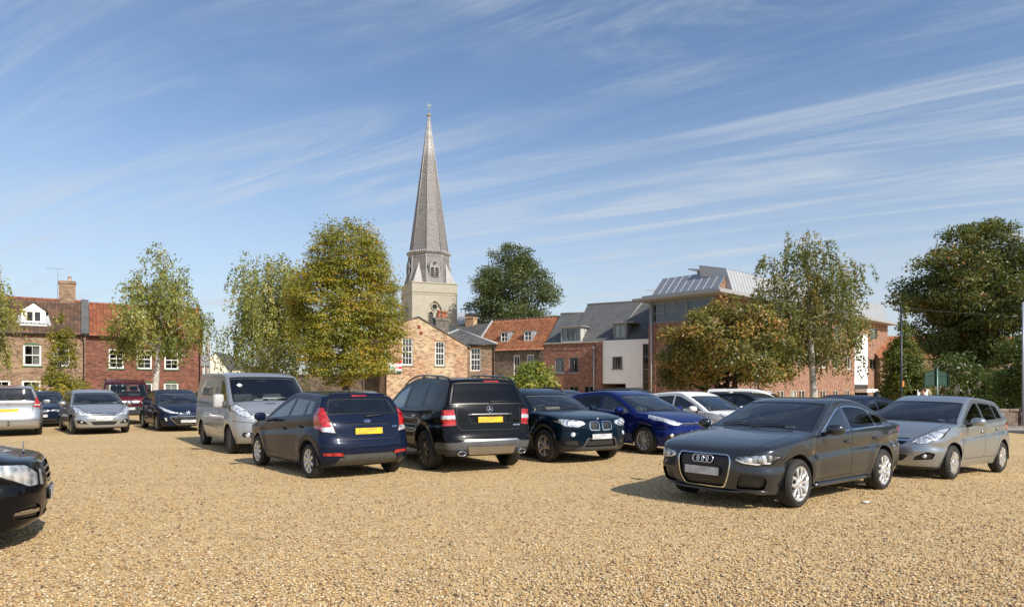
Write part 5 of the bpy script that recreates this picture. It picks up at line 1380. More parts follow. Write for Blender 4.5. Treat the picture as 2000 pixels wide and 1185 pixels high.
class Shell:
    """car body skin; features are cut into it along polygons given in a side, front, rear or top view"""
    def __init__(s, S):
        s.S = S
        P = hermite(S['prof'], n=S.get('n', 170))
        s.Px, s.Pz = P[:, 0], P[:, 1]
        s.Ex, s.Ez = P[:, 0] + P[:, 2], P[:, 1] + P[:, 3]
        s.pp = P[:, 4]
        s.bm = bmesh.new()
        bm = s.bm
        m = 16
        N = len(P)
        rows = []
        for i in range(N):
            Yw = s.Y(s.Ex[i], s.Ez[i])
            p = s.pp[i]
            row = []
            for j in range(-m, m + 1):
                th = abs(j) / m * PI / 2
                v = math.sin(th) ** (2 / p)
                h = 1 - math.cos(th) ** (2 / p) if abs(j) < m else 1.0
                y = (v if j >= 0 else -v) * Yw
                row.append(bm.verts.new((s.Px[i] + (s.Ex[i]-s.Px[i])*h, y, s.Pz[i] + (s.Ez[i]-s.Pz[i])*h)))
            rows.append(row)
        for i in range(N - 1):
            for j in range(2 * m):
                bm.faces.new((rows[i][j], rows[i+1][j], rows[i+1][j+1], rows[i][j+1]))
        # side skins
        loop = [(s.Ex[i], s.Ez[i]) for i in range(N)]
        a, b = loop[-1], loop[0]
        k = int((b[0] - a[0]) / .05)
        for i in range(1, k): loop.append((a[0] + (b[0]-a[0])*i/k, a[1] + (b[1]-a[1])*i/k))
        s.loop = loop
        L = len(loop)
        pts = [Vector(q) for q in loop]
        la = np.array(loop)
        x0, x1 = la[:, 0].min(), la[:, 0].max(); z0, z1 = la[:, 1].min(), la[:, 1].max()
        st = .045
        for ix in range(int((x1-x0)/st) + 1):
            for iz in range(int((z1-z0)/st) + 1):
                q = (x0 + (ix + .5*(iz % 2))*st, z0 + iz*st)
                if pin(loop, *q) and ((la - q)**2).sum(1).min() > .028**2: pts.append(Vector(q))
        r = delaunay_2d_cdt(pts, [], [list(range(L))], 1, 1e-6)
        V2, F2 = r[0], r[2]
        for sg in (1, -1):
            vs = [bm.verts.new((q.x, sg*s.Y(q.x, q.y), q.y)) for q in V2]
            for f in F2:
                q = [vs[i] for i in f]
                try: bm.faces.new(q)
                except ValueError: pass
        bmesh.ops.remove_doubles(bm, verts=bm.verts, dist=2e-4)
        bmesh.ops.recalc_face_normals(bm, faces=bm.faces)
        bm.normal_update()
        cz = sum(f.normal.z * f.calc_area() for f in bm.faces if f.calc_center_median().z > .9)
        if cz < 0:
            bmesh.ops.reverse_faces(bm, faces=bm.faces)
            bm.normal_update()
        s.bvh = BVHTree.FromBMesh(bm)
        bm.verts.index_update()
        s.co = [v.co.copy() for v in bm.verts]
        s.nn = [v.normal.copy() for v in bm.verts]
        # a face: [vertex indices, part id, normal]
        s.F = [[[v.index for v in f.verts], 0, f.normal.copy()] for f in bm.faces]
        bm.free()
        s.parts = {}
    # half width of the body side at (x, z)
    def Y(s, x, z):
        S = s.S
        w = interp_keys(S['plan'], x)
        zb = interp_keys(S['belt'], x)
        y = w
        zs = S.get('sill', .25)
        y -= S.get('tuck', .05) * (max(0, (zs + .30 - z) / .30)) ** 2
        bl = S.get('bulge', .02)
        zm = S.get('zmid', .62)
        y -= bl * min(1.5, ((z - zm) / .35) ** 2) if z < zb else bl * min(1.5, ((zb - zm) / .35) ** 2)
        # shoulder crease
        cz = zb - S.get('crease_d', .17); cd = S.get('crease', .014)
        y -= cd * max(0.0, 1 - abs(z - (cz - .07)) / .07) ** 1.0 if z < cz else 0
        for (ax, ar) in ((S['wb']/2, S['R']), (-S['wb']/2, S['R'])):
            d = math.hypot(x - ax, z - S['R'])
            y += S.get('flare', .018) * math.exp(-((d - ar - .05) / .09) ** 2)
        if z > zb:
            h = z - zb
            y -= S.get('ledge', .035) * sstep(0, .05, h) + S.get('tum', .35) * h + S.get('tum2', .45) * h * h
        return max(y, .05)
    def roof_z(s, x):
        """upper silhouette of the side (edge line)"""
        best = 0
        for i in range(len(s.Ex) - 1):
            a, b = s.Ex[i], s.Ex[i+1]
            if (a - x) * (b - x) <= 0 and abs(a - b) > 1e-9:
                z = s.Ez[i] + (s.Ez[i+1] - s.Ez[i]) * (x - a) / (b - a)
                best = max(best, z)
        return best
    def hit(s, view, u, z, sg=1):
        """point and normal on the uncut skin: side (u=x), front/rear (u=y), top (u=x, z=y)"""
        if view == 'S': o, d = Vector((u, 3*sg, z)), Vector((0, -sg, 0))
        elif view == 'F': o, d = Vector((6, u, z)), Vector((-1, 0, 0))
        elif view == 'R': o, d = Vector((-6, u, z)), Vector((1, 0, 0))
        else: o, d = Vector((u, z, 4)), Vector((0, 0, -1))
        loc, nrm, i, dist = s.bvh.ray_cast(o, d)
        if loc is None: return Vector((u, 0, z)), Vector((0, 0, 1))
        if nrm.dot(d) > 0: nrm = -nrm
        return loc, nrm
    def frame(s, view, u, z, sg=1, out=0.0):
        """matrix: x = to the right when looking at the skin from outside, y = up, z = outwards"""
        p, n = s.hit(view, u, z, sg)
        up = Vector((0, 0, 1)) if abs(n.z) < .95 else Vector((-1, 0, 0))
        r = up.cross(n).normalized()
        up = n.cross(r)
        M = Matrix((r, up, n)).transposed().to_4x4()
        M.translation = p + n*out
        return M
    def _cut(s, faces, poly, view, sg):
        """faces inside the polygon after cutting along its edges"""
        pieces = [poly]
        n = len(poly)
        convex = all(((poly[(i+1) % n][0]-poly[i][0])*(poly[(i+2) % n][1]-poly[(i+1) % n][1]) - (poly[(i+1) % n][1]-poly[i][1])*(poly[(i+2) % n][0]-poly[(i+1) % n][0])) > -1e-6 for i in range(n))
        if not convex:
            tri = tessellate_polygon([[Vector((p[0], p[1], 0)) for p in poly]])
            L = []
            for t in tri:
                t = list(t); q = [poly[i] for i in t]
                if area2(q) < 0: t = t[::-1]
                if abs(area2(q)) > 1e-7: L.append(t)
            # merge triangles into convex pieces
            def cvx(t):
                k = len(t)
                for i in range(k):
                    a, b, d = poly[t[i]], poly[t[(i+1) % k]], poly[t[(i+2) % k]]
                    if (b[0]-a[0])*(d[1]-b[1]) - (b[1]-a[1])*(d[0]-b[0]) < -1e-9: return False
                return True
            done = False
            while not done:
                done = True
                for i in range(len(L)):
                    for j in range(i+1, len(L)):
                        A, B = L[i], L[j]
                        for x in range(len(A)):
                            u, v = A[x], A[(x+1) % len(A)]
                            if u in B and v in B and B[(B.index(v)+1) % len(B)] == u:
                                y = B.index(u)
                                m = A[x+1:] + A[:x+1] if x+1 < len(A) else A[:]
                                m = m + [B[(y+k) % len(B)] for k in range(1, len(B)-1)]
                                if len(set(m)) == len(m) and cvx(m):
                                    L[i] = m; L.pop(j); done = False
                                break
                        if not done: break
                    if not done: break
            pieces = [[poly[i] for i in t] for t in L]
        ax, ay = {'S': (0, 2), 'F': (1, 2), 'R': (1, 2), 'T': (0, 1)}[view]
        inside = []
        co = s.co
        glo = [min(p[k] for p in poly) for k in (0, 1)]; ghi = [max(p[k] for p in poly) for k in (0, 1)]
        avail = []; far = []
        for f in faces:
            us = [co[i][ax] for i in f[0]]; vs = [co[i][ay] for i in f[0]]
            (far if max(us) <= glo[0] or min(us) >= ghi[0] or max(vs) <= glo[1] or min(vs) >= ghi[1] else avail).append(f)
        for q in pieces:
            ulo = min(a[0] for a in q); uhi = max(a[0] for a in q); vlo = min(a[1] for a in q); vhi = max(a[1] for a in q)
            cur = []; rest = []
            for f in avail:
                P = [co[i] for i in f[0]]
                us = [p[ax] for p in P]; vs = [p[ay] for p in P]
                if max(us) <= ulo or min(us) >= uhi or max(vs) <= vlo or min(vs) >= vhi: rest.append(f)
                else: cur.append(f)
            for i in range(len(q)):
                a = q[i]; b = q[(i+1) % len(q)]
                du, dv = b[0]-a[0], b[1]-a[1]
                l = math.hypot(du, dv)
                if l < 1e-6: continue
                nu, nv = dv/l, -du/l
                k = a[0]*nu + a[1]*nv
                cur, out = s.split(cur, lambda p: p[ax]*nu + p[ay]*nv - k)
                rest += out
                if not cur: break
            inside += cur
            avail = rest
        return inside, avail + far
    def split(s, faces, dist):
        """split faces along a plane; returns the lists inside (negative side) and outside"""
        ins = []; out = []; cache = {}
        co = s.co; nn = s.nn
        for f in faces:
            v = f[0]
            d = [dist(co[i]) for i in v]
            if max(d) <= 1e-6: ins.append(f); continue
            if min(d) >= -1e-6: out.append(f); continue
            A = []; B = []
            n = len(v)
            for i in range(n):
                j = (i+1) % n
                di, dj = d[i], d[j]
                if di <= 1e-6: A.append(v[i])
                if di >= -1e-6: B.append(v[i])
                if (di < -1e-6 and dj > 1e-6) or (di > 1e-6 and dj < -1e-6):
                    key = (v[i], v[j]) if v[i] < v[j] else (v[j], v[i])
                    m = cache.get(key)
                    if m is None:
                        t = di/(di-dj)
                        m = len(co)
                        co.append(co[v[i]].lerp(co[v[j]], t)); nn.append(nn[v[i]].lerp(nn[v[j]], t))
                        cache[key] = m
                    A.append(m); B.append(m)
            if len(A) > 2: ins.append([A, f[1], f[2]])
            if len(B) > 2: out.append([B, f[1], f[2]])
        return ins, out
    def sel(s, view, sg, lim=None, only=None):
        """faces a cut may touch, and the others"""
        out = []; rest = []
        for f in s.F:
            ok = only is None or f[1] in only
            if ok:
                c = s.co[f[0][0]]; n = f[2]
                if view == 'S' and (c.y*sg < .1 or n.y*sg < .08): ok = False
                elif view == 'F' and (c.x < (lim if lim is not None else .3) or n.x < -.25): ok = False
                elif view == 'R' and (c.x > (lim if lim is not None else -.3) or n.x > .25): ok = False
                elif view == 'T' and (n.z < .15 or (lim is not None and c.z < lim)): ok = False
            (out if ok else rest).append(f)
        return out, rest
    def newpid(s, spec):
        k = len(s.parts) + 1
        s.parts[k] = spec
        return k
    def part(s, name, view, poly, mat, ring=0, ringmat=None, off=0.0, sides=(1,), lim=None, only=None, parent=None, mirror=False, skirt=None, kind=None, cutx=None):
        """cut a part out of the skin; returns the list of part ids (one per side)"""
        ids = []
        for sg in sides:
            q = [tuple(a) for a in poly]
            if view in 'FRT' and sg < 0:
                q = [(a, b) for a, b in q]
                if view == 'T': q = [(a, -b) for a, b in q][::-1]
                else: q = mirror_poly(q)
            if area2(q) < 0: q = q[::-1]
            F, rest = s.sel(view, sg, lim, only)
            if view in 'FR' and cutx is not None:
                no = Vector((1 if view == 'F' else -1, 0, 0))
                nn = cutx[1] if isinstance(cutx, tuple) else None
                x0 = cutx[0] if nn else cutx
                if nn: no = Vector((nn[0], nn[1]*sg, nn[2])).normalized()
                k0 = no.x*x0
                F, o = s.split(F, lambda p: k0 - no.dot(p))
                rest += o
            A, o = s._cut(F, q, view, sg)
            rest += o
            if ring:
                B, A2 = s._cut(A, offs(q, ring), view, sg)
                if ringmat is not None:
                    rp = s.newpid(dict(ring=True, mat=ringmat))
                    for f in A2: f[1] = rp
                rest += A2
                A = B
            if name == 'DELETE':
                s.F = rest
                continue
            pr = parent.get(sg) if isinstance(parent, dict) else parent
            k = s.newpid(dict(name=name, mat=mat, off=off, parent=pr, skirt=skirt, sg=sg))
            for f in A: f[1] = k
            s.F = rest + A
            ids.append(k)
        return ids
    def line(s, view, pts, mat, w=.011, sides=(1,), lim=None, only=None, closed=False):
        """thin panel gap along a polyline, stays in the body"""
        P = list(pts) + ([pts[0]] if closed else [])
        for sg in sides:
            k = s.newpid(dict(ring=True, mat=mat))
            for a, b in zip(P[:-1], P[1:]):
                d = Vector(b) - Vector(a)
                if d.length < 1e-5: continue
                d.normalize(); n = Vector((-d.y, d.x)) * w/2
                a2 = Vector(a) - d*w*.3; b2 = Vector(b) + d*w*.3
                q = [tuple(a2-n), tuple(b2-n), tuple(b2+n), tuple(a2+n)]
                if sg < 0 and view in 'FR': q = mirror_poly(q)
                if sg < 0 and view == 'T': q = [(x, -y) for x, y in q][::-1]
                if area2(q) < 0: q = q[::-1]
                F, rest = s.sel(view, sg, lim, only if only else (0,))
                A, o = s._cut(F, q, view, sg)
                for f in A: f[1] = k
                s.F = rest + o + A
    def extract(s, root, bodymat, bodyname='body'):
        """write the body and each cut part as meshes of their own"""
        groups = {}
        for f in s.F: groups.setdefault(f[1], []).append(f)
        body = [(f, 0) for f in groups.get(0, [])]
        objs = {}
        mats = [bodymat]
        for k, sp in s.parts.items():
            if sp.get('ring'):
                if sp['mat'] not in mats: mats.append(sp['mat'])
                body += [(f, mats.index(sp['mat'])) for f in groups.get(k, [])]
        objs[0] = s._emit(bodyname, body, 0.0, mats, root, None)
        for k, sp in s.parts.items():
            if sp.get('ring') or k not in groups: continue
            objs[k] = s._emit(sp['name'], [(f, 0) for f in groups[k]], sp['off'], [sp['mat']], None, sp.get('skirt'))
        for k, sp in s.parts.items():
            if k in objs:
                pr = sp.get('parent')
                objs[k].parent = objs[pr] if pr in objs else root
        return objs
    def _emit(s, name, faces, off, mats, parent, skirt):
        idx = {}; V = []; NN = []; F = []; MI = []
        def vi(i):
            c = s.co[i]; key = (round(c.x, 5), round(c.y, 5), round(c.z, 5))
            k = idx.get(key)
            if k is None:
                n = s.nn[i].normalized() if s.nn[i].length > 1e-6 else Vector((0, 0, 1))
                k = idx[key] = len(V); V.append(c + n*off); NN.append(n)
            return k
        for f, m in faces:
            q = []
            for i in f[0]:
                k = vi(i)
                if k not in q: q.append(k)
            if len(q) > 2: F.append(q); MI.append(m)
        mats = list(mats)
        if skirt is not None and abs(off) > .004:
            mats.append(skirt)
            ed = set()
            for q in F:
                for i in range(len(q)): ed.add((q[i], q[(i+1) % len(q)]))
            for (a, b) in list(ed):
                if (b, a) in ed: continue
                k = len(V)
                na, nb = NN[a], NN[b]
                V += [V[a] - na*off, V[b] - nb*off, V[b].copy(), V[a].copy()]
                c = (V[k+1] - V[k]).cross(na); c = c.normalized() if c.length > 1e-9 else na
                NN += [-c]*4
                F.append([k+3, k+2, k+1, k]); MI.append(len(mats)-1)
        me = bpy.data.meshes.new(name)
        me.from_pydata([tuple(v) for v in V], [], F)
        o = link_mesh(name, me, parent, mats)
        me.polygons.foreach_set('material_index', MI)
        me.polygons.foreach_set('use_smooth', [True]*len(F))
        me.update()
        me.normals_split_custom_set_from_vertices([tuple(n) for n in NN])
        return o
    def lining(s, root, mat, zmin=.5, off=-.035):
        """dark inner trim of the cabin: the painted skin once more, a few centimetres further in"""
        idx = {}; V = []; F = []
        for f in s.F:
            if not (f[1] == 0 or s.parts[f[1]].get('ring') or s.parts[f[1]]['name'] in ('door', 'tailgate')): continue
            if sum(s.co[i].z for i in f[0])/len(f[0]) < zmin: continue
            q = []
            for i in f[0]:
                if i not in idx:
                    n = s.nn[i]; n = n.normalized() if n.length > 1e-6 else n
                    idx[i] = len(V); V.append(tuple(s.co[i] + n*off))
                q.append(idx[i])
            F.append(q[::-1])
        me = bpy.data.meshes.new('cabin_lining'); me.from_pydata(V, [], F); me.update()
        return link_mesh('cabin_lining', me, root, [mat])
# ---- wheels
WHEELS = {}
def wheel_meshes(key, Rt, Rr, wd, style, mats):
    """tyre, rim and hub meshes (axis along y, outer face towards +y)"""
    if key in WHEELS: return WHEELS[key]
    h = wd/2
    t = MB()
    prof = [(Rr-.012, -h+.02), (Rr+.012, -h+.004), ((Rr+Rt)/2, -h-.006), (Rt-.03, -h+.006), (Rt-.010, -h+.026)]
    for k in range(4):
        y = -h+.03 + (wd-.06)*(k+.15)/4; y2 = -h+.03 + (wd-.06)*(k+.78)/4
        prof += [(Rt, y), (Rt, y2), (Rt-.009, y2+.003), (Rt-.009, y2+.010)]
    prof += [(Rt-.010, h-.026), (Rt-.03, h-.006), ((Rr+Rt)/2, h+.006), (Rr+.012, h-.004), (Rr-.012, h-.02)]
    t.lathe(prof, 44, 0, axis='y')
    r = MB()
    # barrel and lip
    r.lathe([(Rr-.014, -h+.02), (Rr-.03, -h+.05), (Rr-.035, h-.06), (Rr-.022, h-.022), (Rr-.004, h-.012), (Rr+.004, h-.016)][::1], 44, 0, axis='y')
    n = style['n']; yo = h - style.get('dish', .02)
    def bar(a0, r0, r1, w0, w1, y0, y1, th=.022, bend=0.0):
        nseg = 5; L = []
        for k in range(nseg + 1):
            q = k/nseg; rr = r0 + (r1-r0)*q; w = w0 + (w1-w0)*q; a = a0 + bend*math.sin(q*PI)
            y = y0 + (y1-y0)*q + .006*math.sin(q*PI)
            c = Vector((math.cos(a)*rr, y, math.sin(a)*rr)); tn = Vector((-math.sin(a), 0, math.cos(a)))
            L.append([c - tn*w/2 - Vector((0, th, 0)), c - tn*w/2 - Vector((0, .006, 0)), c - tn*w*.3, c + tn*w*.3, c + tn*w/2 - Vector((0, .006, 0)), c + tn*w/2 - Vector((0, th, 0))])
        V = [p for l in L for p in l]; F = []
        for i in range(nseg):
            for j in range(5): F.append([i*6+j, (i+1)*6+j, (i+1)*6+j+1, i*6+j+1])
        r.mesh(V, F, 0, False)
    for k in range(n):
        a = 2*PI*k/n + PI/2
        if style.get('pair'):
            for sg in (-1, 1): bar(a + sg*style['pair']*.35, .05, Rr-.015, style['w0'], style['w1'], yo-.008, yo+.004, bend=sg*style['pair']*.5)
        elif style.get('cross'):
            for sg in (-1, 1): bar(a, .05, Rr-.012, style['w0'], style['w1'], yo-.01, yo+.004, bend=sg*style['cross'])
        else:
            bar(a, .04, Rr-.012, style['w0'], style['w1'], yo-.01, yo+.006, bend=style.get('bend', 0))
    r.lathe([(.072, yo-.04), (.066, yo-.004), (.045, yo+.006), (.032, yo+.004), (.028, yo-.002), (.0005, yo-.002)], 24, 0, axis='y')
    hub = MB()
    hub.lathe([(Rr-.03, -.02), (.001, -.02)][::-1], 32, 0, axis='y')                   # dark backing
    hub.lathe([(Rr*.74, -.01), (Rr*.74, .008), (.08, .008), (.08, .03), (.001, .03)], 32, 1, axis='y')  # brake disc
    for k in range(5):
        a = 2*PI*k/5 + .3
        hub.lathe([(.009, 0), (.009, .014), (.0005, .016)], 6, 1, Matrix.Translation((math.cos(a)*.055, yo-.012, math.sin(a)*.055)), axis='y')
    out = []
    for mb, nm, ms in ((hub, 'wheel', [mats['hub'], mats['disc']]), (t, 'tyre', [mats['tyre']]), (r, 'rim', [mats['rim']])):
        o = mb.build(nm, ms); me = o.data; bpy.data.objects.remove(o); out.append(me)
    WHEELS[key] = out
    return out
def add_wheels(root, S, wheelspec, mats, steer=0.0):
    key = S['name'] + S.get('wkey', '')
    hub, tyre, rim = wheel_meshes(key, S['R'] - S.get('gap', .045), wheelspec['Rr'], wheelspec['wd'], wheelspec['style'], mats)
    Rt = S['R'] - S.get('gap', .045)
    for ax in (1, -1):
        for sg in (1, -1):
            w = link_mesh('wheel', hub, root)
            w.location = (ax*S['wb']/2, sg*(S['track']/2), Rt - .012)
            w.rotation_euler = (0, random.uniform(0, 1), (0 if sg > 0 else PI) + (steer if ax > 0 else 0))
            for nm, me in (('tyre', tyre), ('rim', rim)): link_mesh(nm, me, w)
MT = {}
def car_mats():
    MT['gap'] = simple('panel_gap', (.004, .004, .005), .6)
    MT['seal'] = simple('window_seal', (.006, .006, .007), .35)
    MT['black'] = simple('black_plastic', (.022, .022, .023), .55, bump=.15, bscale=400, var=.25)
    MT['grey_plastic'] = simple('grey_plastic', (.075, .075, .075), .55, var=.2)
    MT['gloss'] = simple('gloss_black', (.008, .008, .009), .08, coat=1.0)
    MT['chrome'] = simple('chrome', (.72, .73, .75), .09, metal=1.0)
    MT['satin'] = simple('satin_metal', (.45, .45, .46), .28, metal=1.0, var=.1)
    MT['tyre'] = simple('tyre_rubber', (.021, .020, .019), .75, var=.35, vscale=14, bump=.2, bscale=60)
    MT['silver_rim'] = simple('silver_rim', (.58, .58, .59), .3, metal=.75, coat=.5, var=.06)
    MT['bright_rim'] = simple('bright_rim', (.75, .75, .76), .25, metal=.6, coat=.6, var=.05)
    MT['dark_rim'] = simple('dark_rim', (.012, .012, .013), .3, coat=.4, var=.3)
    MT['grey_rim'] = simple('grey_rim', (.46, .455, .45), .32, metal=.65, var=.1)
    MT['steel_rim'] = simple('steel_rim', (.06, .06, .062), .45, metal=.3, var=.3)
    MT['disc'] = simple('brake_disc', (.18, .17, .16), .4, metal=.9, var=.2)
    MT['hub'] = simple('wheel_dark', (.006, .006, .006), .8)
    MT['under'] = simple('underbody', (.01, .01, .01), .9)
    MT['trim'] = simple('cabin_trim', (.05, .05, .053), .8, var=.2)
    MT['liner'] = simple('headliner', (.34, .33, .31), .9, var=.1)
    MT['seat'] = simple('seat_cloth', (.075, .075, .08), .9, var=.25, bump=.2, bscale=200)
    MT['seat_light'] = simple('seat_beige', (.32, .28, .22), .7, var=.15)
    MT['glass'] = glass('car_glass', (.74, .81, .80))
    MT['glass_clear'] = glass('car_glass_clear', (.82, .87, .85))
    MT['glass_dark'] = glass('privacy_glass', (.06, .065, .07), .5)
    MT['paper'] = simple('white_paper', (.8, .8, .78), .6)
    MT['plate_white'] = plate_mat('plate_white', (.60, .61, .62), (.40, .41, .43))
    MT['plate_yellow'] = plate_mat('plate_yellow', (.80, .52, .02), (.55, .36, .05))
    MT['red'] = lens_mat('red_lens', (.30, .005, .008), (.50, .03, .03))
    MT['clear_lens'] = lens_mat('clear_lens', (.62, .64, .66), (.85, .86, .88), True)
    MT['orange'] = lens_mat('orange_lens', (.7, .22, .02), (.85, .4, .1))
    MT['head'] = lens_mat('headlight_lens', (.50, .53, .56), (.92, .94, .97), True)
    MT['head_dark'] = lens_mat('dark_headlight_lens', (.10, .105, .11), (.5, .52, .55), True)
    MT['grille'] = stripe_mat('grille_slats', (.004, .004, .004), (.035, .035, .037), 42, 'z')
    MT['mesh'] = stripe_mat('grille_mesh', (.004, .004, .004), (.05, .05, .052), 60, 'z')
    MT['vslat'] = stripe_mat('grille_bars', (.003, .003, .003), (.03, .03, .032), 36, 'y')
def plate_mat(name, a, b):
    m, nt, bs = newmat(name)
    tc = nd(nt, 'TexCoord')
    mp = nd(nt, 'Mapping', Vector=tc.outputs['Object'], Scale=(9, 5, 9))
    nz = nd(nt, 'TexNoise', Vector=mp.outputs[0], Scale=1.0, Detail=2.0)
    nt.links.new(ramp(nt, nz.outputs['Fac'], [(.38, b), (.6, a)]), bs.inputs['Base Color'])
    bs.inputs['Roughness'].default_value = .35
    return m
def lens_mat(name, a, b, metal=False):
    m, nt, bs = newmat(name)
    tc = nd(nt, 'TexCoord')
    v = nd(nt, 'TexVoronoi', Vector=tc.outputs['Object'], Scale=11.0)
    w = nd(nt, 'TexWave', Vector=tc.outputs['Object'], Scale=5.0, Distortion=3.0)
    f = mth(nt, 'ADD', mth(nt, 'MULTIPLY', v.outputs['Distance'], .9), mth(nt, 'MULTIPLY', w.outputs['Fac'], .35))
    nt.links.new(ramp(nt, f, [(.2, tuple(c*.5 for c in a)), (.45, a), (.85, b)]), bs.inputs['Base Color'])
    bs.inputs['Metallic'].default_value = .55 if metal else 0
    bs.inputs['Roughness'].default_value = .22
    bs.inputs['Coat Weight'].default_value = 1
    bs.inputs['Coat Roughness'].default_value = .02
    bp = nd(nt, 'Bump', Strength=.25, Distance=.015, Height=f)
    nt.links.new(bp.outputs[0], bs.inputs['Normal'])
    return m
def stripe_mat(name, a, b, freq, axis):
    m, nt, bs = newmat(name)
    tc = nd(nt, 'TexCoord')
    sep = nd(nt, 'SeparateXYZ', Vector=tc.outputs['Object'])
    s = mth(nt, 'FRACT', mth(nt, 'MULTIPLY', sep.outputs[{'x': 0, 'y': 1, 'z': 2}[axis]], freq))
    nt.links.new(ramp(nt, s, [(.45, a), (.55, b)]), bs.inputs['Base Color'])
    bs.inputs['Roughness'].default_value = .4
    return m
car_mats()
def make_car(S, body_mat, label, cat, loc, yaw, steer=0.0, group='cars parked on the gravel'):
    root = empty(S.get('kind', 'parked_car'), loc, yaw, label, cat, group)
    sh = Shell(S)
    wb, Rt = S['wb'], S['R'] - S.get('gap', .045)
    both = (1, -1)
    for ax in (1, -1):
        if S.get('clad'):
            sh.part('arch_trim', 'S', circ(ax*wb/2, Rt, S['R']+S['clad'], 40), MT['black'], sides=both, off=.012, skirt=MT['black'])
        sh.part('DELETE', 'S', circ(ax*wb/2, Rt, S['R'], 40), None, sides=both)
    # ---- doors
    doors = []
    up = lambda x: sh.roof_z(x)
    for d in S['doors']:
        xf, xr = d['x']                      # front and rear edges at the sill
        xft, xrt = d.get('xt', d['x'])       # at the top
        zb = d.get('zb', S['sill'] + .12)
        zt = d.get('zt')
        pts = [(xr + .0, zb), (xf, zb)]
        n = 14
        beltf = interp_keys(S['belt'], xf)
        side_f = [(xf, zb), (d.get('xfb', xf), beltf)]
        for k in range(1, 13):
            q = k/12; pts.append((xf + (d.get('xfb', xf) - xf)*q, zb + (beltf - zb)*q))
        if zt is None:
            for k in range(0, n + 1):
                x = xft + (xrt - xft)*k/n
                z = up(x) - .022
                if z > beltf + .01: pts.append((x, z))
        else: pts += [(xft, zt), (xrt, zt)]
        zr = pts[-1][1]
        xrb = d.get('xrb', xr); beltr = interp_keys(S['belt'], xrb)
        if zt is None: pts.append((xrb, beltr))
        last = pts[-1]
        for k in range(1, 13):
            q = k/12; pts.append((last[0] + (xr - last[0])*q, last[1] + (zb - last[1])*q))
        pts = pts[:-1]
        cl = []
        for (x, z) in pts:
            for ax in (1, -1):
                cx = ax*wb/2; rr = S['R'] + S.get('door_r', .075)
                dx = x - cx; dz = z - Rt
                if dx*dx + dz*dz < rr*rr:
                    x = cx - ax*math.sqrt(max(0, rr*rr - dz*dz))
            if not cl or math.hypot(cl[-1][0]-x, cl[-1][1]-z) > .004: cl.append((x, z))
        ids = sh.part('door', 'S', cl, body_mat, ring=S.get('door_gap', .009), ringmat=MT['gap'], sides=both, only=(0,))
        doors.append(ids)
    # ---- side windows
    pm = S.get('win_margin', .05)
    for wsp in S['win']:
        a, b, c, d = wsp['q']               # x: front bottom, front top, rear top, rear bottom
        top = []; bot = []
        n = 12
        for k in range(n + 1):
            x = b + (c - b)*k/n
            z = up(x) - wsp.get('m', pm)
            zb_ = interp_keys(S['belt'], x) + .012
            if z > zb_ + .004: top.append((x, z))
            xb = d + (a - d)*k/n
            bot.append((xb, interp_keys(S['belt'], xb) + S.get('win_b', .012)))
        poly = rnd_some(bot + top, wsp.get('r', .03))
        pr = {1: doors[wsp['door']][0], -1: doors[wsp['door']][1]} if wsp.get('door') is not None else None
        sh.part('side_window', 'S', poly, MT[wsp.get('g', 'glass')], ring=wsp.get('ring', .016), ringmat=MT[wsp.get('rm', 'seal')], off=-.003, sides=both, parent=pr)
    # ---- screens
    def screen(name, view, i0, i1, mside, g, ring=.02, corner=.06, rm='seal', parent=None):
        right = []
        for i in np.linspace(i0, i1, 14):
            i = int(round(i))
            Yw = sh.Y(sh.Ex[i], sh.Ez[i]); v = max(.1, (Yw - mside)/Yw); p = sh.pp[i]
            h = 1 - (1 - v**p)**(1/p)
            right.append((Yw - mside, sh.Pz[i] + (sh.Ez[i]-sh.Pz[i])*h))
        def across(i):
            out = []
            Yw = sh.Y(sh.Ex[i], sh.Ez[i]); p = sh.pp[i]
            vm = (Yw - mside)/Yw
            for v in np.linspace(vm, -vm, 17)[1:-1]:
                h = 1 - (1 - abs(v)**p)**(1/p)
                out.append((v*Yw, sh.Pz[i] + (sh.Ez[i]-sh.Pz[i])*h))
            return out
        poly = right + across(int(i1)) + [(-y, z) for y, z in right[::-1]] + across(int(i0))[::-1]
        poly = rnd_some(poly, corner)
        lim = min(sh.Ex[int(i0)], sh.Ex[int(i1)]) - .12 if view == 'F' else max(sh.Ex[int(i0)], sh.Ex[int(i1)]) + .12
        return sh.part(name, view, poly, MT[g], ring=ring, ringmat=MT[rm], off=-.003, lim=lim, parent=parent)
    fi = lambda x0, z=None: int(np.argmin((sh.Px - x0)**2 + (0 if z is None else (sh.Pz - z)**2)))
    s = S['screen']                          # front: bottom (x,z), top (x,z); rear likewise
    screen('windscreen', 'F', fi(*s[0]), fi(*s[1]), S.get('apillar', .055), S.get('fg', 'glass'))
    if S.get('rear'):
        r_ = S['rear']
        screen('rear_window', 'R', fi(*r_[0]), fi(*r_[1]), S.get('cpillar', .07), S.get('rg', 'glass'), ring=S.get('rear_ring', .02), corner=S.get('rear_corner', .06))
    if S.get('feat'): S['feat'](sh, body_mat)
    objs = sh.extract(root, body_mat)
    sh.root = root
    # ---- handles and mirrors
    for (i, x, z) in S.get('handles', []):
        for k, sg in enumerate(both):
            M = sh.frame('S', x, z, sg, out=.0)
            mb = MB()
            mb.rbox((-.095, -.016, .012), (.095, .016, .032), .010, 0, M)
            mb.rbox((-.10, -.014, -.004), (-.07, .014, .02), .004, 0, M); mb.rbox((.07, -.014, -.004), (.10, .014, .02), .004, 0, M)
            ring_mesh(mb, .055, .028, .004, .002, 1, M @ Matrix.Translation((0, -.006, 0)), 16)
            mb.build('door_handle', [MT['chrome'] if S.get('chrome_handles') else body_mat, MT['gap']], objs[doors[i][k]])
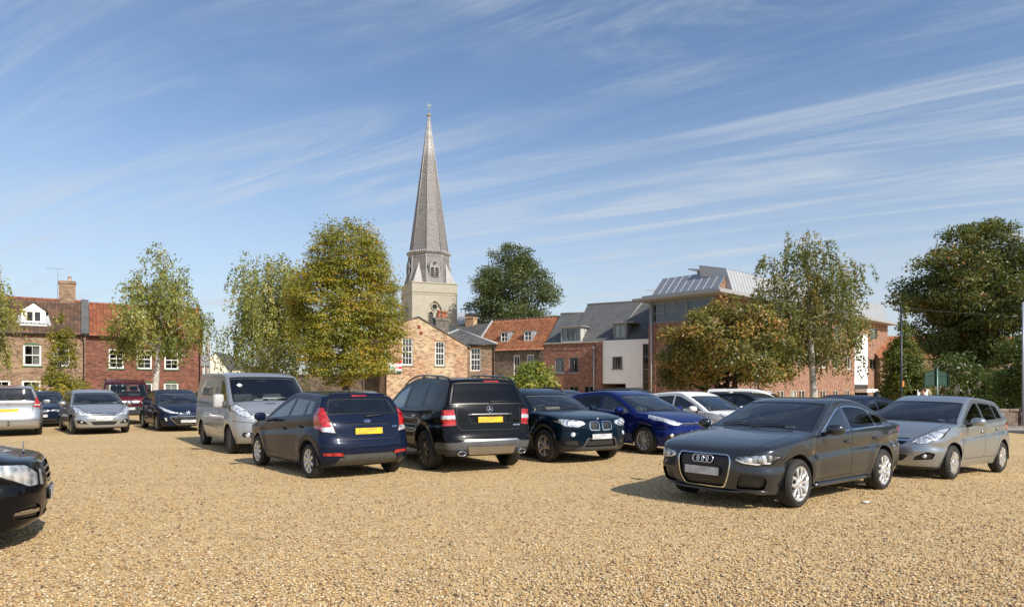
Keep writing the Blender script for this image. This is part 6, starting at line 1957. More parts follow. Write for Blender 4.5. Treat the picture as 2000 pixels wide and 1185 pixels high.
    if S.get('mirror'):
        mx, mz = S['mirror'][:2]
        mm = S['mirror'][2] if len(S['mirror']) > 2 else None
        sc = S.get('mirror_s', 1.0)
        for k, sg in enumerate(both):
            p, n = sh.hit('S', mx, mz, sg)
            mb = MB()
            ico = bmesh.new(); bmesh.ops.create_icosphere(ico, subdivisions=3, radius=1)
            V = []
            for v in ico.verts:
                c = v.co
                sx = .10 if c.x > 0 else .035
                q = Vector((c.x*sx, (abs(c.y)**.7)*(1 if c.y > 0 else -1)*.115, (abs(c.z)**.75)*(1 if c.z > 0 else -1)*.078))
                q.x -= (q.y + .1)*.15
                V.append(Vector((p.x + q.x*sc, p.y + sg*(.15*sc + q.y*sc + .02), p.z + .065*sc + q.z*sc)))
            ico.verts.index_update()
            mb.mesh(V, [[v.index for v in f.verts] if sg > 0 else [v.index for v in f.verts][::-1] for f in ico.faces], 0)
            ico.free()
            mb.tube([(p.x+.01, p.y - sg*.02, p.z - .02), (p.x, p.y + sg*.05, p.z + .005), (p.x+.01, p.y + sg*.12*sc, p.z + .025)], [.035, .026, .022], 8, 1)
            o = mb.build('wing_mirror', [mm or body_mat, MT['black']], root)
            g = MB(); gx = p.x - .038*sc; yy = p.y + sg*(.17*sc); zz = p.z + .065*sc
            c = [Vector((gx - (math.cos(t)*.08*sg)*.15, yy + math.cos(t)*.088*sc, zz + math.sin(t)*.058*sc)) for t in np.linspace(0, 2*PI, 20, endpoint=False)]
            g.poly(c if sg < 0 else c[::-1], 0)
            g.build('mirror_glass', [MT['chrome']], o)
    # ---- underbody, wheel wells
    ub = MB()
    ex0, ex1 = min(sh.Px)+.28, max(sh.Px)-.28
    hw = S['track']/2 - .16
    zf = S['sill'] + .03
    ub.box((ex0, -hw, zf), (ex1, hw, zf + .12), 0)
    for ax in (1, -1):
        for sg in both:
            cx = ax*wb/2; n = 18
            yo = sg*(sh.Y(cx, S['R']*1.9) - .012); yi = sg*(S['track']/2 - .20)
            pr = []
            for k in range(n + 1):
                a = PI*k/n*1.12 - PI*.06
                pr.append((cx + math.cos(a)*(S['R']+.004), Rt + math.sin(a)*(S['R']+.004)))
            for k in range(n):
                (x0, z0), (x1, z1) = pr[k], pr[k+1]
                ub.poly([(x0, yo, z0), (x1, yo, z1), (x1, yi, z1), (x0, yi, z0)] if sg > 0 else [(x0, yi, z0), (x1, yi, z1), (x1, yo, z1), (x0, yo, z0)], 0)
            ub.poly([(x, yi, z) for x, z in pr], 0)
    ub.box((-wb/2+.42, -S['track']/2-.02, zf+.01), (wb/2-.42, S['track']/2+.02, zf+.10), 0)
    ub.build('underbody', [MT['under']], root)
    # ---- cabin
    if S.get('cabin', True):
        sh.lining(root, MT['liner'], zmin=S['belt'][0][1]-.16)
        cz = S.get('seat_z', .50); cab = S.get('cab_x', 0.0); yw = .36*S.get('seat_y', 1)
        fl = MB(); fl.box((ex0+.1, -hw-.12, zf+.2), (ex1-.7, hw+.12, zf+.23), 0)
        dx = S['screen'][0][0]
        fl.rbox((dx-.42, -sh.Y(dx-.2, .8)+.10, .72*S.get('hs', 1)), (dx+.05, sh.Y(dx-.2, .8)-.10, S['screen'][0][1]-.03), .05, 0)
        fl.build('cabin_floor', [MT['trim']], root)
        sm = MT[S.get('seat_mat', 'seat')]
        rows = S.get('rows', 2)
        for rw in range(rows):
            x0 = cab + .12 - rw*.86
            for yy in ((-yw, yw) if rw == 0 else (-yw*1.05, 0.0, yw*1.05)):
                st = MB(); wv = .235 if rw == 0 else .20
                if rw == 0 or yy == 0: st.rbox((x0-.05, yy-wv*(1 if rw == 0 else 3), cz-.12), (x0+.46, yy+wv*(1 if rw == 0 else 3), cz+.05), .05, 0)
                Mb = Matrix.Translation((x0, yy, cz)) @ Matrix.Rotation(R(-17), 4, 'Y')
                st.rbox((-.14, -wv, -.02), (0.0, wv, .58), .05, 0, Mb)
                st.rbox((-.115, -.13, .63), (-.02, .13, .80), .035, 0, Mb)
                st.tube([Mb @ Vector((-.07, -.05, .56)), Mb @ Vector((-.07, -.05, .66))], .008, 6, 0)
                st.tube([Mb @ Vector((-.07, .05, .56)), Mb @ Vector((-.07, .05, .66))], .008, 6, 0)
                st.build('car_seat', [sm], root)
        wm = MB(); Mw = Matrix.Translation((dx-.50, -yw, S['screen'][0][1]-.06)) @ Matrix.Rotation(R(-62), 4, 'Y')
        pts = [Mw @ Vector((math.cos(t)*.185, math.sin(t)*.185, 0)) for t in np.linspace(0, 2*PI, 25)]
        wm.tube(pts, .016, 8, 0, cap=False)
        wm.tube([Mw @ Vector((-.17, 0, 0)), Mw @ Vector((.17, 0, 0))], .022, 6, 0); wm.tube([Mw @ Vector((0, -.17, 0)), Mw @ Vector((0, .17, 0))], .022, 6, 0)
        wm.build('steering_wheel', [MT['trim']], root)
        rm = MB(); tx, tz = S['screen'][1]
        rm.rbox((tx-.08, -.12, tz-.12), (tx-.05, .12, tz-.055), .012, 0); rm.tube([(tx-.06, 0, tz-.06), (tx-.0, 0, tz-.02)], .01, 6)
        rm.build('inside_mirror', [MT['trim']], root)
    # wipers
    if S.get('wipers', True):
        (bx, bz) = S['screen'][0]
        mb = MB()
        for y0, y1 in S.get('wip', ((.52, -.08), (-.04, -.58))):
            pts = []
            for q in np.linspace(0, 1, 7):
                y = y0 + (y1 - y0)*q
                loc, n = sh.hit('F', y, bz + .012 + .028*math.sin(q*PI))
                pts.append(loc + n*.014)
            mb.tube(pts, .007, 6, 0)
        mb.build('wiper', [MT['black']], root)
    add_wheels(root, S, S['wheel'], dict(hub=MT['hub'], disc=MT['disc'], tyre=MT['tyre'], rim=MT[S['wheel']['mat']]), steer)
    if S.get('extra'): S['extra'](sh, root, body_mat, objs)
    return root
def rnd_some(poly, r):
    """round only the sharp corners of a polygon"""
    out = []; N = len(poly)
    for i in range(N):
        a = Vector(poly[i-1]); b = Vector(poly[i]); c = Vector(poly[(i+1) % N])
        if (a-b).length < 1e-5: continue
        d1 = (b-a).normalized() if (b-a).length > 1e-6 else Vector((1, 0)); d2 = (c-b).normalized() if (c-b).length > 1e-6 else d1
        if d1.dot(d2) < .8:
            rr = min(r, (a-b).length*.45 if (a-b).length > .02 else r, (c-b).length*.45 if (c-b).length > .02 else r)
            rr = min(rr, (a-b).length*.8, (c-b).length*.8)
            p = b - d1*rr; q = b + d2*rr
            for k in range(5):
                t = k/4; s = p*(1-t)**2 + b*2*t*(1-t) + q*t*t
                out.append((s.x, s.y))
        else: out.append((b.x, b.y))
    return out
def plate(sh, root, view, z, mat, w=.52, h=.112, y=0.0, tilt=0.0, out=.008):
    M = sh.frame(view, y, z, out=out)
    # stand the plate upright along the bumper
    n = Vector(M.col[2][:3]); n.z *= .5; n.y = 0; n.normalize(); r = Vector((0, 0, 1)).cross(n).normalized(); up = n.cross(r)
    M2 = Matrix((r, up, n)).transposed().to_4x4(); M2.translation = M.translation
    mb = MB(); mb.rbox((-w/2, -h/2, -.02), (w/2, h/2, .006), .004, 0); mb.box((-w/2+.004, -h/2+.004, .0062), (w/2-.004, h/2-.004, .0075), 1)
    o = mb.build('number_plate', [MT['gloss'], mat], root)
    o.matrix_local = M2
    return o
def rails(sh, root, x0, x1, mat, h=.05, r=.014, posts=(), inset=.06):
    for sg in (1, -1):
        mb = MB(); pts = []
        for q in np.linspace(0, 1, 17):
            x = x0 + (x1-x0)*q
            y = sh.Y(x, sh.roof_z(x)) - inset
            loc, n = sh.hit('T', x, sg*y)
            hh = h*min(1, min(q, 1-q)*7)**.6
            lc, n = sh.hit('T', x, 0); pts.append(Vector((x, sg*y, max(loc.z, lc.z - .035) + hh + .004)))
        mb.tube(pts, r, 8, 0)
        for px in posts:
            y = sh.Y(px, sh.roof_z(px)) - inset
            loc, n = sh.hit('T', px, sg*y)
            mb.rbox((px-.05, sg*y-r, loc.z-.01), (px+.05, sg*y+r, loc.z+h), .008, 0)
        mb.build('roof_rail', [mat], root)
def lensball(sh, root, view, y, z, r, mat, parent, sides=(1, -1), out=0.0, name='lamp'):
    """round lamp bowl with a bright rim"""
    for sg in sides:
        M = sh.frame(view, sg*y, z, out=out) if view != 'S' else sh.frame('S', y, z, sg, out=out)
        mb = MB()
        mb.lathe([(r, -.006), (r, .004), (r*.9, .006), (r*.86, .001)], 20, 0, M)
        mb.lathe([(r*.86, .001), (r*.6, .010), (r*.3, .014), (.0005, .015)], 20, 1, M)
        mb.build(name, [MT['chrome'], mat], parent)
GRP = 'cars parked on the gravel'
def feat_saloon_grey(sh, bmat):
    both = (1, -1)
    sh.line('T', [(2.12, -.60), (2.02, -.66), (1.6, -.70), (.98, -.72)], MT['gap'], lim=.6)
    sh.line('T', [(2.12, .60), (2.02, .66), (1.6, .70), (.98, .72)][::1], MT['gap'], lim=.6)
    # single-frame grille
    g = rnd([(-.30, .245), (.30, .245), (.375, .40), (.405, .60), (.37, .69), (-.37, .69), (-.405, .60), (-.375, .40)], .06)
    sh.part('grille', 'F', g, MT['grille'], ring=.016, ringmat=MT['chrome'], off=-.03, skirt=MT['gap'], lim=1.6)
    # headlights
    h = rnd([(.425, .635), (.50, .575), (.68, .560), (.84, .59), (.88, .68), (.82, .72), (.62, .70), (.46, .68)], .03)
    sh.part('headlight', 'F', h, MT['head_dark'], ring=.010, ringmat=MT['gap'], off=-.006, sides=both, lim=1.45, cutx=(2.10, (1, .0, .55)), skirt=MT['gap'])
    # side intakes
    k = rnd([(.44, .245), (.76, .25), (.81, .37), (.78, .45), (.52, .455), (.48, .36)], .04)
    sh.part('air_intake', 'F', k, MT['mesh'], ring=.010, ringmat=MT['gloss'], off=-.035, sides=both, skirt=MT['gap'], lim=1.5)
    # fuel/wing details and boot line
    sh.line('S', [(1.0, .50), (.985, .93)], MT['gap'], sides=both, only=(0,))
    t = rnd([(.45, .78), (.80, .80), (.86, .90), (.84, .97), (.62, .96), (.44, .92)], .03)
    sh.part('tail_light', 'R', t, MT['red'], ring=.006, ringmat=MT['gap'], sides=both, lim=-1.7, cutx=-1.95)
def extra_saloon_grey(sh, root, bm, objs):
    # four linked rings on the grille
    M = sh.frame('F', 0, .612, out=-.004)
    for k in range(4):
        mb = MB()
        ring_mesh(mb, .050, .050, .013, .010, 0, M @ Matrix.Translation(((k-1.5)*.070, 0, .003*(k % 2))), 28)
        mb.build('badge_ring', [MT['chrome']], root)
    plate(sh, root, 'F', .46, MT['plate_white'], out=.012)
    hl = [o for o in root.children if o.name.startswith('headlight')]
    for o, sg in zip(hl, (1, -1)):
        for (y, z, r) in ((.76, .64, .043), (.62, .63, .030)):
            M = sh.frame('F', sg*y, z, out=-.004)
            mb = MB()
            mb.lathe([(r*1.25, -.004), (r*1.2, .004), (r, .006), (r*.7, .010), (.0005, .014)], 20, 0, M)
            mb.build('lamp', [MT['head']], o)
        mb = MB()
        pts = [sh.frame('F', sg*y, z, out=.0).translation for y, z in ((.46, .628), (.56, .592), (.70, .578), (.82, .60))]
        mb.tube(pts, .008, 6, 0); mb.build('light_strip', [MT['paper']], o)
    # front splitter and sill blade
    mb = MB()
    for sg in (1, -1):
        pts = []
        for y in np.linspace(.0, .84, 12):
            p, n = sh.hit('F', sg*y, .225); pts.append(p + Vector((.012, 0, -.015 + .03*sstep(.4, .6, y) - .02*sstep(.6, .9, y))))
        mb.tube(pts, [.018]*12, 6, 0)
    mb.build('front_lip', [bm], root)
    for sg in (1, -1):
        mb = MB(); pts = []
        for x in np.linspace(.88, -.88, 10):
            p, n = sh.hit('S', x, .27, sg); pts.append(p + Vector((0, sg*.004, -.03)))
        mb.tube(pts, .030, 8, 0); mb.build('side_skirt', [bm], root)
        # small red and white wing badge
        M = sh.frame('S', .95, .70, sg, out=.001)
        mb = MB(); mb.box((-.035, -.011, 0), (.015, .011, .003), 0, M); mb.box((.016, -.011, 0), (.036, .011, .003), 1, M)
        mb.build('wing_badge', [MT['chrome'], MT['red']], root)
    pk = MB(); p, n = sh.hit('F', -.0, 1.05)
    M = sh.frame('F', .46, 1.015, out=-.012)
    pk.box((-.07, -.02, -.004), (.07, .03, -.002), 0, M); pk.build('parking_ticket', [MT['paper']], root)
SALOON = dict(name='saloon', kind='parked_saloon', wb=2.637, track=1.60, R=.372, gap=.055, sill=.20, plan=[(-2.27, .80), (-1.9, .862), (-1.3, .893), (0, .898), (1.2, .893), (1.75, .855), (2.19, .79)],
    belt=[(-2.2, .97), (-1.4, .965), (.8, .905), (1.3, .86), (2.0, .74)], ledge=.04, tum=.36, tum2=.5, crease=.03, crease_d=.16, tuck=.05,
    prof=[(2.03, .19, -.30, .0, 2.4), (2.125, .235, -.36, .0, 2.4), (2.175, .36, -.40, .0, 2.5), (2.185, .52, -.42, 0, 2.5), (2.165, .66, -.42, 0, 2.6), (2.115, .735, -.36, -.02, 2.8), (1.98, .795, -.20, -.05, 3.0), (1.7, .855, -.06, -.075, 3.2), (1.3, .915, -.02, -.075, 3.2), (1.0, .953, -.02, -.07, 3.0), (.88, .975, -.05, -.06, 2.6),
          (.62, 1.10, -.10, -.06, 2.6), (.25, 1.265, -.12, -.06, 2.8), (.0, 1.355, -.10, -.065, 3.2), (-.3, 1.405, -.02, -.07, 3.4), (-.7, 1.41, .0, -.07, 3.4), (-1.05, 1.365, .02, -.068, 3.4), (-1.4, 1.25, .06, -.06, 3.0), (-1.72, 1.10, .07, -.06, 2.8), (-1.86, 1.045, .03, -.06, 3.0), (-2.05, 1.035, .0, -.07, 3.0), (-2.16, 1.02, .06, -.06, 2.8), (-2.19, .95, .12, -.02, 2.6), (-2.185, .80, .2, 0, 2.6), (-2.235, .66, .28, 0, 2.6), (-2.25, .5, .3, 0, 2.6), (-2.22, .32, .28, 0, 2.6), (-2.1, .22, .2, 0, 2.6)],
    doors=[dict(x=(.86, -.19), xfb=.86, xt=(.70, -.28), xrb=-.22), dict(x=(-.20, -.95), xfb=-.23, xt=(-.30, -1.28), xrb=-1.27)],
    win=[dict(q=(.74, .70, -.255, -.205), door=0, ring=.014, rm='chrome'), dict(q=(-.27, -.315, -1.08, -1.14), door=1, g='glass_dark', ring=.014, rm='chrome'), dict(q=(-1.17, -1.11, -1.42, -1.45), g='glass_dark', ring=.014, rm='chrome', r=.02)],
    screen=((.86, .985), (.03, 1.345)), rear=((-1.78, 1.075), (-1.18, 1.33)), handles=[(0, -.06, .80), (1, -1.02, .815)], mirror=(.62, .93),
    wheel=dict(Rr=.228, wd=.225, style=dict(n=5, pair=.42, w0=.03, w1=.045, dish=.012), mat='bright_rim'),
    feat=feat_saloon_grey, extra=extra_saloon_grey)
BOTH = (1, -1)
def body_profile(xf, xr, zc, zn, cowl, wst, peak, re, rw, zt=None, hb=.02, fc=.40, rc=.26, nose=0.0, rear_lean=.05, chin=.12, hx=.22, roof_p=3.4, rn=.10):
    """centre line of a car (x, z, edge dx, edge dz, roundness) from the front bumper over the roof to the rear bumper"""
    zb = rw[1]
    K = [(xf-chin, zc, -fc*.7, 0, 2.4), (xf-.04, zc+.06, -fc*.9, 0, 2.4), (xf-.005, .40, -fc, 0, 2.5), (xf, .53, -fc, 0, 2.5),
         (xf-.03-nose*.3, zn-.12, -fc, 0, 2.6), (xf-.08-nose, zn-.03, -fc*.85, -.02, 2.8), (xf-hx-nose, zn+.035, -fc*.45, -.05, 3.0)]
    x0, z0 = xf-hx-nose, zn+.035
    for q, b in ((.33, .9), (.66, 1.0), (.9, .5)):
        K.append((x0+(cowl[0]-x0)*q, z0+(cowl[1]-z0)*q+hb*b, -.03, -.07, 3.1))
    K.append((cowl[0]-.02, cowl[1]+.008, -.07, -.055, 2.6))
    for q in (.33, .68):
        K.append((cowl[0]+(wst[0]-cowl[0])*q, cowl[1]+(wst[1]-cowl[1])*q+.018, -.11, -.055, 2.6))
    K.append((wst[0], wst[1], -.10, -.06, 3.0))
    K.append(((wst[0]*.45+peak[0]*.55), wst[1]*.3+peak[1]*.7, -.03, -.07, roof_p))
    K.append((peak[0], peak[1], 0, -.07, roof_p))
    K.append((peak[0]*.5+re[0]*.5, peak[1]*.62+re[1]*.38+.012, 0, -.07, roof_p))
    K.append((re[0]+.12, re[1]+.022, .015, -.07, roof_p)); K.append((re[0], re[1], .07, -.06, 3.0))
    K.append((re[0]*.55+rw[0]*.45, re[1]*.55+rw[1]*.45+.01, rn, -.03, 2.6))
    K.append((rw[0], rw[1], rn+.05, -.02, 2.6))
    K.append((xr+.06+rear_lean, zb-.14, rc*.75, 0, 2.6)); K.append((xr+.035+rear_lean*.4, .70, rc, 0, 2.6))
    K.append((xr, .58, rc+.03, 0, 2.6)); K.append((xr, .45, rc+.03, 0, 2.6)); K.append((xr+.05, .31, rc, 0, 2.6)); K.append((xr+.2, zc, rc*.6, 0, 2.6))
    return K
def star_badge(sh, root, view, z, r, out=.004):
    M = sh.frame(view, 0, z, out=out); mb = MB()
    ring_mesh(mb, r, r, r*.16, .008, 0, M, 28)
    for k in range(3):
        a = PI/2 + k*2*PI/3
        flat_poly(mb, [(math.cos(a)*r, math.sin(a)*r), (math.cos(a+PI/3)*r*.16, math.sin(a+PI/3)*r*.16), (0, 0), (math.cos(a-PI/3)*r*.16, math.sin(a-PI/3)*r*.16)], .008, 0, M)
    mb.build('badge', [MT['chrome']], root)
def roundel(sh, root, view, z, r, out=.003):
    M = sh.frame(view, 0, z, out=out); mb = MB()
    ring_mesh(mb, r*.85, r*.85, r*.3, .004, 0, M, 24)
    for k in range(4):
        pts = [(0, 0)] + [(math.cos(k*PI/2+t)*r*.7, math.sin(k*PI/2+t)*r*.7) for t in np.linspace(0, PI/2, 7)]
        flat_poly(mb, pts, .004, 1 + k % 2, M)
    mb.build('badge', [MT['gloss'], MT['paper'], MT['badge_blue']], root)
def oval_badge(sh, root, view, z, rx, ry, out=.004):
    M = sh.frame(view, 0, z, out=out); mb = MB()
    ring_mesh(mb, rx, ry, .010, .006, 0, M, 28)
    flat_poly(mb, circ(0, 0, rx*.95, 24, ry*.95), .003, 1, M)
    # script stroke across the oval
    pts = [M @ Vector((x*rx*.62, math.sin(x*7)*ry*.22, .006)) for x in np.linspace(-1, 1, 12)]
    mb.tube(pts, .004, 5, 0)
    mb.build('badge', [MT['chrome'], MT['badge_blue']], root)
def vee_badge(sh, root, view, z, r, out=.004):
    M = sh.frame(view, 0, z, out=out); mb = MB()
    flat_poly(mb, [(-r, r*.9), (-r*.55, r*.95), (0, -r*.35), (r*.55, r*.95), (r, r*.9), (r*.12, -r), (-r*.12, -r)], .010, 0, M)
    ring_mesh(mb, r*.55, r*.55, r*.14, .012, 0, M @ Matrix.Translation((0, r*.15, 0)), 20)
    mb.build('badge', [MT['chrome']], root)
def lion_badge(sh, root, view, z, r, out=.004):
    M = sh.frame(view, 0, z, out=out); mb = MB()
    for P in ([(-.9,.1),(-.75,.75),(-.55,.2),(-.2,.55),(.1,.95),(.45,.8),(.3,.5),(.75,.45),(.35,.2),(.8,-.1),(.3,-.05),(.55,-.8),(.2,-.85),(.05,-.2),(-.3,-.1),(-.45,-.85),(-.8,-.8),(-.6,-.1)],):
        flat_poly(mb, [(x*r, y*r) for x, y in P], .010, 0, M)
    mb.build('badge', [MT['chrome']], root)
MT['badge_blue'] = simple('badge_blue', (.01, .03, .20), .25, coat=1)
def rear_wiper(sh, root, y0, z0, y1, z1):
    mb = MB()
    P = [sh.frame('R', y0+(y1-y0)*q, z0+(z1-z0)*q, out=.018).translation for q in np.linspace(0, 1, 6)]
    mb.tube(P, [.02, .016, .014, .012, .010, .008], 6, 0); mb.build('wiper', [MT['black']], root)
# ------------------------------------------------------------------ small blue hatchback, seen from behind
def feat_blue_hatch(sh, bm):
    t = sh.part('tail_light', 'R', rnd([(.585, .775), (.80, .80), (.87, .93), (.83, 1.07), (.735, 1.215), (.69, 1.20), (.665, 1.02)], .02), MT['red'], ring=.006, ringmat=MT['gap'], sides=BOTH, lim=-1.2, cutx=-1.42)
    sh.part('reversing_light', 'R', [(.60, .785), (.79, .81), (.80, .875), (.635, .885)], MT['clear_lens'], off=.003, sides=BOTH, lim=-1.2, only=tuple(t))
    sh.part('diffuser', 'R', rnd([(-.64, .20), (.64, .20), (.50, .43), (-.50, .43)], .05), MT['grey_plastic'], ring=.006, ringmat=MT['gap'], lim=-1.2, off=-.01, skirt=MT['black'])
    sh.part('reflector', 'R', rnd([(.47, .395), (.79, .41), (.80, .455), (.50, .452)], .01), MT['red'], sides=BOTH, lim=-1.2)
    sh.part('hatch_strip', 'R', rnd([(-.44, .905), (.44, .905), (.42, .945), (-.42, .945)], .015), MT['gloss'], lim=-1.2, off=-.008, skirt=MT['gap'])
    sh.part('brake_light', 'R', [(-.14, 1.385), (.14, 1.385), (.14, 1.41), (-.14, 1.41)], MT['red'], lim=-1.1, off=.004)
    sh.line('R', [(.57, .77), (.50, .67), (-.50, .67), (-.57, .77)], MT['gap'], lim=-1.2, w=.009)
    sh.line('R', [(.66, 1.02), (.575, .77)], MT['gap'], lim=-1.2, w=.008, sides=BOTH)
    sh.line('R', [(.86, .60), (.55, .56), (-.55, .56), (-.86, .60)], MT['gap'], lim=-1.2, w=.005)
    h = rnd([(.44, .66), (.70, .70), (.83, .84), (.80, .93), (.60, .80)], .03)
    sh.part('headlight', 'F', h, MT['head'], ring=.008, ringmat=MT['gap'], sides=BOTH, lim=1.3, cutx=(1.35, (1, 0, .3)))
    sh.part('grille', 'F', rnd([(-.42, .24), (.42, .24), (.50, .44), (-.50, .44)], .05), MT['grille'], ring=.01, ringmat=MT['gloss'], off=-.03, lim=1.3, skirt=MT['gap'])
    sh.line('S', [(.98, .48), (.97, .92)], MT['gap'], sides=BOTH)
def extra_blue_hatch(sh, root, bm, objs):
    plate(sh, root, 'R', .80, MT['plate_yellow'])
    oval_badge(sh, root, 'R', .965, .062, .026)
    rear_wiper(sh, root, .02, 1.035, -.36, 1.06)
    mb = MB()          # roof spoiler
    pts = []
    for y in np.linspace(-.52, .52, 15):
        p, n = sh.hit('T', -1.36, y); pts.append(p + Vector((-.03, 0, .006)))
    mb.tube(pts, .022, 8, 0); mb.build('spoiler', [bm], root)
    a = MB(); p, n = sh.hit('T', -1.05, 0); a.tube([p, p + Vector((-.18, 0, .16))], [.008, .003], 6); a.build('aerial', [MT['black']], root)
    for y in (.5, .2, -.2, -.5):
        M = sh.frame('R', y, .60, out=0); d = MB(); flat_poly(d, circ(0, 0, .011, 10), .003, 0, M); d.build('parking_sensor', [MT['gloss']], root)
    # model script, illegible strokes
    M = sh.frame('R', -.52, .865, out=.001); d = MB()
    for k in range(5): d.box((-.05+k*.022, -.014, 0), (-.036+k*.022, .014 - .008*(k % 2), .003), 0, M)
    d.build('model_badge', [MT['chrome']], root)
BLUE_HATCH = dict(name='blue_hatch', kind='parked_hatchback', wb=2.489, track=1.50, R=.352, gap=.05, sill=.22, plan=[(-1.9, .80), (-1.5, .842), (-1.1, .858), (0, .856), (1.0, .85), (1.55, .80), (2.04, .70)],
    belt=[(-1.9, 1.13), (-1.2, 1.065), (.8, .93), (1.2, .88), (2.0, .74)], ledge=.035, tum=.34, tum2=.35, crease=.028, crease_d=.13,
    prof=body_profile(2.045, -1.905, .20, .79, (.98, .985), (.22, 1.375), (-.2, 1.475), (-1.45, 1.40), (-1.72, 1.045), hb=.03, rear_lean=.04),
    doors=[dict(x=(.84, -.22), xfb=.86, xt=(.72, -.30), xrb=-.25), dict(x=(-.23, -.80), xfb=-.26, xt=(-.32, -1.08), xrb=-1.05)],
    win=[dict(q=(.80, .74, -.285, -.235), door=0), dict(q=(-.30, -.345, -.93, -.93), door=1), dict(q=(-.97, -.97, -1.24, -1.26), r=.02)],
    screen=((.96, .995), (.26, 1.36)), rear=((-1.70, 1.08), (-1.485, 1.375)), cpillar=.10, handles=[(0, -.10, .80), (1, -.86, .86)], mirror=(.62, .93),
    wheel=dict(Rr=.205, wd=.195, style=dict(n=8, w0=.05, w1=.062, dish=.014), mat='silver_rim'), feat=feat_blue_hatch, extra=extra_blue_hatch)
# ------------------------------------------------------------------ black 4x4, seen from behind
def feat_black_4x4(sh, bm):
    t = sh.part('tail_light', 'R', rnd([(.665, .865), (.93, .85), (.95, 1.0), (.93, 1.15), (.70, 1.165), (.68, 1.0)], .02), MT['red'], ring=.008, ringmat=MT['gap'], sides=BOTH, lim=-1.8, cutx=-2.16)
    sh.part('reversing_light', 'R', [(.66, .985), (.95, .975), (.95, 1.045), (.66, 1.055)], MT['clear_lens'], off=.002, sides=BOTH, lim=-1.8, only=tuple(t))
    sh.part('bumper_trim', 'R', rnd([(-.96, .42), (.96, .42), (.96, .56), (.62, .57), (.55, .615), (-.55, .615), (-.62, .57), (-.96, .56)], .03), MT['grey_plastic'], ring=.006, ringmat=MT['gap'], lim=-1.6, off=-.004)
    sh.part('skid_plate', 'R', rnd([(-.46, .33), (.46, .33), (.50, .49), (-.50, .49)], .03), MT['satin'], ring=.006, ringmat=MT['gap'], lim=-1.6, off=.008, skirt=MT['satin'])
    sh.part('bumper_strip', 'R', rnd([(-.56, .572), (.56, .572), (.54, .606), (-.54, .606)], .01), MT['satin'], lim=-1.6, off=.004)
    sh.part('bumper_lower', 'R', [(-.95, .28), (.95, .28), (.95, .42), (-.95, .42)], MT['black'], lim=-1.6, only=(0,))
    sh.part('plate_recess', 'R', rnd([(-.40, .90), (.40, .90), (.44, 1.075), (-.44, 1.075)], .04), bm, ring=.008, ringmat=MT['gap'], lim=-1.9, off=-.02, skirt=MT['gloss'])
    sh.line('R', [(.66, 1.20), (.645, .86), (.58, .78), (-.58, .78), (-.645, .86), (-.66, 1.20)], MT['gap'], lim=-1.8, w=.012)
    sh.part('brake_light', 'R', [(-.30, 1.665), (.02, 1.665), (.02, 1.685), (-.30, 1.685)], MT['red'], lim=-1.6, off=.003)
    sh.part('side_strip', 'S', [(-1.0, .69), (.92, .64), (.92, .665), (-1.0, .715)], MT['satin'], sides=BOTH, off=.006)
    h = rnd([(.50, .80), (.80, .84), (.88, 1.0), (.60, .98)], .05)
    sh.part('headlight', 'F', h, MT['head'], ring=.008, ringmat=MT['gap'], sides=BOTH, lim=1.5, cutx=1.75)
def extra_black_4x4(sh, root, bm, objs):
    plate(sh, root, 'R', .965, MT['plate_yellow'])
    mb = MB()
    P = [sh.frame('R', y, 1.062, out=.012).translation for y in np.linspace(-.46, .46, 9)]
    mb.tube(P, .020, 8, 0); mb.build('tailgate_handle', [MT['satin']], root)
    star_badge(sh, root, 'R', 1.155, .058, .005)
    rear_wiper(sh, root, -.02, 1.285, -.42, 1.30)
    rails(sh, root, .35, -2.0, MT['gloss'], h=.055, r=.017, posts=(-.55, -1.35), inset=.035)
    for y in (.62, -.62):
        p, n = sh.hit('R', y, .36); e = MB()
        Mx = Matrix.Translation((p.x-.05, y, .365)) @ Matrix.Rotation(R(-90), 4, 'Y')
        ring_mesh(e, .04, .075, .016, .03, 0, Mx, 20); flat_poly(e, circ(0, 0, .038, 16, .07), .0, 1, Mx)
        e.lathe([(.05, -.15), (.05, .0)], 12, 0, Mx); e.build('exhaust_tip', [MT['chrome'], MT['under']], root)
    M = sh.frame('R', -.56, .86, out=.001); d = MB()
    for k in range(6): d.box((-.075+k*.026, -.012, 0), (-.057+k*.026, .012, .003), 0, M)
    d.build('model_badge', [MT['chrome']], root)
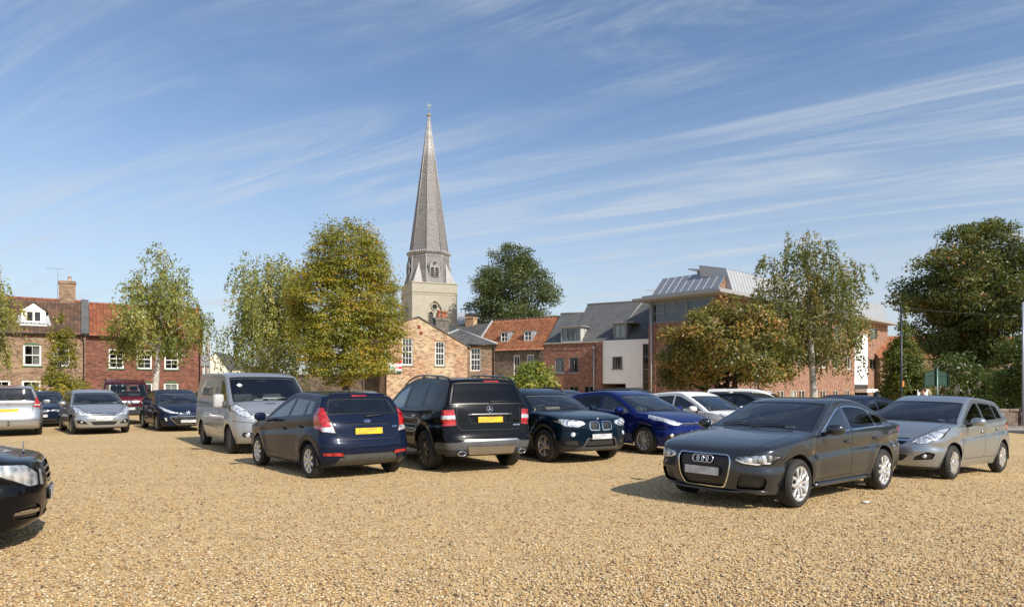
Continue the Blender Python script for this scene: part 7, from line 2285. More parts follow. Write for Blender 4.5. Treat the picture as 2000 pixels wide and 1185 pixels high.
BLACK_4X4 = dict(name='black_4x4', kind='parked_estate_car', wb=2.915, track=1.69, R=.432, gap=.05, sill=.34, plan=[(-2.45, .86), (-2.1, .925), (-1.5, .952), (0, .945), (1.4, .945), (1.9, .90), (2.32, .80)],
    belt=[(-2.4, 1.20), (-1.2, 1.145), (.8, 1.08), (1.3, 1.02), (2.2, .92)], ledge=.04, tum=.27, tum2=.22, crease=.03, crease_d=.22, flare=.045, zmid=.75,
    prof=body_profile(2.32, -2.45, .33, .98, (1.15, 1.165), (.44, 1.62), (-.35, 1.775), (-2.08, 1.70), (-2.30, 1.215), hb=.03, rear_lean=.05, rc=.22, rn=.06),
    doors=[dict(x=(.98, -.05), xfb=1.0, xt=(.85, -.12), xrb=-.08, zb=.50), dict(x=(-.06, -.98), xfb=-.09, xt=(-.14, -1.12), xrb=-1.10, zb=.50)],
    win=[dict(q=(.93, .86, -.11, -.075), door=0, ring=.02), dict(q=(-.16, -.19, -.98, -1.02), door=1, g='glass_dark', ring=.02), dict(q=(-1.16, -1.12, -2.02, -2.12), g='glass_dark', ring=.02)],
    screen=((1.12, 1.18), (.50, 1.60)), rear=((-2.29, 1.25), (-2.12, 1.665)), cpillar=.06, rg='glass_dark', handles=[(0, .10, .99), (1, -.86, 1.01)], chrome_handles=True, mirror=(.78, 1.08), mirror_s=1.15,
    wheel=dict(Rr=.262, wd=.26, style=dict(n=10, w0=.02, w1=.04, pair=.16, dish=.012), mat='dark_rim'), hs=1.25, seat_z=.72, feat=feat_black_4x4, extra=extra_black_4x4)
# ------------------------------------------------------------------ teal crossover, seen from the front
def feat_teal(sh, bm):
    sh.line('T', [(2.13, -.50), (2.0, -.62), (1.5, -.70), (.95, -.74)], MT['gap'], lim=.6); sh.line('T', [(2.13, .50), (2.0, .62), (1.5, .70), (.95, .74)], MT['gap'], lim=.6)
    sh.part('kidney_grille', 'F', rnd([(.035, .665), (.285, .675), (.295, .78), (.27, .855), (.035, .865)], .045), MT['vslat'], ring=.017, ringmat=MT['chrome'], off=-.022, skirt=MT['gap'], sides=BOTH, lim=1.7)
    sh.part('headlight', 'F', rnd([(.37, .80), (.55, .735), (.80, .755), (.885, .85), (.84, .925), (.62, .91), (.40, .87)], .025), MT['head'], ring=.012, ringmat=MT['gap'], off=-.004, sides=BOTH, lim=1.45, cutx=(1.92, (1, 0, .5)))
    sh.part('lower_intake', 'F', rnd([(-.42, .33), (.42, .33), (.34, .50), (-.34, .50)], .03), MT['mesh'], ring=.008, ringmat=MT['black'], off=-.03, skirt=MT['gap'], lim=1.6)
    sh.part('bumper_insert', 'F', rnd([(-.62, .26), (.62, .26), (.52, .32), (.46, .33), (.36, .52), (-.36, .52), (-.46, .33), (-.52, .32)], .03), MT['grey_plastic'], lim=1.6, only=(0,), off=.008, skirt=MT['grey_plastic'])
    sh.part('side_intake', 'F', rnd([(.50, .36), (.80, .37), (.80, .48), (.56, .49)], .03), MT['mesh'], off=-.02, skirt=MT['gap'], lim=1.5, sides=BOTH, only=(0,))
    sh.part('bumper_lower', 'F', [(-.92, .20), (.92, .20), (.92, .36), (-.92, .36)], MT['black'], lim=1.3, only=(0,))
    sh.part('sill_trim', 'S', [(-.95, .22), (.95, .22), (.95, .36), (-.95, .36)], MT['black'], sides=BOTH, off=.006)
    sh.line('S', [(.98, .50), (.97, .98)], MT['gap'], sides=BOTH)
def extra_teal(sh, root, bm, objs):
    plate(sh, root, 'F', .545, MT['plate_white'], out=.015)
    roundel(sh, root, 'F', .905, .040)
    lensball(sh, root, 'F', .66, .60, .05, MT['head'], root, name='fog_lamp', out=.004)
    for o, sg in zip([o for o in root.children if o.name.startswith('headlight')], (1, -1)):
        for (y, z, r) in ((.56, .815, .052), (.71, .835, .055)):
            M = sh.frame('F', sg*y, z, out=-.002); mb = MB(); ring_mesh(mb, r, r, .016, .008, 0, M, 22); flat_poly(mb, circ(0, 0, r*.6, 16), .006, 1, M); mb.build('lamp', [MT['chrome'], MT['head']], o)
    rails(sh, root, .0, -1.75, MT['black'], h=.045, r=.016, inset=.03)
TEAL = dict(name='teal', kind='parked_estate_car', wb=2.76, track=1.60, R=.395, gap=.05, sill=.27, clad=.055, plan=[(-2.22, .80), (-1.8, .865), (-1.2, .893), (0, .885), (1.3, .893), (1.75, .865), (2.2, .80)],
    belt=[(-2.2, 1.08), (-1.2, 1.04), (.8, .985), (1.3, .95), (2.1, .83)], ledge=.04, tum=.30, tum2=.35, crease=.03, crease_d=.17, flare=.03,
    prof=body_profile(2.2, -2.24, .24, .905, (.92, 1.05), (.16, 1.43), (-.35, 1.53), (-1.85, 1.44), (-2.08, 1.07), hb=.025, fc=.42, hx=.26),
    doors=[dict(x=(.90, -.17), xfb=.90, xt=(.70, -.26), xrb=-.20), dict(x=(-.18, -.98), xfb=-.21, xt=(-.28, -1.2), xrb=-1.18)],
    win=[dict(q=(.76, .70, -.235, -.19), door=0), dict(q=(-.25, -.29, -1.05, -1.08), door=1), dict(q=(-1.12, -1.10, -1.70, -1.78))],
    screen=((.90, 1.06), (.20, 1.415)), rear=((-2.06, 1.10), (-1.9, 1.41)), handles=[(0, -.06, .88), (1, -1.02, .90)], mirror=(.62, .99),
    wheel=dict(Rr=.222, wd=.225, style=dict(n=5, w0=.075, w1=.10, dish=.015), mat='grey_rim'), seat_z=.56, hs=1.1, seat_mat='seat_light', feat=feat_teal, extra=extra_teal, fg='glass_clear')
# ------------------------------------------------------------------ bright blue family hatchback, front three quarters
def feat_bright(sh, bm):
    sh.line('T', [(2.08, -.52), (1.9, -.66), (1.5, -.72), (1.1, -.75)], MT['gap'], lim=.6); sh.line('T', [(2.08, .52), (1.9, .66), (1.5, .72), (1.1, .75)], MT['gap'], lim=.6)
    sh.part('headlight', 'F', rnd([(.40, .735), (.56, .69), (.74, .715), (.86, .80), (.90, .92), (.86, .955), (.70, .86)], .02), MT['head'], ring=.010, ringmat=MT['gap'], sides=BOTH, lim=1.3, cutx=(1.76, (1, 0, .35)))
    sh.part('grille', 'F', rnd([(-.42, .695), (.42, .695), (.46, .765), (-.46, .765)], .02), MT['gloss'], ring=.008, ringmat=MT['gap'], off=-.012, skirt=MT['gap'], lim=1.6)
    sh.part('grille_bar', 'F', [(-.44, .735), (.44, .735), (.44, .752), (-.44, .752)], MT['chrome'], off=.003, lim=1.6)
    sh.part('lower_grille', 'F', rnd([(-.50, .26), (.50, .26), (.30, .56), (-.30, .56)], .04), MT['mesh'], ring=.012, ringmat=MT['gloss'], off=-.03, skirt=MT['gap'], lim=1.5)
    sh.part('side_intake', 'F', rnd([(.55, .30), (.80, .34), (.78, .47), (.42, .56)], .02), MT['mesh'], ring=.008, ringmat=MT['gloss'], off=-.02, skirt=MT['gap'], lim=1.5, sides=BOTH)
    sh.part('belt_strip', 'S', [(-1.55, 1.062), (.78, .945), (.78, .96), (-1.55, 1.077)], MT['satin'], sides=BOTH, off=.003)
    sh.line('S', [(1.0, .50), (.99, .93)], MT['gap'], sides=BOTH)
def extra_bright(sh, root, bm, objs):
    plate(sh, root, 'F', .52, MT['plate_white'])
    oval_badge(sh, root, 'F', .745, .060, .026, .01)
    lensball(sh, root, 'F', .71, .47, .045, MT['head'], root, name='fog_lamp', out=.004)
BRIGHT = dict(name='bright', kind='parked_hatchback', wb=2.648, track=1.58, R=.375, gap=.05, sill=.23, plan=[(-2.13, .80), (-1.7, .872), (-1.2, .903), (0, .905), (1.2, .895), (1.7, .85), (2.2, .74)],
    belt=[(-2.1, 1.09), (-1.2, 1.045), (.8, .935), (1.3, .88), (2.1, .75)], ledge=.035, tum=.34, tum2=.42, crease=.028, crease_d=.13,
    prof=body_profile(2.21, -2.14, .20, .79, (1.12, .985), (.20, 1.385), (-.3, 1.48), (-1.6, 1.375), (-1.93, 1.06), hb=.035),
    doors=[dict(x=(.88, -.22), xfb=.90, xt=(.72, -.32), xrb=-.25), dict(x=(-.23, -.92), xfb=-.26, xt=(-.34, -1.22), xrb=-1.2)],
    win=[dict(q=(.84, .76, -.30, -.24), door=0), dict(q=(-.30, -.36, -1.05, -1.10), door=1, g='glass_dark'), dict(q=(-1.14, -1.10, -1.45, -1.50), g='glass_dark', r=.02)],
    screen=((1.10, .995), (.24, 1.37)), rear=((-1.9, 1.09), (-1.63, 1.35)), handles=[(0, -.10, .83), (1, -1.0, .87)], mirror=(.66, .945),
    wheel=dict(Rr=.228, wd=.215, style=dict(n=10, cross=.17, w0=.016, w1=.022, dish=.012), mat='grey_rim'), feat=feat_bright, extra=extra_bright)
# ------------------------------------------------------------------ small silver hatchbacks with big swept headlights
def feat_small(sh, bm):
    sh.line('T', [(1.98, -.46), (1.7, -.60), (1.4, -.66), (1.02, -.70)], MT['gap'], lim=.6); sh.line('T', [(1.98, .46), (1.7, .60), (1.4, .66), (1.02, .70)], MT['gap'], lim=.6)
    sh.part('headlight', 'F', rnd([(.40, .64), (.52, .615), (.66, .635), (.80, .74), (.82, .90), (.77, .925), (.63, .84)], .03), MT['head'], ring=.010, ringmat=MT['gap'], sides=BOTH, lim=1.1, cutx=(1.40, (1, 0, .25)))
    sh.part('grille', 'F', rnd([(-.38, .665), (-.30, .60), (.30, .60), (.38, .665), (.40, .72), (-.40, .72)], .025), MT['grille'], ring=.008, ringmat=MT['gap'], off=-.02, skirt=MT['gap'], lim=1.5)
    sh.part('grille_bar', 'F', [(-.40, .662), (.40, .662), (.41, .70), (-.41, .70)], MT['chrome'], off=.006, lim=1.5)
    sh.part('lower_grille', 'F', rnd([(-.30, .315), (.30, .315), (.40, .43), (-.40, .43)], .03), MT['mesh'], ring=.008, ringmat=MT['black'], off=-.03, skirt=MT['gap'], lim=1.5)
    sh.part('side_intake', 'F', rnd([(.46, .34), (.72, .37), (.76, .47), (.66, .50), (.50, .41)], .02), MT['black'], ring=.006, ringmat=MT['gap'], off=-.02, skirt=MT['gap'], lim=1.2, sides=BOTH)
    sh.part('bumper_lower', 'F', [(-.80, .16), (.80, .16), (.80, .235), (-.80, .235)], MT['black'], lim=1.2, only=(0,))
    sh.line('S', [(.93, .48), (.92, .93)], MT['gap'], sides=BOTH)
    t = rnd([(.52, .72), (.80, .74), (.85, .90), (.80, 1.06), (.68, 1.08), (.62, .92)], .03)
    sh.part('tail_light', 'R', t, MT['red'], ring=.006, ringmat=MT['gap'], sides=BOTH, lim=-1.2, cutx=-1.45)
def extra_small(sh, root, bm, objs):
    plate(sh, root, 'F', .515, MT['plate_white'])
    vee_badge(sh, root, 'F', .672, .048, .012)
    lensball(sh, root, 'F', .63, .42, .036, MT['head'], root, name='fog_lamp', out=.0)
    for o, sg in zip([o for o in root.children if o.name.startswith('headlight')], (1, -1)):
        for (y, z, r) in ((.52, .68, .045), (.66, .755, .058)):
            M = sh.frame('F', sg*y, z, out=0); mb = MB(); ring_mesh(mb, r, r, .014, .006, 0, M, 22); flat_poly(mb, circ(0, 0, r*.55, 14), .004, 1, M); mb.build('lamp', [MT['chrome'], MT['head']], o)
    p, n = sh.hit('S', 1.05, .80, 1)
    for sg in BOTH:
        M = sh.frame('S', 1.02, .80, sg, out=.001); mb = MB(); flat_poly(mb, circ(0, 0, .028, 12, .014), .006, 0, M); mb.build('side_repeater', [MT['orange']], root)
    M = sh.frame('F', .50, 1.04, out=-.012); pk = MB(); pk.box((-.06, -.02, -.004), (.06, .03, -.002), 0, M); pk.build('parking_ticket', [MT['paper']], root)
SMALL = dict(name='small', kind='parked_hatchback', wb=2.511, track=1.52, R=.352, gap=.045, sill=.22, plan=[(-1.9, .79), (-1.5, .845), (-1.1, .866), (0, .864), (1.0, .86), (1.5, .82), (2.08, .72)],
    belt=[(-1.9, 1.09), (-1.2, 1.055), (.8, .955), (1.2, .90), (2.0, .72)], ledge=.03, tum=.32, tum2=.38, crease=.022, crease_d=.16,
    prof=body_profile(2.095, -1.90, .19, .745, (1.08, .985), (.20, 1.385), (-.25, 1.485), (-1.42, 1.395), (-1.72, 1.06), hb=.04, fc=.46),
    doors=[dict(x=(.82, -.22), xfb=.86, xt=(.72, -.30), xrb=-.25), dict(x=(-.23, -.83), xfb=-.26, xt=(-.32, -1.10), xrb=-1.08)],
    win=[dict(q=(.86, .78, -.285, -.235), door=0), dict(q=(-.30, -.345, -.94, -.96), door=1, ring=.014), dict(q=(-.99, -.97, -1.22, -1.27), r=.02)],
    screen=((1.06, .995), (.24, 1.37)), rear=((-1.69, 1.10), (-1.45, 1.37)), handles=[(0, -.10, .83), (1, -.90, .87)], mirror=(.66, .955),
    wheel=dict(Rr=.205, wd=.19, style=dict(n=7, w0=.085, w1=.135, dish=.008), mat='silver_rim'), feat=feat_small, extra=extra_small)
# ------------------------------------------------------------------ black hatchback with a wide mouth
def feat_mouth(sh, bm):
    sh.part('headlight', 'F', rnd([(.34, .665), (.56, .655), (.76, .74), (.86, .87), (.85, .915), (.66, .81)], .02), MT['head'], ring=.008, ringmat=MT['gap'], sides=BOTH, lim=1.2, cutx=(1.36, (1, 0, .25)))
    sh.part('mouth_grille', 'F', rnd([(-.36, .25), (.36, .25), (.58, .46), (.60, .55), (-.60, .55), (-.58, .46)], .05), MT['grille'], ring=.014, ringmat=MT['chrome'], off=-.025, skirt=MT['gap'], lim=1.4)
    sh.part('grille_bar', 'F', [(-.55, .46), (.55, .46), (.55, .52), (-.55, .52)], MT['black'], lim=1.4, off=.0)
    sh.part('fog_light', 'F', rnd([(.655, .375), (.72, .385), (.76, .51), (.68, .51)], .02), MT['head'], ring=.008, ringmat=MT['gloss'], sides=BOTH, lim=1.2)
    sh.line('S', [(.96, .48), (.95, .93)], MT['gap'], sides=BOTH)
def extra_mouth(sh, root, bm, objs):
    plate(sh, root, 'F', .375, MT['plate_white'], out=.015)
    lion_badge(sh, root, 'F', .665, .085, .008)
MOUTH = dict(BRIGHT, name='mouth', wkey='', wb=2.608, prof=body_profile(2.22, -2.05, .19, .76, (1.2, .99), (.22, 1.39), (-.25, 1.495), (-1.5, 1.40), (-1.85, 1.07), hb=.04, fc=.46),
    screen=((1.18, 1.0), (.26, 1.375)), rear=((-1.82, 1.10), (-1.53, 1.375)), wheel=dict(Rr=.212, wd=.2, style=dict(n=7, w0=.05, w1=.075, dish=.012), mat='grey_rim'), feat=feat_mouth, extra=extra_mouth,
    win=[dict(q=(.90, .80, -.30, -.24), door=0), dict(q=(-.30, -.36, -1.05, -1.10), door=1), dict(q=(-1.14, -1.10, -1.40, -1.45), r=.02)])
# ------------------------------------------------------------------ dark blue and black saloons
def feat_kidney(sh, bm):
    sh.part('kidney_grille', 'F', rnd([(.03, .60), (.25, .60), (.28, .68), (.24, .72), (.03, .725)], .03), MT['vslat'], ring=.014, ringmat=MT['chrome'], off=-.02, skirt=MT['gap'], sides=BOTH, lim=1.6)
    sh.part('headlight', 'F', rnd([(.36, .64), (.55, .605), (.82, .62), (.86, .70), (.70, .725), (.40, .70)], .02), MT['head_dark'], ring=.008, ringmat=MT['gap'], sides=BOTH, lim=1.5, cutx=1.7)
    sh.part('lower_grille', 'F', rnd([(-.55, .24), (.55, .24), (.60, .36), (-.60, .36)], .03), MT['mesh'], off=-.02, skirt=MT['gap'], lim=1.5)
def extra_kidney(sh, root, bm, objs):
    plate(sh, root, 'F', .46, MT['plate_white'], w=.52); roundel(sh, root, 'F', .755, .04)
KIDNEY = dict(SALOON, name='kidney', feat=feat_kidney, extra=extra_kidney, wheel=dict(Rr=.215, wd=.21, style=dict(n=10, w0=.03, w1=.04, dish=.012), mat='grey_rim'))
def feat_limo(sh, bm):
    sh.line('T', [(2.2, -.30), (1.9, -.50), (1.5, -.66), (1.0, -.74)], MT['gap'], lim=.6); sh.line('T', [(2.2, .30), (1.9, .50), (1.5, .66), (1.0, .74)], MT['gap'], lim=.6)
    sh.part('grille', 'F', rnd([(-.26, .555), (.26, .555), (.37, .80), (.33, .835), (-.33, .835), (-.37, .80)], .02), MT['mesh'], ring=.035, ringmat=MT['chrome'], off=-.02, skirt=MT['gap'], lim=1.7)
    for k in range(3):
        z = .605 + k*.062; w = .27 + (z-.555)*.4
        sh.part('grille_bar', 'F', [(-w, z), (w, z), (w+.01, z+.024), (-w-.01, z+.024)], MT['satin'], off=.002, skirt=MT['satin'], lim=1.7)
    sh.part('headlight', 'F', rnd([(.535, .60), (.70, .60), (.86, .70), (.93, .82), (.90, .85), (.70, .83), (.52, .72)], .03), MT['head'], ring=.010, ringmat=MT['gap'], sides=BOTH, lim=1.4, cutx=(1.62, (1, 0, .2)), off=-.004)
    sh.part('inner_headlight', 'F', rnd([(.415, .585), (.515, .59), (.50, .755), (.43, .765)], .03), MT['clear_lens'], ring=.008, ringmat=MT['gap'], sides=BOTH, lim=1.7)
    sh.part('side_intake', 'F', rnd([(.44, .27), (.80, .30), (.84, .40), (.62, .445), (.50, .40)], .04), MT['mesh'], ring=.008, ringmat=MT['gap'], off=-.02, skirt=MT['gap'], sides=BOTH, lim=1.4)
    sh.part('intake_strip', 'F', [(.54, .345), (.82, .355), (.82, .385), (.56, .385)], MT['satin'], off=.012, sides=BOTH, lim=1.4)
    sh.part('lower_grille', 'F', rnd([(-.34, .26), (.34, .26), (.38, .38), (-.38, .38)], .03), MT['mesh'], off=-.02, skirt=MT['gap'], lim=1.6)
def extra_limo(sh, root, bm, objs):
    plate(sh, root, 'F', .475, MT['plate_white'], out=.012)
    p, n = sh.hit('T', 2.10, 0); mb = MB()
    mb.tube([p, p + Vector((-.005, 0, .045))], .008, 6)
    M = Matrix.Translation(p + Vector((-.008, 0, .085))) @ Matrix.Rotation(R(90), 4, 'Z') @ Matrix.Rotation(R(90), 4, 'X')
    ring_mesh(mb, .036, .036, .008, .006, 0, M, 20)
    for k in range(3):
        a = PI/2 + k*2*PI/3
        flat_poly(mb, [(math.cos(a)*.036, math.sin(a)*.036), (math.cos(a+PI/3)*.006, math.sin(a+PI/3)*.006), (math.cos(a-PI/3)*.006, math.sin(a-PI/3)*.006)], .004, 0, M)
    mb.build('bonnet_star', [MT['chrome']], root)
LIMO = dict(SALOON, name='limo', wb=2.874, R=.385, plan=[(-2.6, .82), (-2.1, .88), (-1.4, .92), (0, .927), (1.3, .92), (1.9, .875), (2.33, .78)], belt=[(-2.4, 1.01), (-1.4, 1.0), (.8, .97), (1.4, .93), (2.2, .83)],
    prof=body_profile(2.33, -2.55, .20, .86, (1.05, 1.02), (.15, 1.40), (-.45, 1.47), (-1.35, 1.36), (-1.9, 1.08), hb=.03, hx=.3, fc=.44),
    doors=[dict(x=(.92, -.22), xfb=.92, xt=(.72, -.30), xrb=-.25), dict(x=(-.23, -1.02), xfb=-.26, xt=(-.32, -1.2), xrb=-1.18)],
    win=[dict(q=(.82, .74, -.285, -.235), door=0), dict(q=(-.30, -.345, -1.12, -1.2), door=1)], screen=((1.03, 1.03), (.2, 1.385)), rear=((-1.86, 1.11), (-1.4, 1.34)),
    handles=[(0, -.06, .86), (1, -1.02, .86)], mirror=(.66, .99), feat=feat_limo, extra=extra_limo)
# ------------------------------------------------------------------ maroon boxy 4x4
def feat_boxy(sh, bm):
    sh.part('grille', 'F', rnd([(-.42, .86), (.42, .86), (.44, 1.03), (-.44, 1.03)], .03), MT['grille'], ring=.02, ringmat=MT['gap'], off=-.02, skirt=MT['gap'], lim=1.2)
    for z in (.90, .96): sh.part('grille_bar', 'F', [(-.40, z), (.40, z), (.40, z+.028), (-.40, z+.028)], MT['satin'], off=.002, lim=1.2)
    sh.part('headlight', 'F', rnd([(.52, .82), (.84, .84), (.86, 1.03), (.54, 1.04)], .04), MT['head'], ring=.012, ringmat=MT['gap'], sides=BOTH, lim=1.2)
    sh.part('bumper', 'F', [(-.97, .36), (.97, .36), (.97, .78), (-.97, .78)], MT['black'], off=.02, skirt=MT['black'], lim=1.1)
def extra_boxy(sh, root, bm, objs):
    plate(sh, root, 'F', .68, MT['plate_white'], out=.04)
    rails(sh, root, .2, -1.0, MT['black'], h=.06, r=.018, inset=.05)
BOXY = dict(name='boxy', kind='parked_estate_car', wb=2.54, track=1.58, R=.43, gap=.05, sill=.40, plan=[(-2.3, .90), (-1.8, .93), (0, .94), (1.4, .935), (1.75, .91), (1.98, .86)],
    belt=[(-2.3, 1.20), (1.2, 1.15), (1.9, 1.08)], ledge=.03, tum=.17, tum2=.05, crease=.015, crease_d=.2, flare=.04, zmid=.8,
    prof=body_profile(1.98, -2.33, .42, 1.10, (.98, 1.19), (.50, 1.74), (-.1, 1.89), (-2.15, 1.88), (-2.26, 1.2), hb=.02, fc=.20, rc=.12, hx=.12, rn=.03),
    doors=[dict(x=(.78, -.10), xfb=.80, xt=(.72, -.12), zb=.52), dict(x=(-.12, -.85), xt=(-.14, -.95), xrb=-.95, zb=.52)], win=[dict(q=(.76, .70, -.11, -.09), door=0), dict(q=(-.17, -.19, -.85, -.85), door=1), dict(q=(-.95, -.95, -2.0, -2.0))],
    screen=((.97, 1.20), (.54, 1.72)), rear=((-2.25, 1.25), (-2.17, 1.80)), handles=[(0, .02, 1.02), (1, -.74, 1.02)], mirror=(.72, 1.15), mirror_s=1.15, seat_z=.85, hs=1.4,
    wheel=dict(Rr=.24, wd=.24, style=dict(n=5, w0=.09, w1=.10, dish=.02), mat='silver_rim'), feat=feat_boxy, extra=extra_boxy)
# ------------------------------------------------------------------ silver people carrier, seen from behind
def feat_mpv(sh, bm):
    t = sh.part('tail_light', 'R', rnd([(.62, .93), (.86, .90), (.90, 1.08), (.84, 1.24), (.70, 1.26), (.68, 1.1)], .03), MT['red'], ring=.008, ringmat=MT['gap'], sides=BOTH, lim=-1.6, cutx=-1.96)
    sh.part('reversing_light', 'R', [(.60, .985), (.9, .97), (.9, 1.02), (.60, 1.035)], MT['clear_lens'], off=.002, sides=BOTH, lim=-1.6, only=tuple(t))
    sh.line('R', [(.67, 1.2), (.62, .9), (.60, .66), (-.60, .66), (-.62, .9), (-.67, 1.2)], MT['gap'], lim=-1.6, w=.012)
    sh.part('hatch_strip', 'R', [(-.56, .915), (.56, .915), (.56, .95), (-.56, .95)], MT['chrome'], lim=-1.6, off=.01, skirt=MT['chrome'])
    sh.part('brake_light', 'R', [(-.20, 1.575), (.20, 1.575), (.20, 1.60), (-.20, 1.60)], MT['red'], lim=-1.5, off=.004)
    sh.line('R', [(.88, .52), (.5, .48), (-.5, .48), (-.88, .52)], MT['gap'], lim=-1.6, w=.01)
def extra_mpv(sh, root, bm, objs):
    plate(sh, root, 'R', .82, MT['plate_yellow'])
    vee_badge(sh, root, 'R', 1.02, .055, .006)
    rear_wiper(sh, root, .0, 1.20, -.42, 1.22)
    mb = MB(); mb.tube([(-2.1, 0, .36), (-2.32, 0, .37), (-2.36, 0, .41)], .026, 8); mb.lathe([(.0005, .045), (.025, .03), (.03, .01), (.02, -.01)], 12, 0, Matrix.Translation((-2.36, 0, .44))); mb.build('tow_bar', [MT['gloss']], root)
MPV = dict(name='mpv', kind='parked_people_carrier', wb=2.703, track=1.56, R=.365, gap=.045, sill=.25, plan=[(-2.25, .82), (-1.8, .875), (-1.2, .895), (0, .895), (1.2, .885), (1.7, .84), (2.2, .74)],
    belt=[(-2.2, 1.09), (-1.2, 1.05), (.8, .98), (1.3, .92), (2.1, .78)], ledge=.035, tum=.27, tum2=.2, crease=.015, crease_d=.16,
    prof=body_profile(2.2, -2.26, .23, .82, (1.2, 1.04), (.35, 1.50), (-.3, 1.63), (-1.95, 1.565), (-2.15, 1.09), hb=.03, rc=.22),
    doors=[dict(x=(.90, -.12), xfb=.92, xt=(.76, -.18), xrb=-.15), dict(x=(-.13, -.95), xfb=-.16, xt=(-.20, -1.1), xrb=-1.08)],
    win=[dict(q=(.92, .84, -.18, -.14), door=0), dict(q=(-.21, -.24, -.96, -.98), door=1), dict(q=(-1.12, -1.10, -1.9, -2.0))],
    screen=((1.18, 1.05), (.40, 1.48)), rear=((-2.14, 1.13), (-1.99, 1.54)), handles=[(0, -.0, .87), (1, -.9, .89)], mirror=(.72, .99), seat_z=.6, hs=1.1,
    wheel=dict(Rr=.205, wd=.2, style=dict(n=7, w0=.06, w1=.09, dish=.012), mat='silver_rim'), feat=feat_mpv, extra=extra_mpv)
# ------------------------------------------------------------------ silver panel van
def feat_van(sh, bm):
    sh.part('headlight', 'F', rnd([(.54, .90), (.66, .865), (.86, .93), (.945, 1.06), (.93, 1.16), (.84, 1.185), (.68, 1.10)], .05), MT['head'], ring=.012, ringmat=MT['gap'], sides=BOTH, lim=1.4, cutx=(1.98, (1, 0, .3)))
    sh.part('grille', 'F', rnd([(-.50, .83), (.50, .83), (.56, .915), (-.56, .915)], .03), MT['grille'], ring=.008, ringmat=MT['gap'], off=-.015, skirt=MT['gap'], lim=1.9)
    sh.part('lower_grille', 'F', rnd([(-.46, .30), (.46, .30), (.50, .46), (-.50, .46)], .04), MT['mesh'], ring=.008, ringmat=MT['black'], off=-.02, skirt=MT['gap'], lim=1.8)
    sh.part('fog_recess', 'F', rnd([(.52, .405), (.78, .42), (.78, .535), (.56, .53)], .05), MT['black'], ring=.006, ringmat=MT['gap'], off=-.012, skirt=MT['gap'], sides=BOTH, lim=1.8)
    sh.part('bonnet_vent', 'F', rnd([(-.20, 1.175), (.05, 1.175), (.05, 1.195), (-.2, 1.195)], .006), MT['black'], lim=1.7)
    sh.line('F', [(.93, .79), (.5, .74), (-.5, .74), (-.93, .79)], MT['gap'], lim=1.6, w=.012)
    sh.line('F', [(.84, 1.2), (.52, .90), (-.52, .90), (-.84, 1.2)], MT['gap'], lim=1.6, w=.010)
    sh.line('S', [(.55, .42), (.55, 1.78)], MT['gap'], sides=BOTH, w=.012, only=(0,))
    sh.line('S', [(-.62, .42), (-.62, 1.80)], MT['gap'], sides=BOTH, w=.012, only=(0,))
    sh.line('S', [(-.62, 1.16), (-2.2, 1.17)], MT['gap'], sides=BOTH, w=.02, only=(0,))
    sh.line('S', [(-1.0, .60), (1.0, .56)], MT['gap'], sides=BOTH, w=.02)
    sh.line('S', [(-1.1, .88), (.55, .88)], MT['gap'], sides=BOTH, w=.006, only=(0,))
def extra_van(sh, root, bm, objs):
    lensball(sh, root, 'F', .66, .47, .055, MT['head'], root, name='fog_lamp', out=.008)
    # faded lettering along the load bay, and a round emblem
    for sg in BOTH:
        txt = bpy.data.curves.new('lettering', 'FONT'); txt.body = 'SERVICES'; txt.size = .30; txt.extrude = .002
        o = bpy.data.objects.new('lettering', txt); COL.objects.link(o); o.parent = root
        dg = bpy.context.evaluated_depsgraph_get()
        me = bpy.data.meshes.new_from_object(o.evaluated_get(dg)); bpy.data.objects.remove(o)
        M = sh.frame('S', -.75, 1.46, sg, out=.004)
        c = [M @ (Vector((v.co.x - .78, v.co.y - .1, v.co.z))) for v in me.vertices]
        mb = MB(); mb.mesh(c, [list(p.vertices) for p in me.polygons], 0, False)
        M2 = sh.frame('S', (.25 if sg < 0 else -1.85), 1.42, sg, out=.004); ring_mesh(mb, .10, .15, .05, .003, 0, M2, 24)
        mb.build('lettering', [MT['letter']], root)
    M = sh.frame('F', -.62, 1.62, out=.006); pk = MB(); pk.box((-.05, -.05, 0), (.05, .05, .002), 0, M @ Matrix.Rotation(.8, 4, 'Z')); pk.build('tax_disc', [MT['paper']], root)
    pk = MB(); 
    for y in (-.28, .05): M = sh.frame('F', y, 1.285, out=-.012); pk.box((-.11, -.01, -.004), (.11, .012, -.002), 0, M)
    M = sh.frame('F', .1, 1.33, out=-.02); pk.box((-.27, -.012, -.004), (.27, .012, -.002), 0, M)
    pk.build('dashboard_papers', [MT['paper']], root)
    for sg in BOTH:      # tall mirrors below the window
        p, n = sh.hit('S', 1.33, 1.14, sg); mb = MB()
        mb.rbox((p.x-.07, p.y+sg*.16-.12, p.z-.06), (p.x+.07, p.y+sg*.16+.12, p.z+.27), .055, 0)
        mb.rbox((p.x+.0, p.y+sg*.04-.05, p.z-.05), (p.x+.10, p.y+sg*.04+.06, p.z+.10), .03, 1)
        mb.build('wing_mirror', [MT['mirror_grey'], MT['grey_plastic']], root)
MT['letter'] = simple('faded_lettering', (.07, .075, .085), .5, metal=.2)
MT['mirror_grey'] = simple('mirror_grey', (.45, .45, .44), .45)
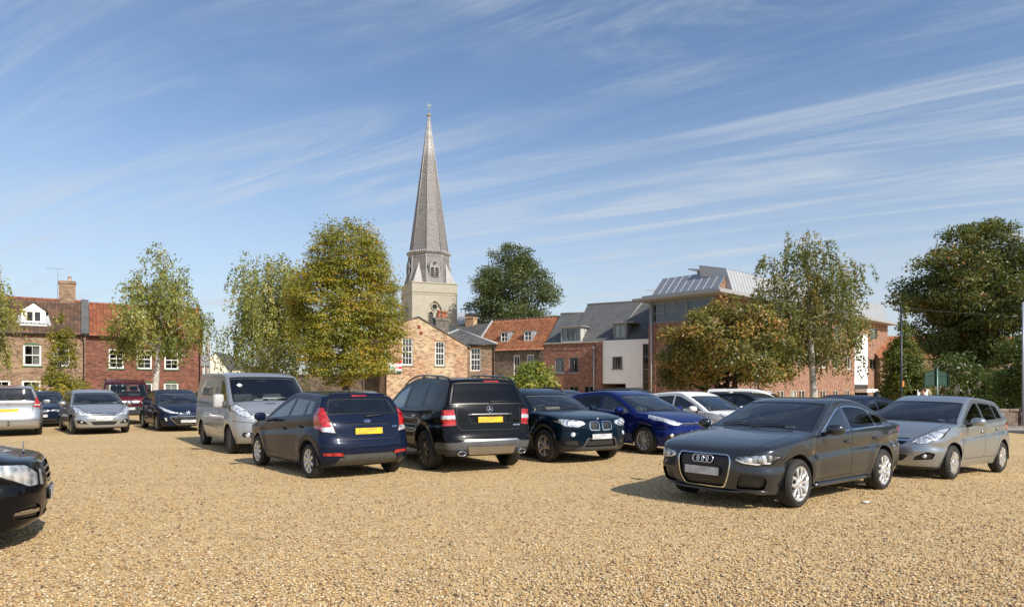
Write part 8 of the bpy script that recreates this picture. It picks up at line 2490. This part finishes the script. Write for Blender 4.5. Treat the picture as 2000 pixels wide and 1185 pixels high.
VAN = dict(name='van', kind='parked_van', wb=3.098, track=1.64, R=.385, gap=.055, sill=.30, plan=[(-2.40, .93), (-2.2, .945), (0, .952), (1.3, .95), (1.9, .925), (2.38, .82)],
    belt=[(-2.4, 1.16), (.5, 1.16), (1.2, 1.17), (1.8, 1.12), (2.3, .95)], ledge=.0, tum=.10, tum2=.06, crease=.0, bulge=.012, flare=.02, zmid=.8,
    prof=body_profile(2.38, -2.40, .27, .98, (1.82, 1.235), (1.02, 1.86), (.5, 1.945), (-2.22, 1.95), (-2.34, 1.2), hb=.035, fc=.34, rc=.06, hx=.18, rn=.03, rear_lean=.02),
    doors=[dict(x=(1.20, .60), xfb=1.36, xt=(1.10, .60), xrb=.60, zb=.46)], win=[dict(q=(1.42, 1.12, .66, .64), door=0, r=.05, m=.10, ring=.02)], win_b=.06,
    screen=((1.79, 1.262), (1.07, 1.83)), apillar=.06, handles=[(0, .72, .98)], seat_z=.92, hs=1.6, rows=1, cab_x=.62, n=200,
    wheel=dict(Rr=.215, wd=.205, style=dict(n=9, w0=.07, w1=.10, dish=.03), mat='steel_rim'), feat=feat_van, extra=extra_van, wip=((.70, .0), (-.02, -.70)))
# ------------------------------------------------------------------ the parked cars
def place(o, x, y, deg, dz=0.0):
    sx = -.004*min(max(x-1.5, 0), 10.5)
    bump = .02*math.sin(x*.55+1.3)*math.sin(y*.4) if 3 < y < 30 else 0
    nrm = Vector((-sx, 0, 1)).normalized()
    q = Vector((0, 0, 1)).rotation_difference(nrm).to_matrix() @ Matrix.Rotation(R(deg), 3, 'Z')
    o.rotation_euler = q.to_euler(); o.location = (x, y, GZ(x) + bump + dz)
    return o
def copy_tree(o, parent=None, swap=None):
    c = o.copy(); COL.objects.link(c)
    if parent is not None: c.parent = parent
    if swap and o.type == 'MESH' and any(m in swap for m in o.data.materials):
        key = (o.data.name, tuple(m.name for m in swap.values()))
        if key not in _swapped:
            me = o.data.copy()
            for i, m in enumerate(me.materials):
                if m in swap: me.materials[i] = swap[m]
            _swapped[key] = me
        c.data = _swapped[key]
    for ch in o.children: copy_tree(ch, c, swap)
    return c
_swapped = {}
def again(src, pmat_from, pmat, label, x, y, deg, name=None, cat=None, extra=None):
    sw = {pmat_from: pmat}
    if extra: sw.update(extra)
    o = copy_tree(src, None, sw)
    if name: o.name = name
    o['label'] = label
    if cat: o['category'] = cat
    return place(o, x, y, deg)
P_GREY = paint('gunmetal_paint', (.056, .063, .074), .75, .24, .005, .6)
P_BLUE = paint('navy_paint', (.006, .011, .030), .08, .28, .005)
P_BLACK = paint('black_paint', (.004, .004, .005), .0, .25, .004)
P_TEAL = paint('teal_paint', (.004, .013, .024), .35, .25, .006)
P_BRIGHT = paint('bright_blue_paint', (.005, .014, .115), .3, .26, .008)
P_SAGE = paint('silver_green_paint', (.33, .36, .385), .75, .28, .02, .6)
P_SILVER = paint('silver_paint', (.40, .415, .44), .7, .30, .04, .6)
P_VAN = paint('warm_silver_paint', (.37, .385, .41), .65, .32, .04, .6)
P_WHITE = paint('white_paint', (.74, .74, .73), .0, .3, .03)
P_MAROON = paint('maroon_paint', (.085, .006, .014), .3, .3, .02)
P_DARKB = paint('dark_blue_paint', (.008, .014, .035), .1, .28, .008)
car_grey = place(make_car(SALOON, P_GREY, 'gunmetal grey saloon with four linked rings on its grille, nearest car on the right', 'car', (0, 0, 0), 0, steer=R(0)), 4.18, 10.42, 220)
car_sage = place(make_car(SMALL, P_SAGE, 'silver green hatchback tucked behind the grey saloon at the right', 'car', (0, 0, 0), 0), 8.30, 13.55, 218.3)
car_navy = place(make_car(BLUE_HATCH, P_BLUE, 'navy blue hatchback seen from behind, in front of the silver van', 'car', (0, 0, 0), 0), -3.63, 13.16, 129.6)
car_black = place(make_car(BLACK_4X4, P_BLACK, 'large black estate with roof rails and star badge on its tailgate', 'car', (0, 0, 0), 0), -1.53, 14.76, 118.6)
car_teal = place(make_car(TEAL, P_TEAL, 'dark teal crossover with twin oval chrome grilles facing the camera', 'car', (0, 0, 0), 0), .70, 16.0, -58.2)
car_bright = place(make_car(BRIGHT, P_BRIGHT, 'bright royal blue hatchback between the teal crossover and the white car', 'car', (0, 0, 0), 0), 3.10, 17.68, -56.6)
car_van = place(make_car(VAN, P_VAN, 'silver panel van with faded lettering along its side', 'van', (0, 0, 0), 0), -6.86, 17.99, -55)
car_limo = place(make_car(LIMO, P_BLACK, 'black saloon at the lower left edge with only its nose in view', 'car', (0, 0, 0), 0), -6.90, 6.05, 31)
car_mouth = place(make_car(MOUTH, P_DARKB, 'black hatchback with a lion badge, left of the silver van', 'car', (0, 0, 0), 0), -12.9, 26.1, -52)
car_kidney = place(make_car(KIDNEY, P_DARKB, 'dark blue saloon facing out between the people carrier and the silver hatchback', 'car', (0, 0, 0), 0), -19.5, 28.3, -57)
car_boxy = place(make_car(BOXY, P_MAROON, 'boxy maroon four wheel drive car with roof rails behind the silver hatchback', 'car', (0, 0, 0), 0), -16.9, 29.8, -57)
car_mpv = place(make_car(MPV, P_SILVER, 'silver people carrier at the left edge showing its yellow rear plate', 'car', (0, 0, 0), 0), -17.3, 23.55, 125)
again(car_sage, P_SAGE, P_SILVER, 'silver hatchback with swept headlights, third car from the left', -14.9, 24.3, -50)
again(car_sage, P_SAGE, P_WHITE, 'white hatchback parked beside the bright blue hatchback', 5.35, 19.5, -57)
again(car_navy, P_BLUE, P_BLACK, 'black hatchback mostly hidden between the white hatchback and the grey saloon', 7.75, 21.6, -57)
again(car_mpv, P_SILVER, P_WHITE, 'white car of which only the pale roof shows under the spreading tree', 9.6, 26.3, -30, name='parked_people_carrier')
again(car_teal, P_TEAL, P_BLACK, 'black estate with rails, its roof just showing behind the bright blue hatchback', 4.7, 25.0, -40)
again(car_bright, P_BRIGHT, P_DARKB, 'dark blue car whose roof edge shows left of the bright blue hatchback roof', 1.75, 22.6, -57)
again(car_mpv, P_SILVER, P_SILVER, 'silver car half hidden behind the windscreen edge of the van', -8.7, 24.4, -57)
again(car_sage, P_SAGE, P_SILVER, 'grey car glimpsed above the roof of the navy blue hatchback', -4.75, 21.2, -57)
again(car_mouth, P_DARKB, P_SILVER, 'silver car almost hidden between the lion badged hatchback and the van', -13.1, 30.4, -55)
again(car_bright, P_BRIGHT, P_DARKB, 'dark car glimpsed between the grey saloon and the silver green hatchback', 9.2, 19.0, 218)
# ------------------------------------------------------------------ people by the far cars, litter
def skin_body(name, J, E, root, mats, sub=2):
    """J: joint -> (point, radius); E: bones; one continuous skinned surface"""
    names = list(J); me = bpy.data.meshes.new(name)
    me.from_pydata([J[k][0] for k in names], [(names.index(a), names.index(b)) for a, b in E], [])
    o = bpy.data.objects.new(name, me); COL.objects.link(o)
    sk = o.modifiers.new('s', 'SKIN'); sk.use_smooth_shade = True
    for i, k in enumerate(names):
        r = J[k][1]; me.skin_vertices[0].data[i].radius = r if isinstance(r, tuple) else (r, r)
        me.skin_vertices[0].data[i].use_root = (k == names[0])
    ss = o.modifiers.new('d', 'SUBSURF'); ss.levels = sub; ss.render_levels = sub
    dg = bpy.context.evaluated_depsgraph_get(); dg.update()
    m2 = bpy.data.meshes.new_from_object(o.evaluated_get(dg)); bpy.data.objects.remove(o)
    for m in mats: m2.materials.append(m)
    ob = bpy.data.objects.new(name, m2); COL.objects.link(ob); ob.parent = root
    return ob
SKIN = simple('skin', (.46, .26, .18), .55, var=.08); JACKET = simple('dark_jacket', (.014, .014, .018), .85, var=.3); HAIR = simple('dark_hair', (.010, .007, .006), .55, var=.3)
TROUS = simple('trousers', (.03, .035, .05), .85, var=.2); BROWNH = simple('brown_hair', (.05, .028, .016), .6, var=.3); COAT2 = simple('olive_coat', (.07, .07, .05), .85, var=.2)
def person(label, x, y, deg, bend, cloth, hair, long_hair, dz=0.0):
    r = empty('person', (x, y, GZ(x) + dz), R(deg), label, 'person')
    c, s = math.sin(bend), math.cos(bend)
    hip = Vector((0, 0, .92)); up = lambda d, y_=0, f=0: (hip.x + c*d + f, y_, hip.z + s*d)
    J = {'pelvis': (tuple(hip), (.16, .12))}
    J['waist'] = (up(.18), (.14, .11)); J['chest'] = (up(.38), (.17, .12)); J['neck'] = (up(.55), (.06, .06)); J['skull'] = (up(.66), (.075, .085)); J['crown_'] = (up(.76), (.07, .08))
    E = [('pelvis', 'waist'), ('waist', 'chest'), ('chest', 'neck'), ('neck', 'skull'), ('skull', 'crown_')]
    for sg, n in ((1, 'l'), (-1, 'r')):
        J['sh'+n] = (up(.46, sg*.17), .06); J['el'+n] = (up(.22, sg*.24, .08 + .1*c), .045); J['wr'+n] = (up(.12, sg*.20, .30 + .1*c), .032); J['hd'+n] = (up(.10, sg*.19, .38 + .1*c), .036)
        J['th'+n] = ((.0, sg*.10, .86), .09); J['kn'+n] = ((.03, sg*.11, .48), .06); J['an'+n] = ((-.02, sg*.11, .09), .045); J['ft'+n] = ((.14, sg*.12, .035), .035)
        E += [('chest', 'sh'+n), ('sh'+n, 'el'+n), ('el'+n, 'wr'+n), ('wr'+n, 'hd'+n), ('pelvis', 'th'+n), ('th'+n, 'kn'+n), ('kn'+n, 'an'+n), ('an'+n, 'ft'+n)]
    b = skin_body('body', J, E, r, [cloth, SKIN, TROUS])
    hc = Vector(up(.66)); ax = Vector((c, 0, s))
    for p in b.data.polygons:
        q = Vector(p.center)
        hand = any((q-Vector(J['hd'+n][0])).length < .085 for n in 'lr')
        if (q-hip).dot(ax) > .565 and q.z > .9 and abs(q.y) < .12 or hand: p.material_index = 1
        elif q.z < .86: p.material_index = 2
    fwd = Vector((s, 0, -c))
    # face
    for nm, off, rr, m in (('eye', (.072, .032, .012), .011, HAIR), ('eye', (.072, -.032, .012), .011, HAIR), ('nose', (.088, 0, -.015), .014, SKIN), ('mouth', (.078, 0, -.052), .014, simple('lips', (.35, .13, .11), .5)), ('ear', (.0, .082, 0), .022, SKIN), ('ear', (.0, -.082, 0), .022, SKIN)):
        mb = MB(); p = hc + fwd*off[0] + Vector((0, off[1], 0)) + ax*off[2]
        mb.lathe([(.0005, -rr), (rr*.7, -rr*.7), (rr, 0), (rr*.7, rr*.7), (.0005, rr)], 10, 0, Matrix.Translation(p)); mb.build(nm, [m], b)
    # fingers, each a short tapered chain curled forward, thumb from the side of the palm
    for n, sg in (('l', 1), ('r', -1)):
        h = Vector(J['hd'+n][0]); fm = MB()
        for k in range(4):
            y0 = (k-1.5)*.018; l = (.07, .08, .075, .06)[k]
            fm = MB(); fm.tube([h + Vector((.02, y0, 0)), h + Vector((.02+l*.55, y0, -.008)), h + Vector((.02+l*.9, y0, -.03))], [.010, .009, .006], 6); fm.build('finger', [SKIN], b)
        fm = MB(); fm.tube([h + Vector((-.01, -sg*.03, 0)), h + Vector((.02, -sg*.055, -.01)), h + Vector((.05, -sg*.055, -.02))], [.012, .010, .007], 6); fm.build('thumb', [SKIN], b)
    # hair cap with strands
    rg = np.random.default_rng(3); hm = MB()
    for i in range(150):
        a = rg.uniform(0, 6.28); e = rg.uniform(.15, 1.5)
        d0 = Vector((math.cos(a)*math.cos(e), math.sin(a)*math.cos(e), math.sin(e)))
        if d0.x > .55 and e < .7: continue
        p = hc + ax*.035 + (fwd*d0.x*.09 + Vector((0, d0.y*.085, 0)) + ax*d0.z*.085)
        dn = Vector((-.10*c, d0.y*.25, -1)).normalized(); L_ = long_hair*(.6 + .5*rg.random()) if d0.x < .45 else .05
        hm.tube([p, p + (fwd*d0.x + Vector((0, d0.y, 0)))*.025 + dn*L_*.4, p + (fwd*d0.x + Vector((0, d0.y, 0)))*.02 + dn*L_], [.022, .020, .008], 5, 0)
    hm.build('hair', [hair], b)
    return r
person('dark haired person in a black jacket bending beside the open car door', 12.95, 23.7, 200, .55, JACKET, HAIR, .26)
person('person with brown hair whose forehead shows above the silver green hatchback', 14.55, 24.2, 250, .02, COAT2, BROWNH, .06, .05)
# pale car with its door open
o = again(car_sage, P_SAGE, P_WHITE, 'white car with its front door open beside the bending person', 12.2, 24.9, 196)
od = MB(); od.rbox((-.55, -.03, .30), (.55, .03, .93), .02, 0)
fr = [(-.55, 0, .93), (-.45, 0, 1.36), (.05, 0, 1.40), (.53, 0, .95)]
od.tube(fr, .028, 6, 0)
dd = od.build('open_door', [P_WHITE], o); dd.matrix_local = Matrix.Translation((.72, .82, 0)) @ Matrix.Rotation(R(-62), 4, 'Z') @ Matrix.Translation((-.55, .02, 0))
gp = MB(); gp.poly([(-.52, 0, .94), (.50, 0, .95), (.05, 0, 1.38), (-.43, 0, 1.34)]); gp.build('side_window', [MT['glass']], dd)
# crumpled paper on the gravel
lm = MB(); rg = random.Random(8); M = Matrix.Translation((4.79, 9.25, GZ(4.79) + .012))
V = [(rg.uniform(-.06, .06), rg.uniform(-.04, .04), rg.uniform(0, .035)) for _ in range(14)]
lm.mesh([M @ Vector(v) for v in V], [(i, (i+3) % 14, (i+7) % 14) for i in range(14)] + [(i, (i+1) % 14, (i+5) % 14) for i in range(14)], 0, False)
tag(lm.build('paper_scrap', [MT['paper']]), 'small crumpled white paper scrap on the gravel near the grey saloon', 'litter')
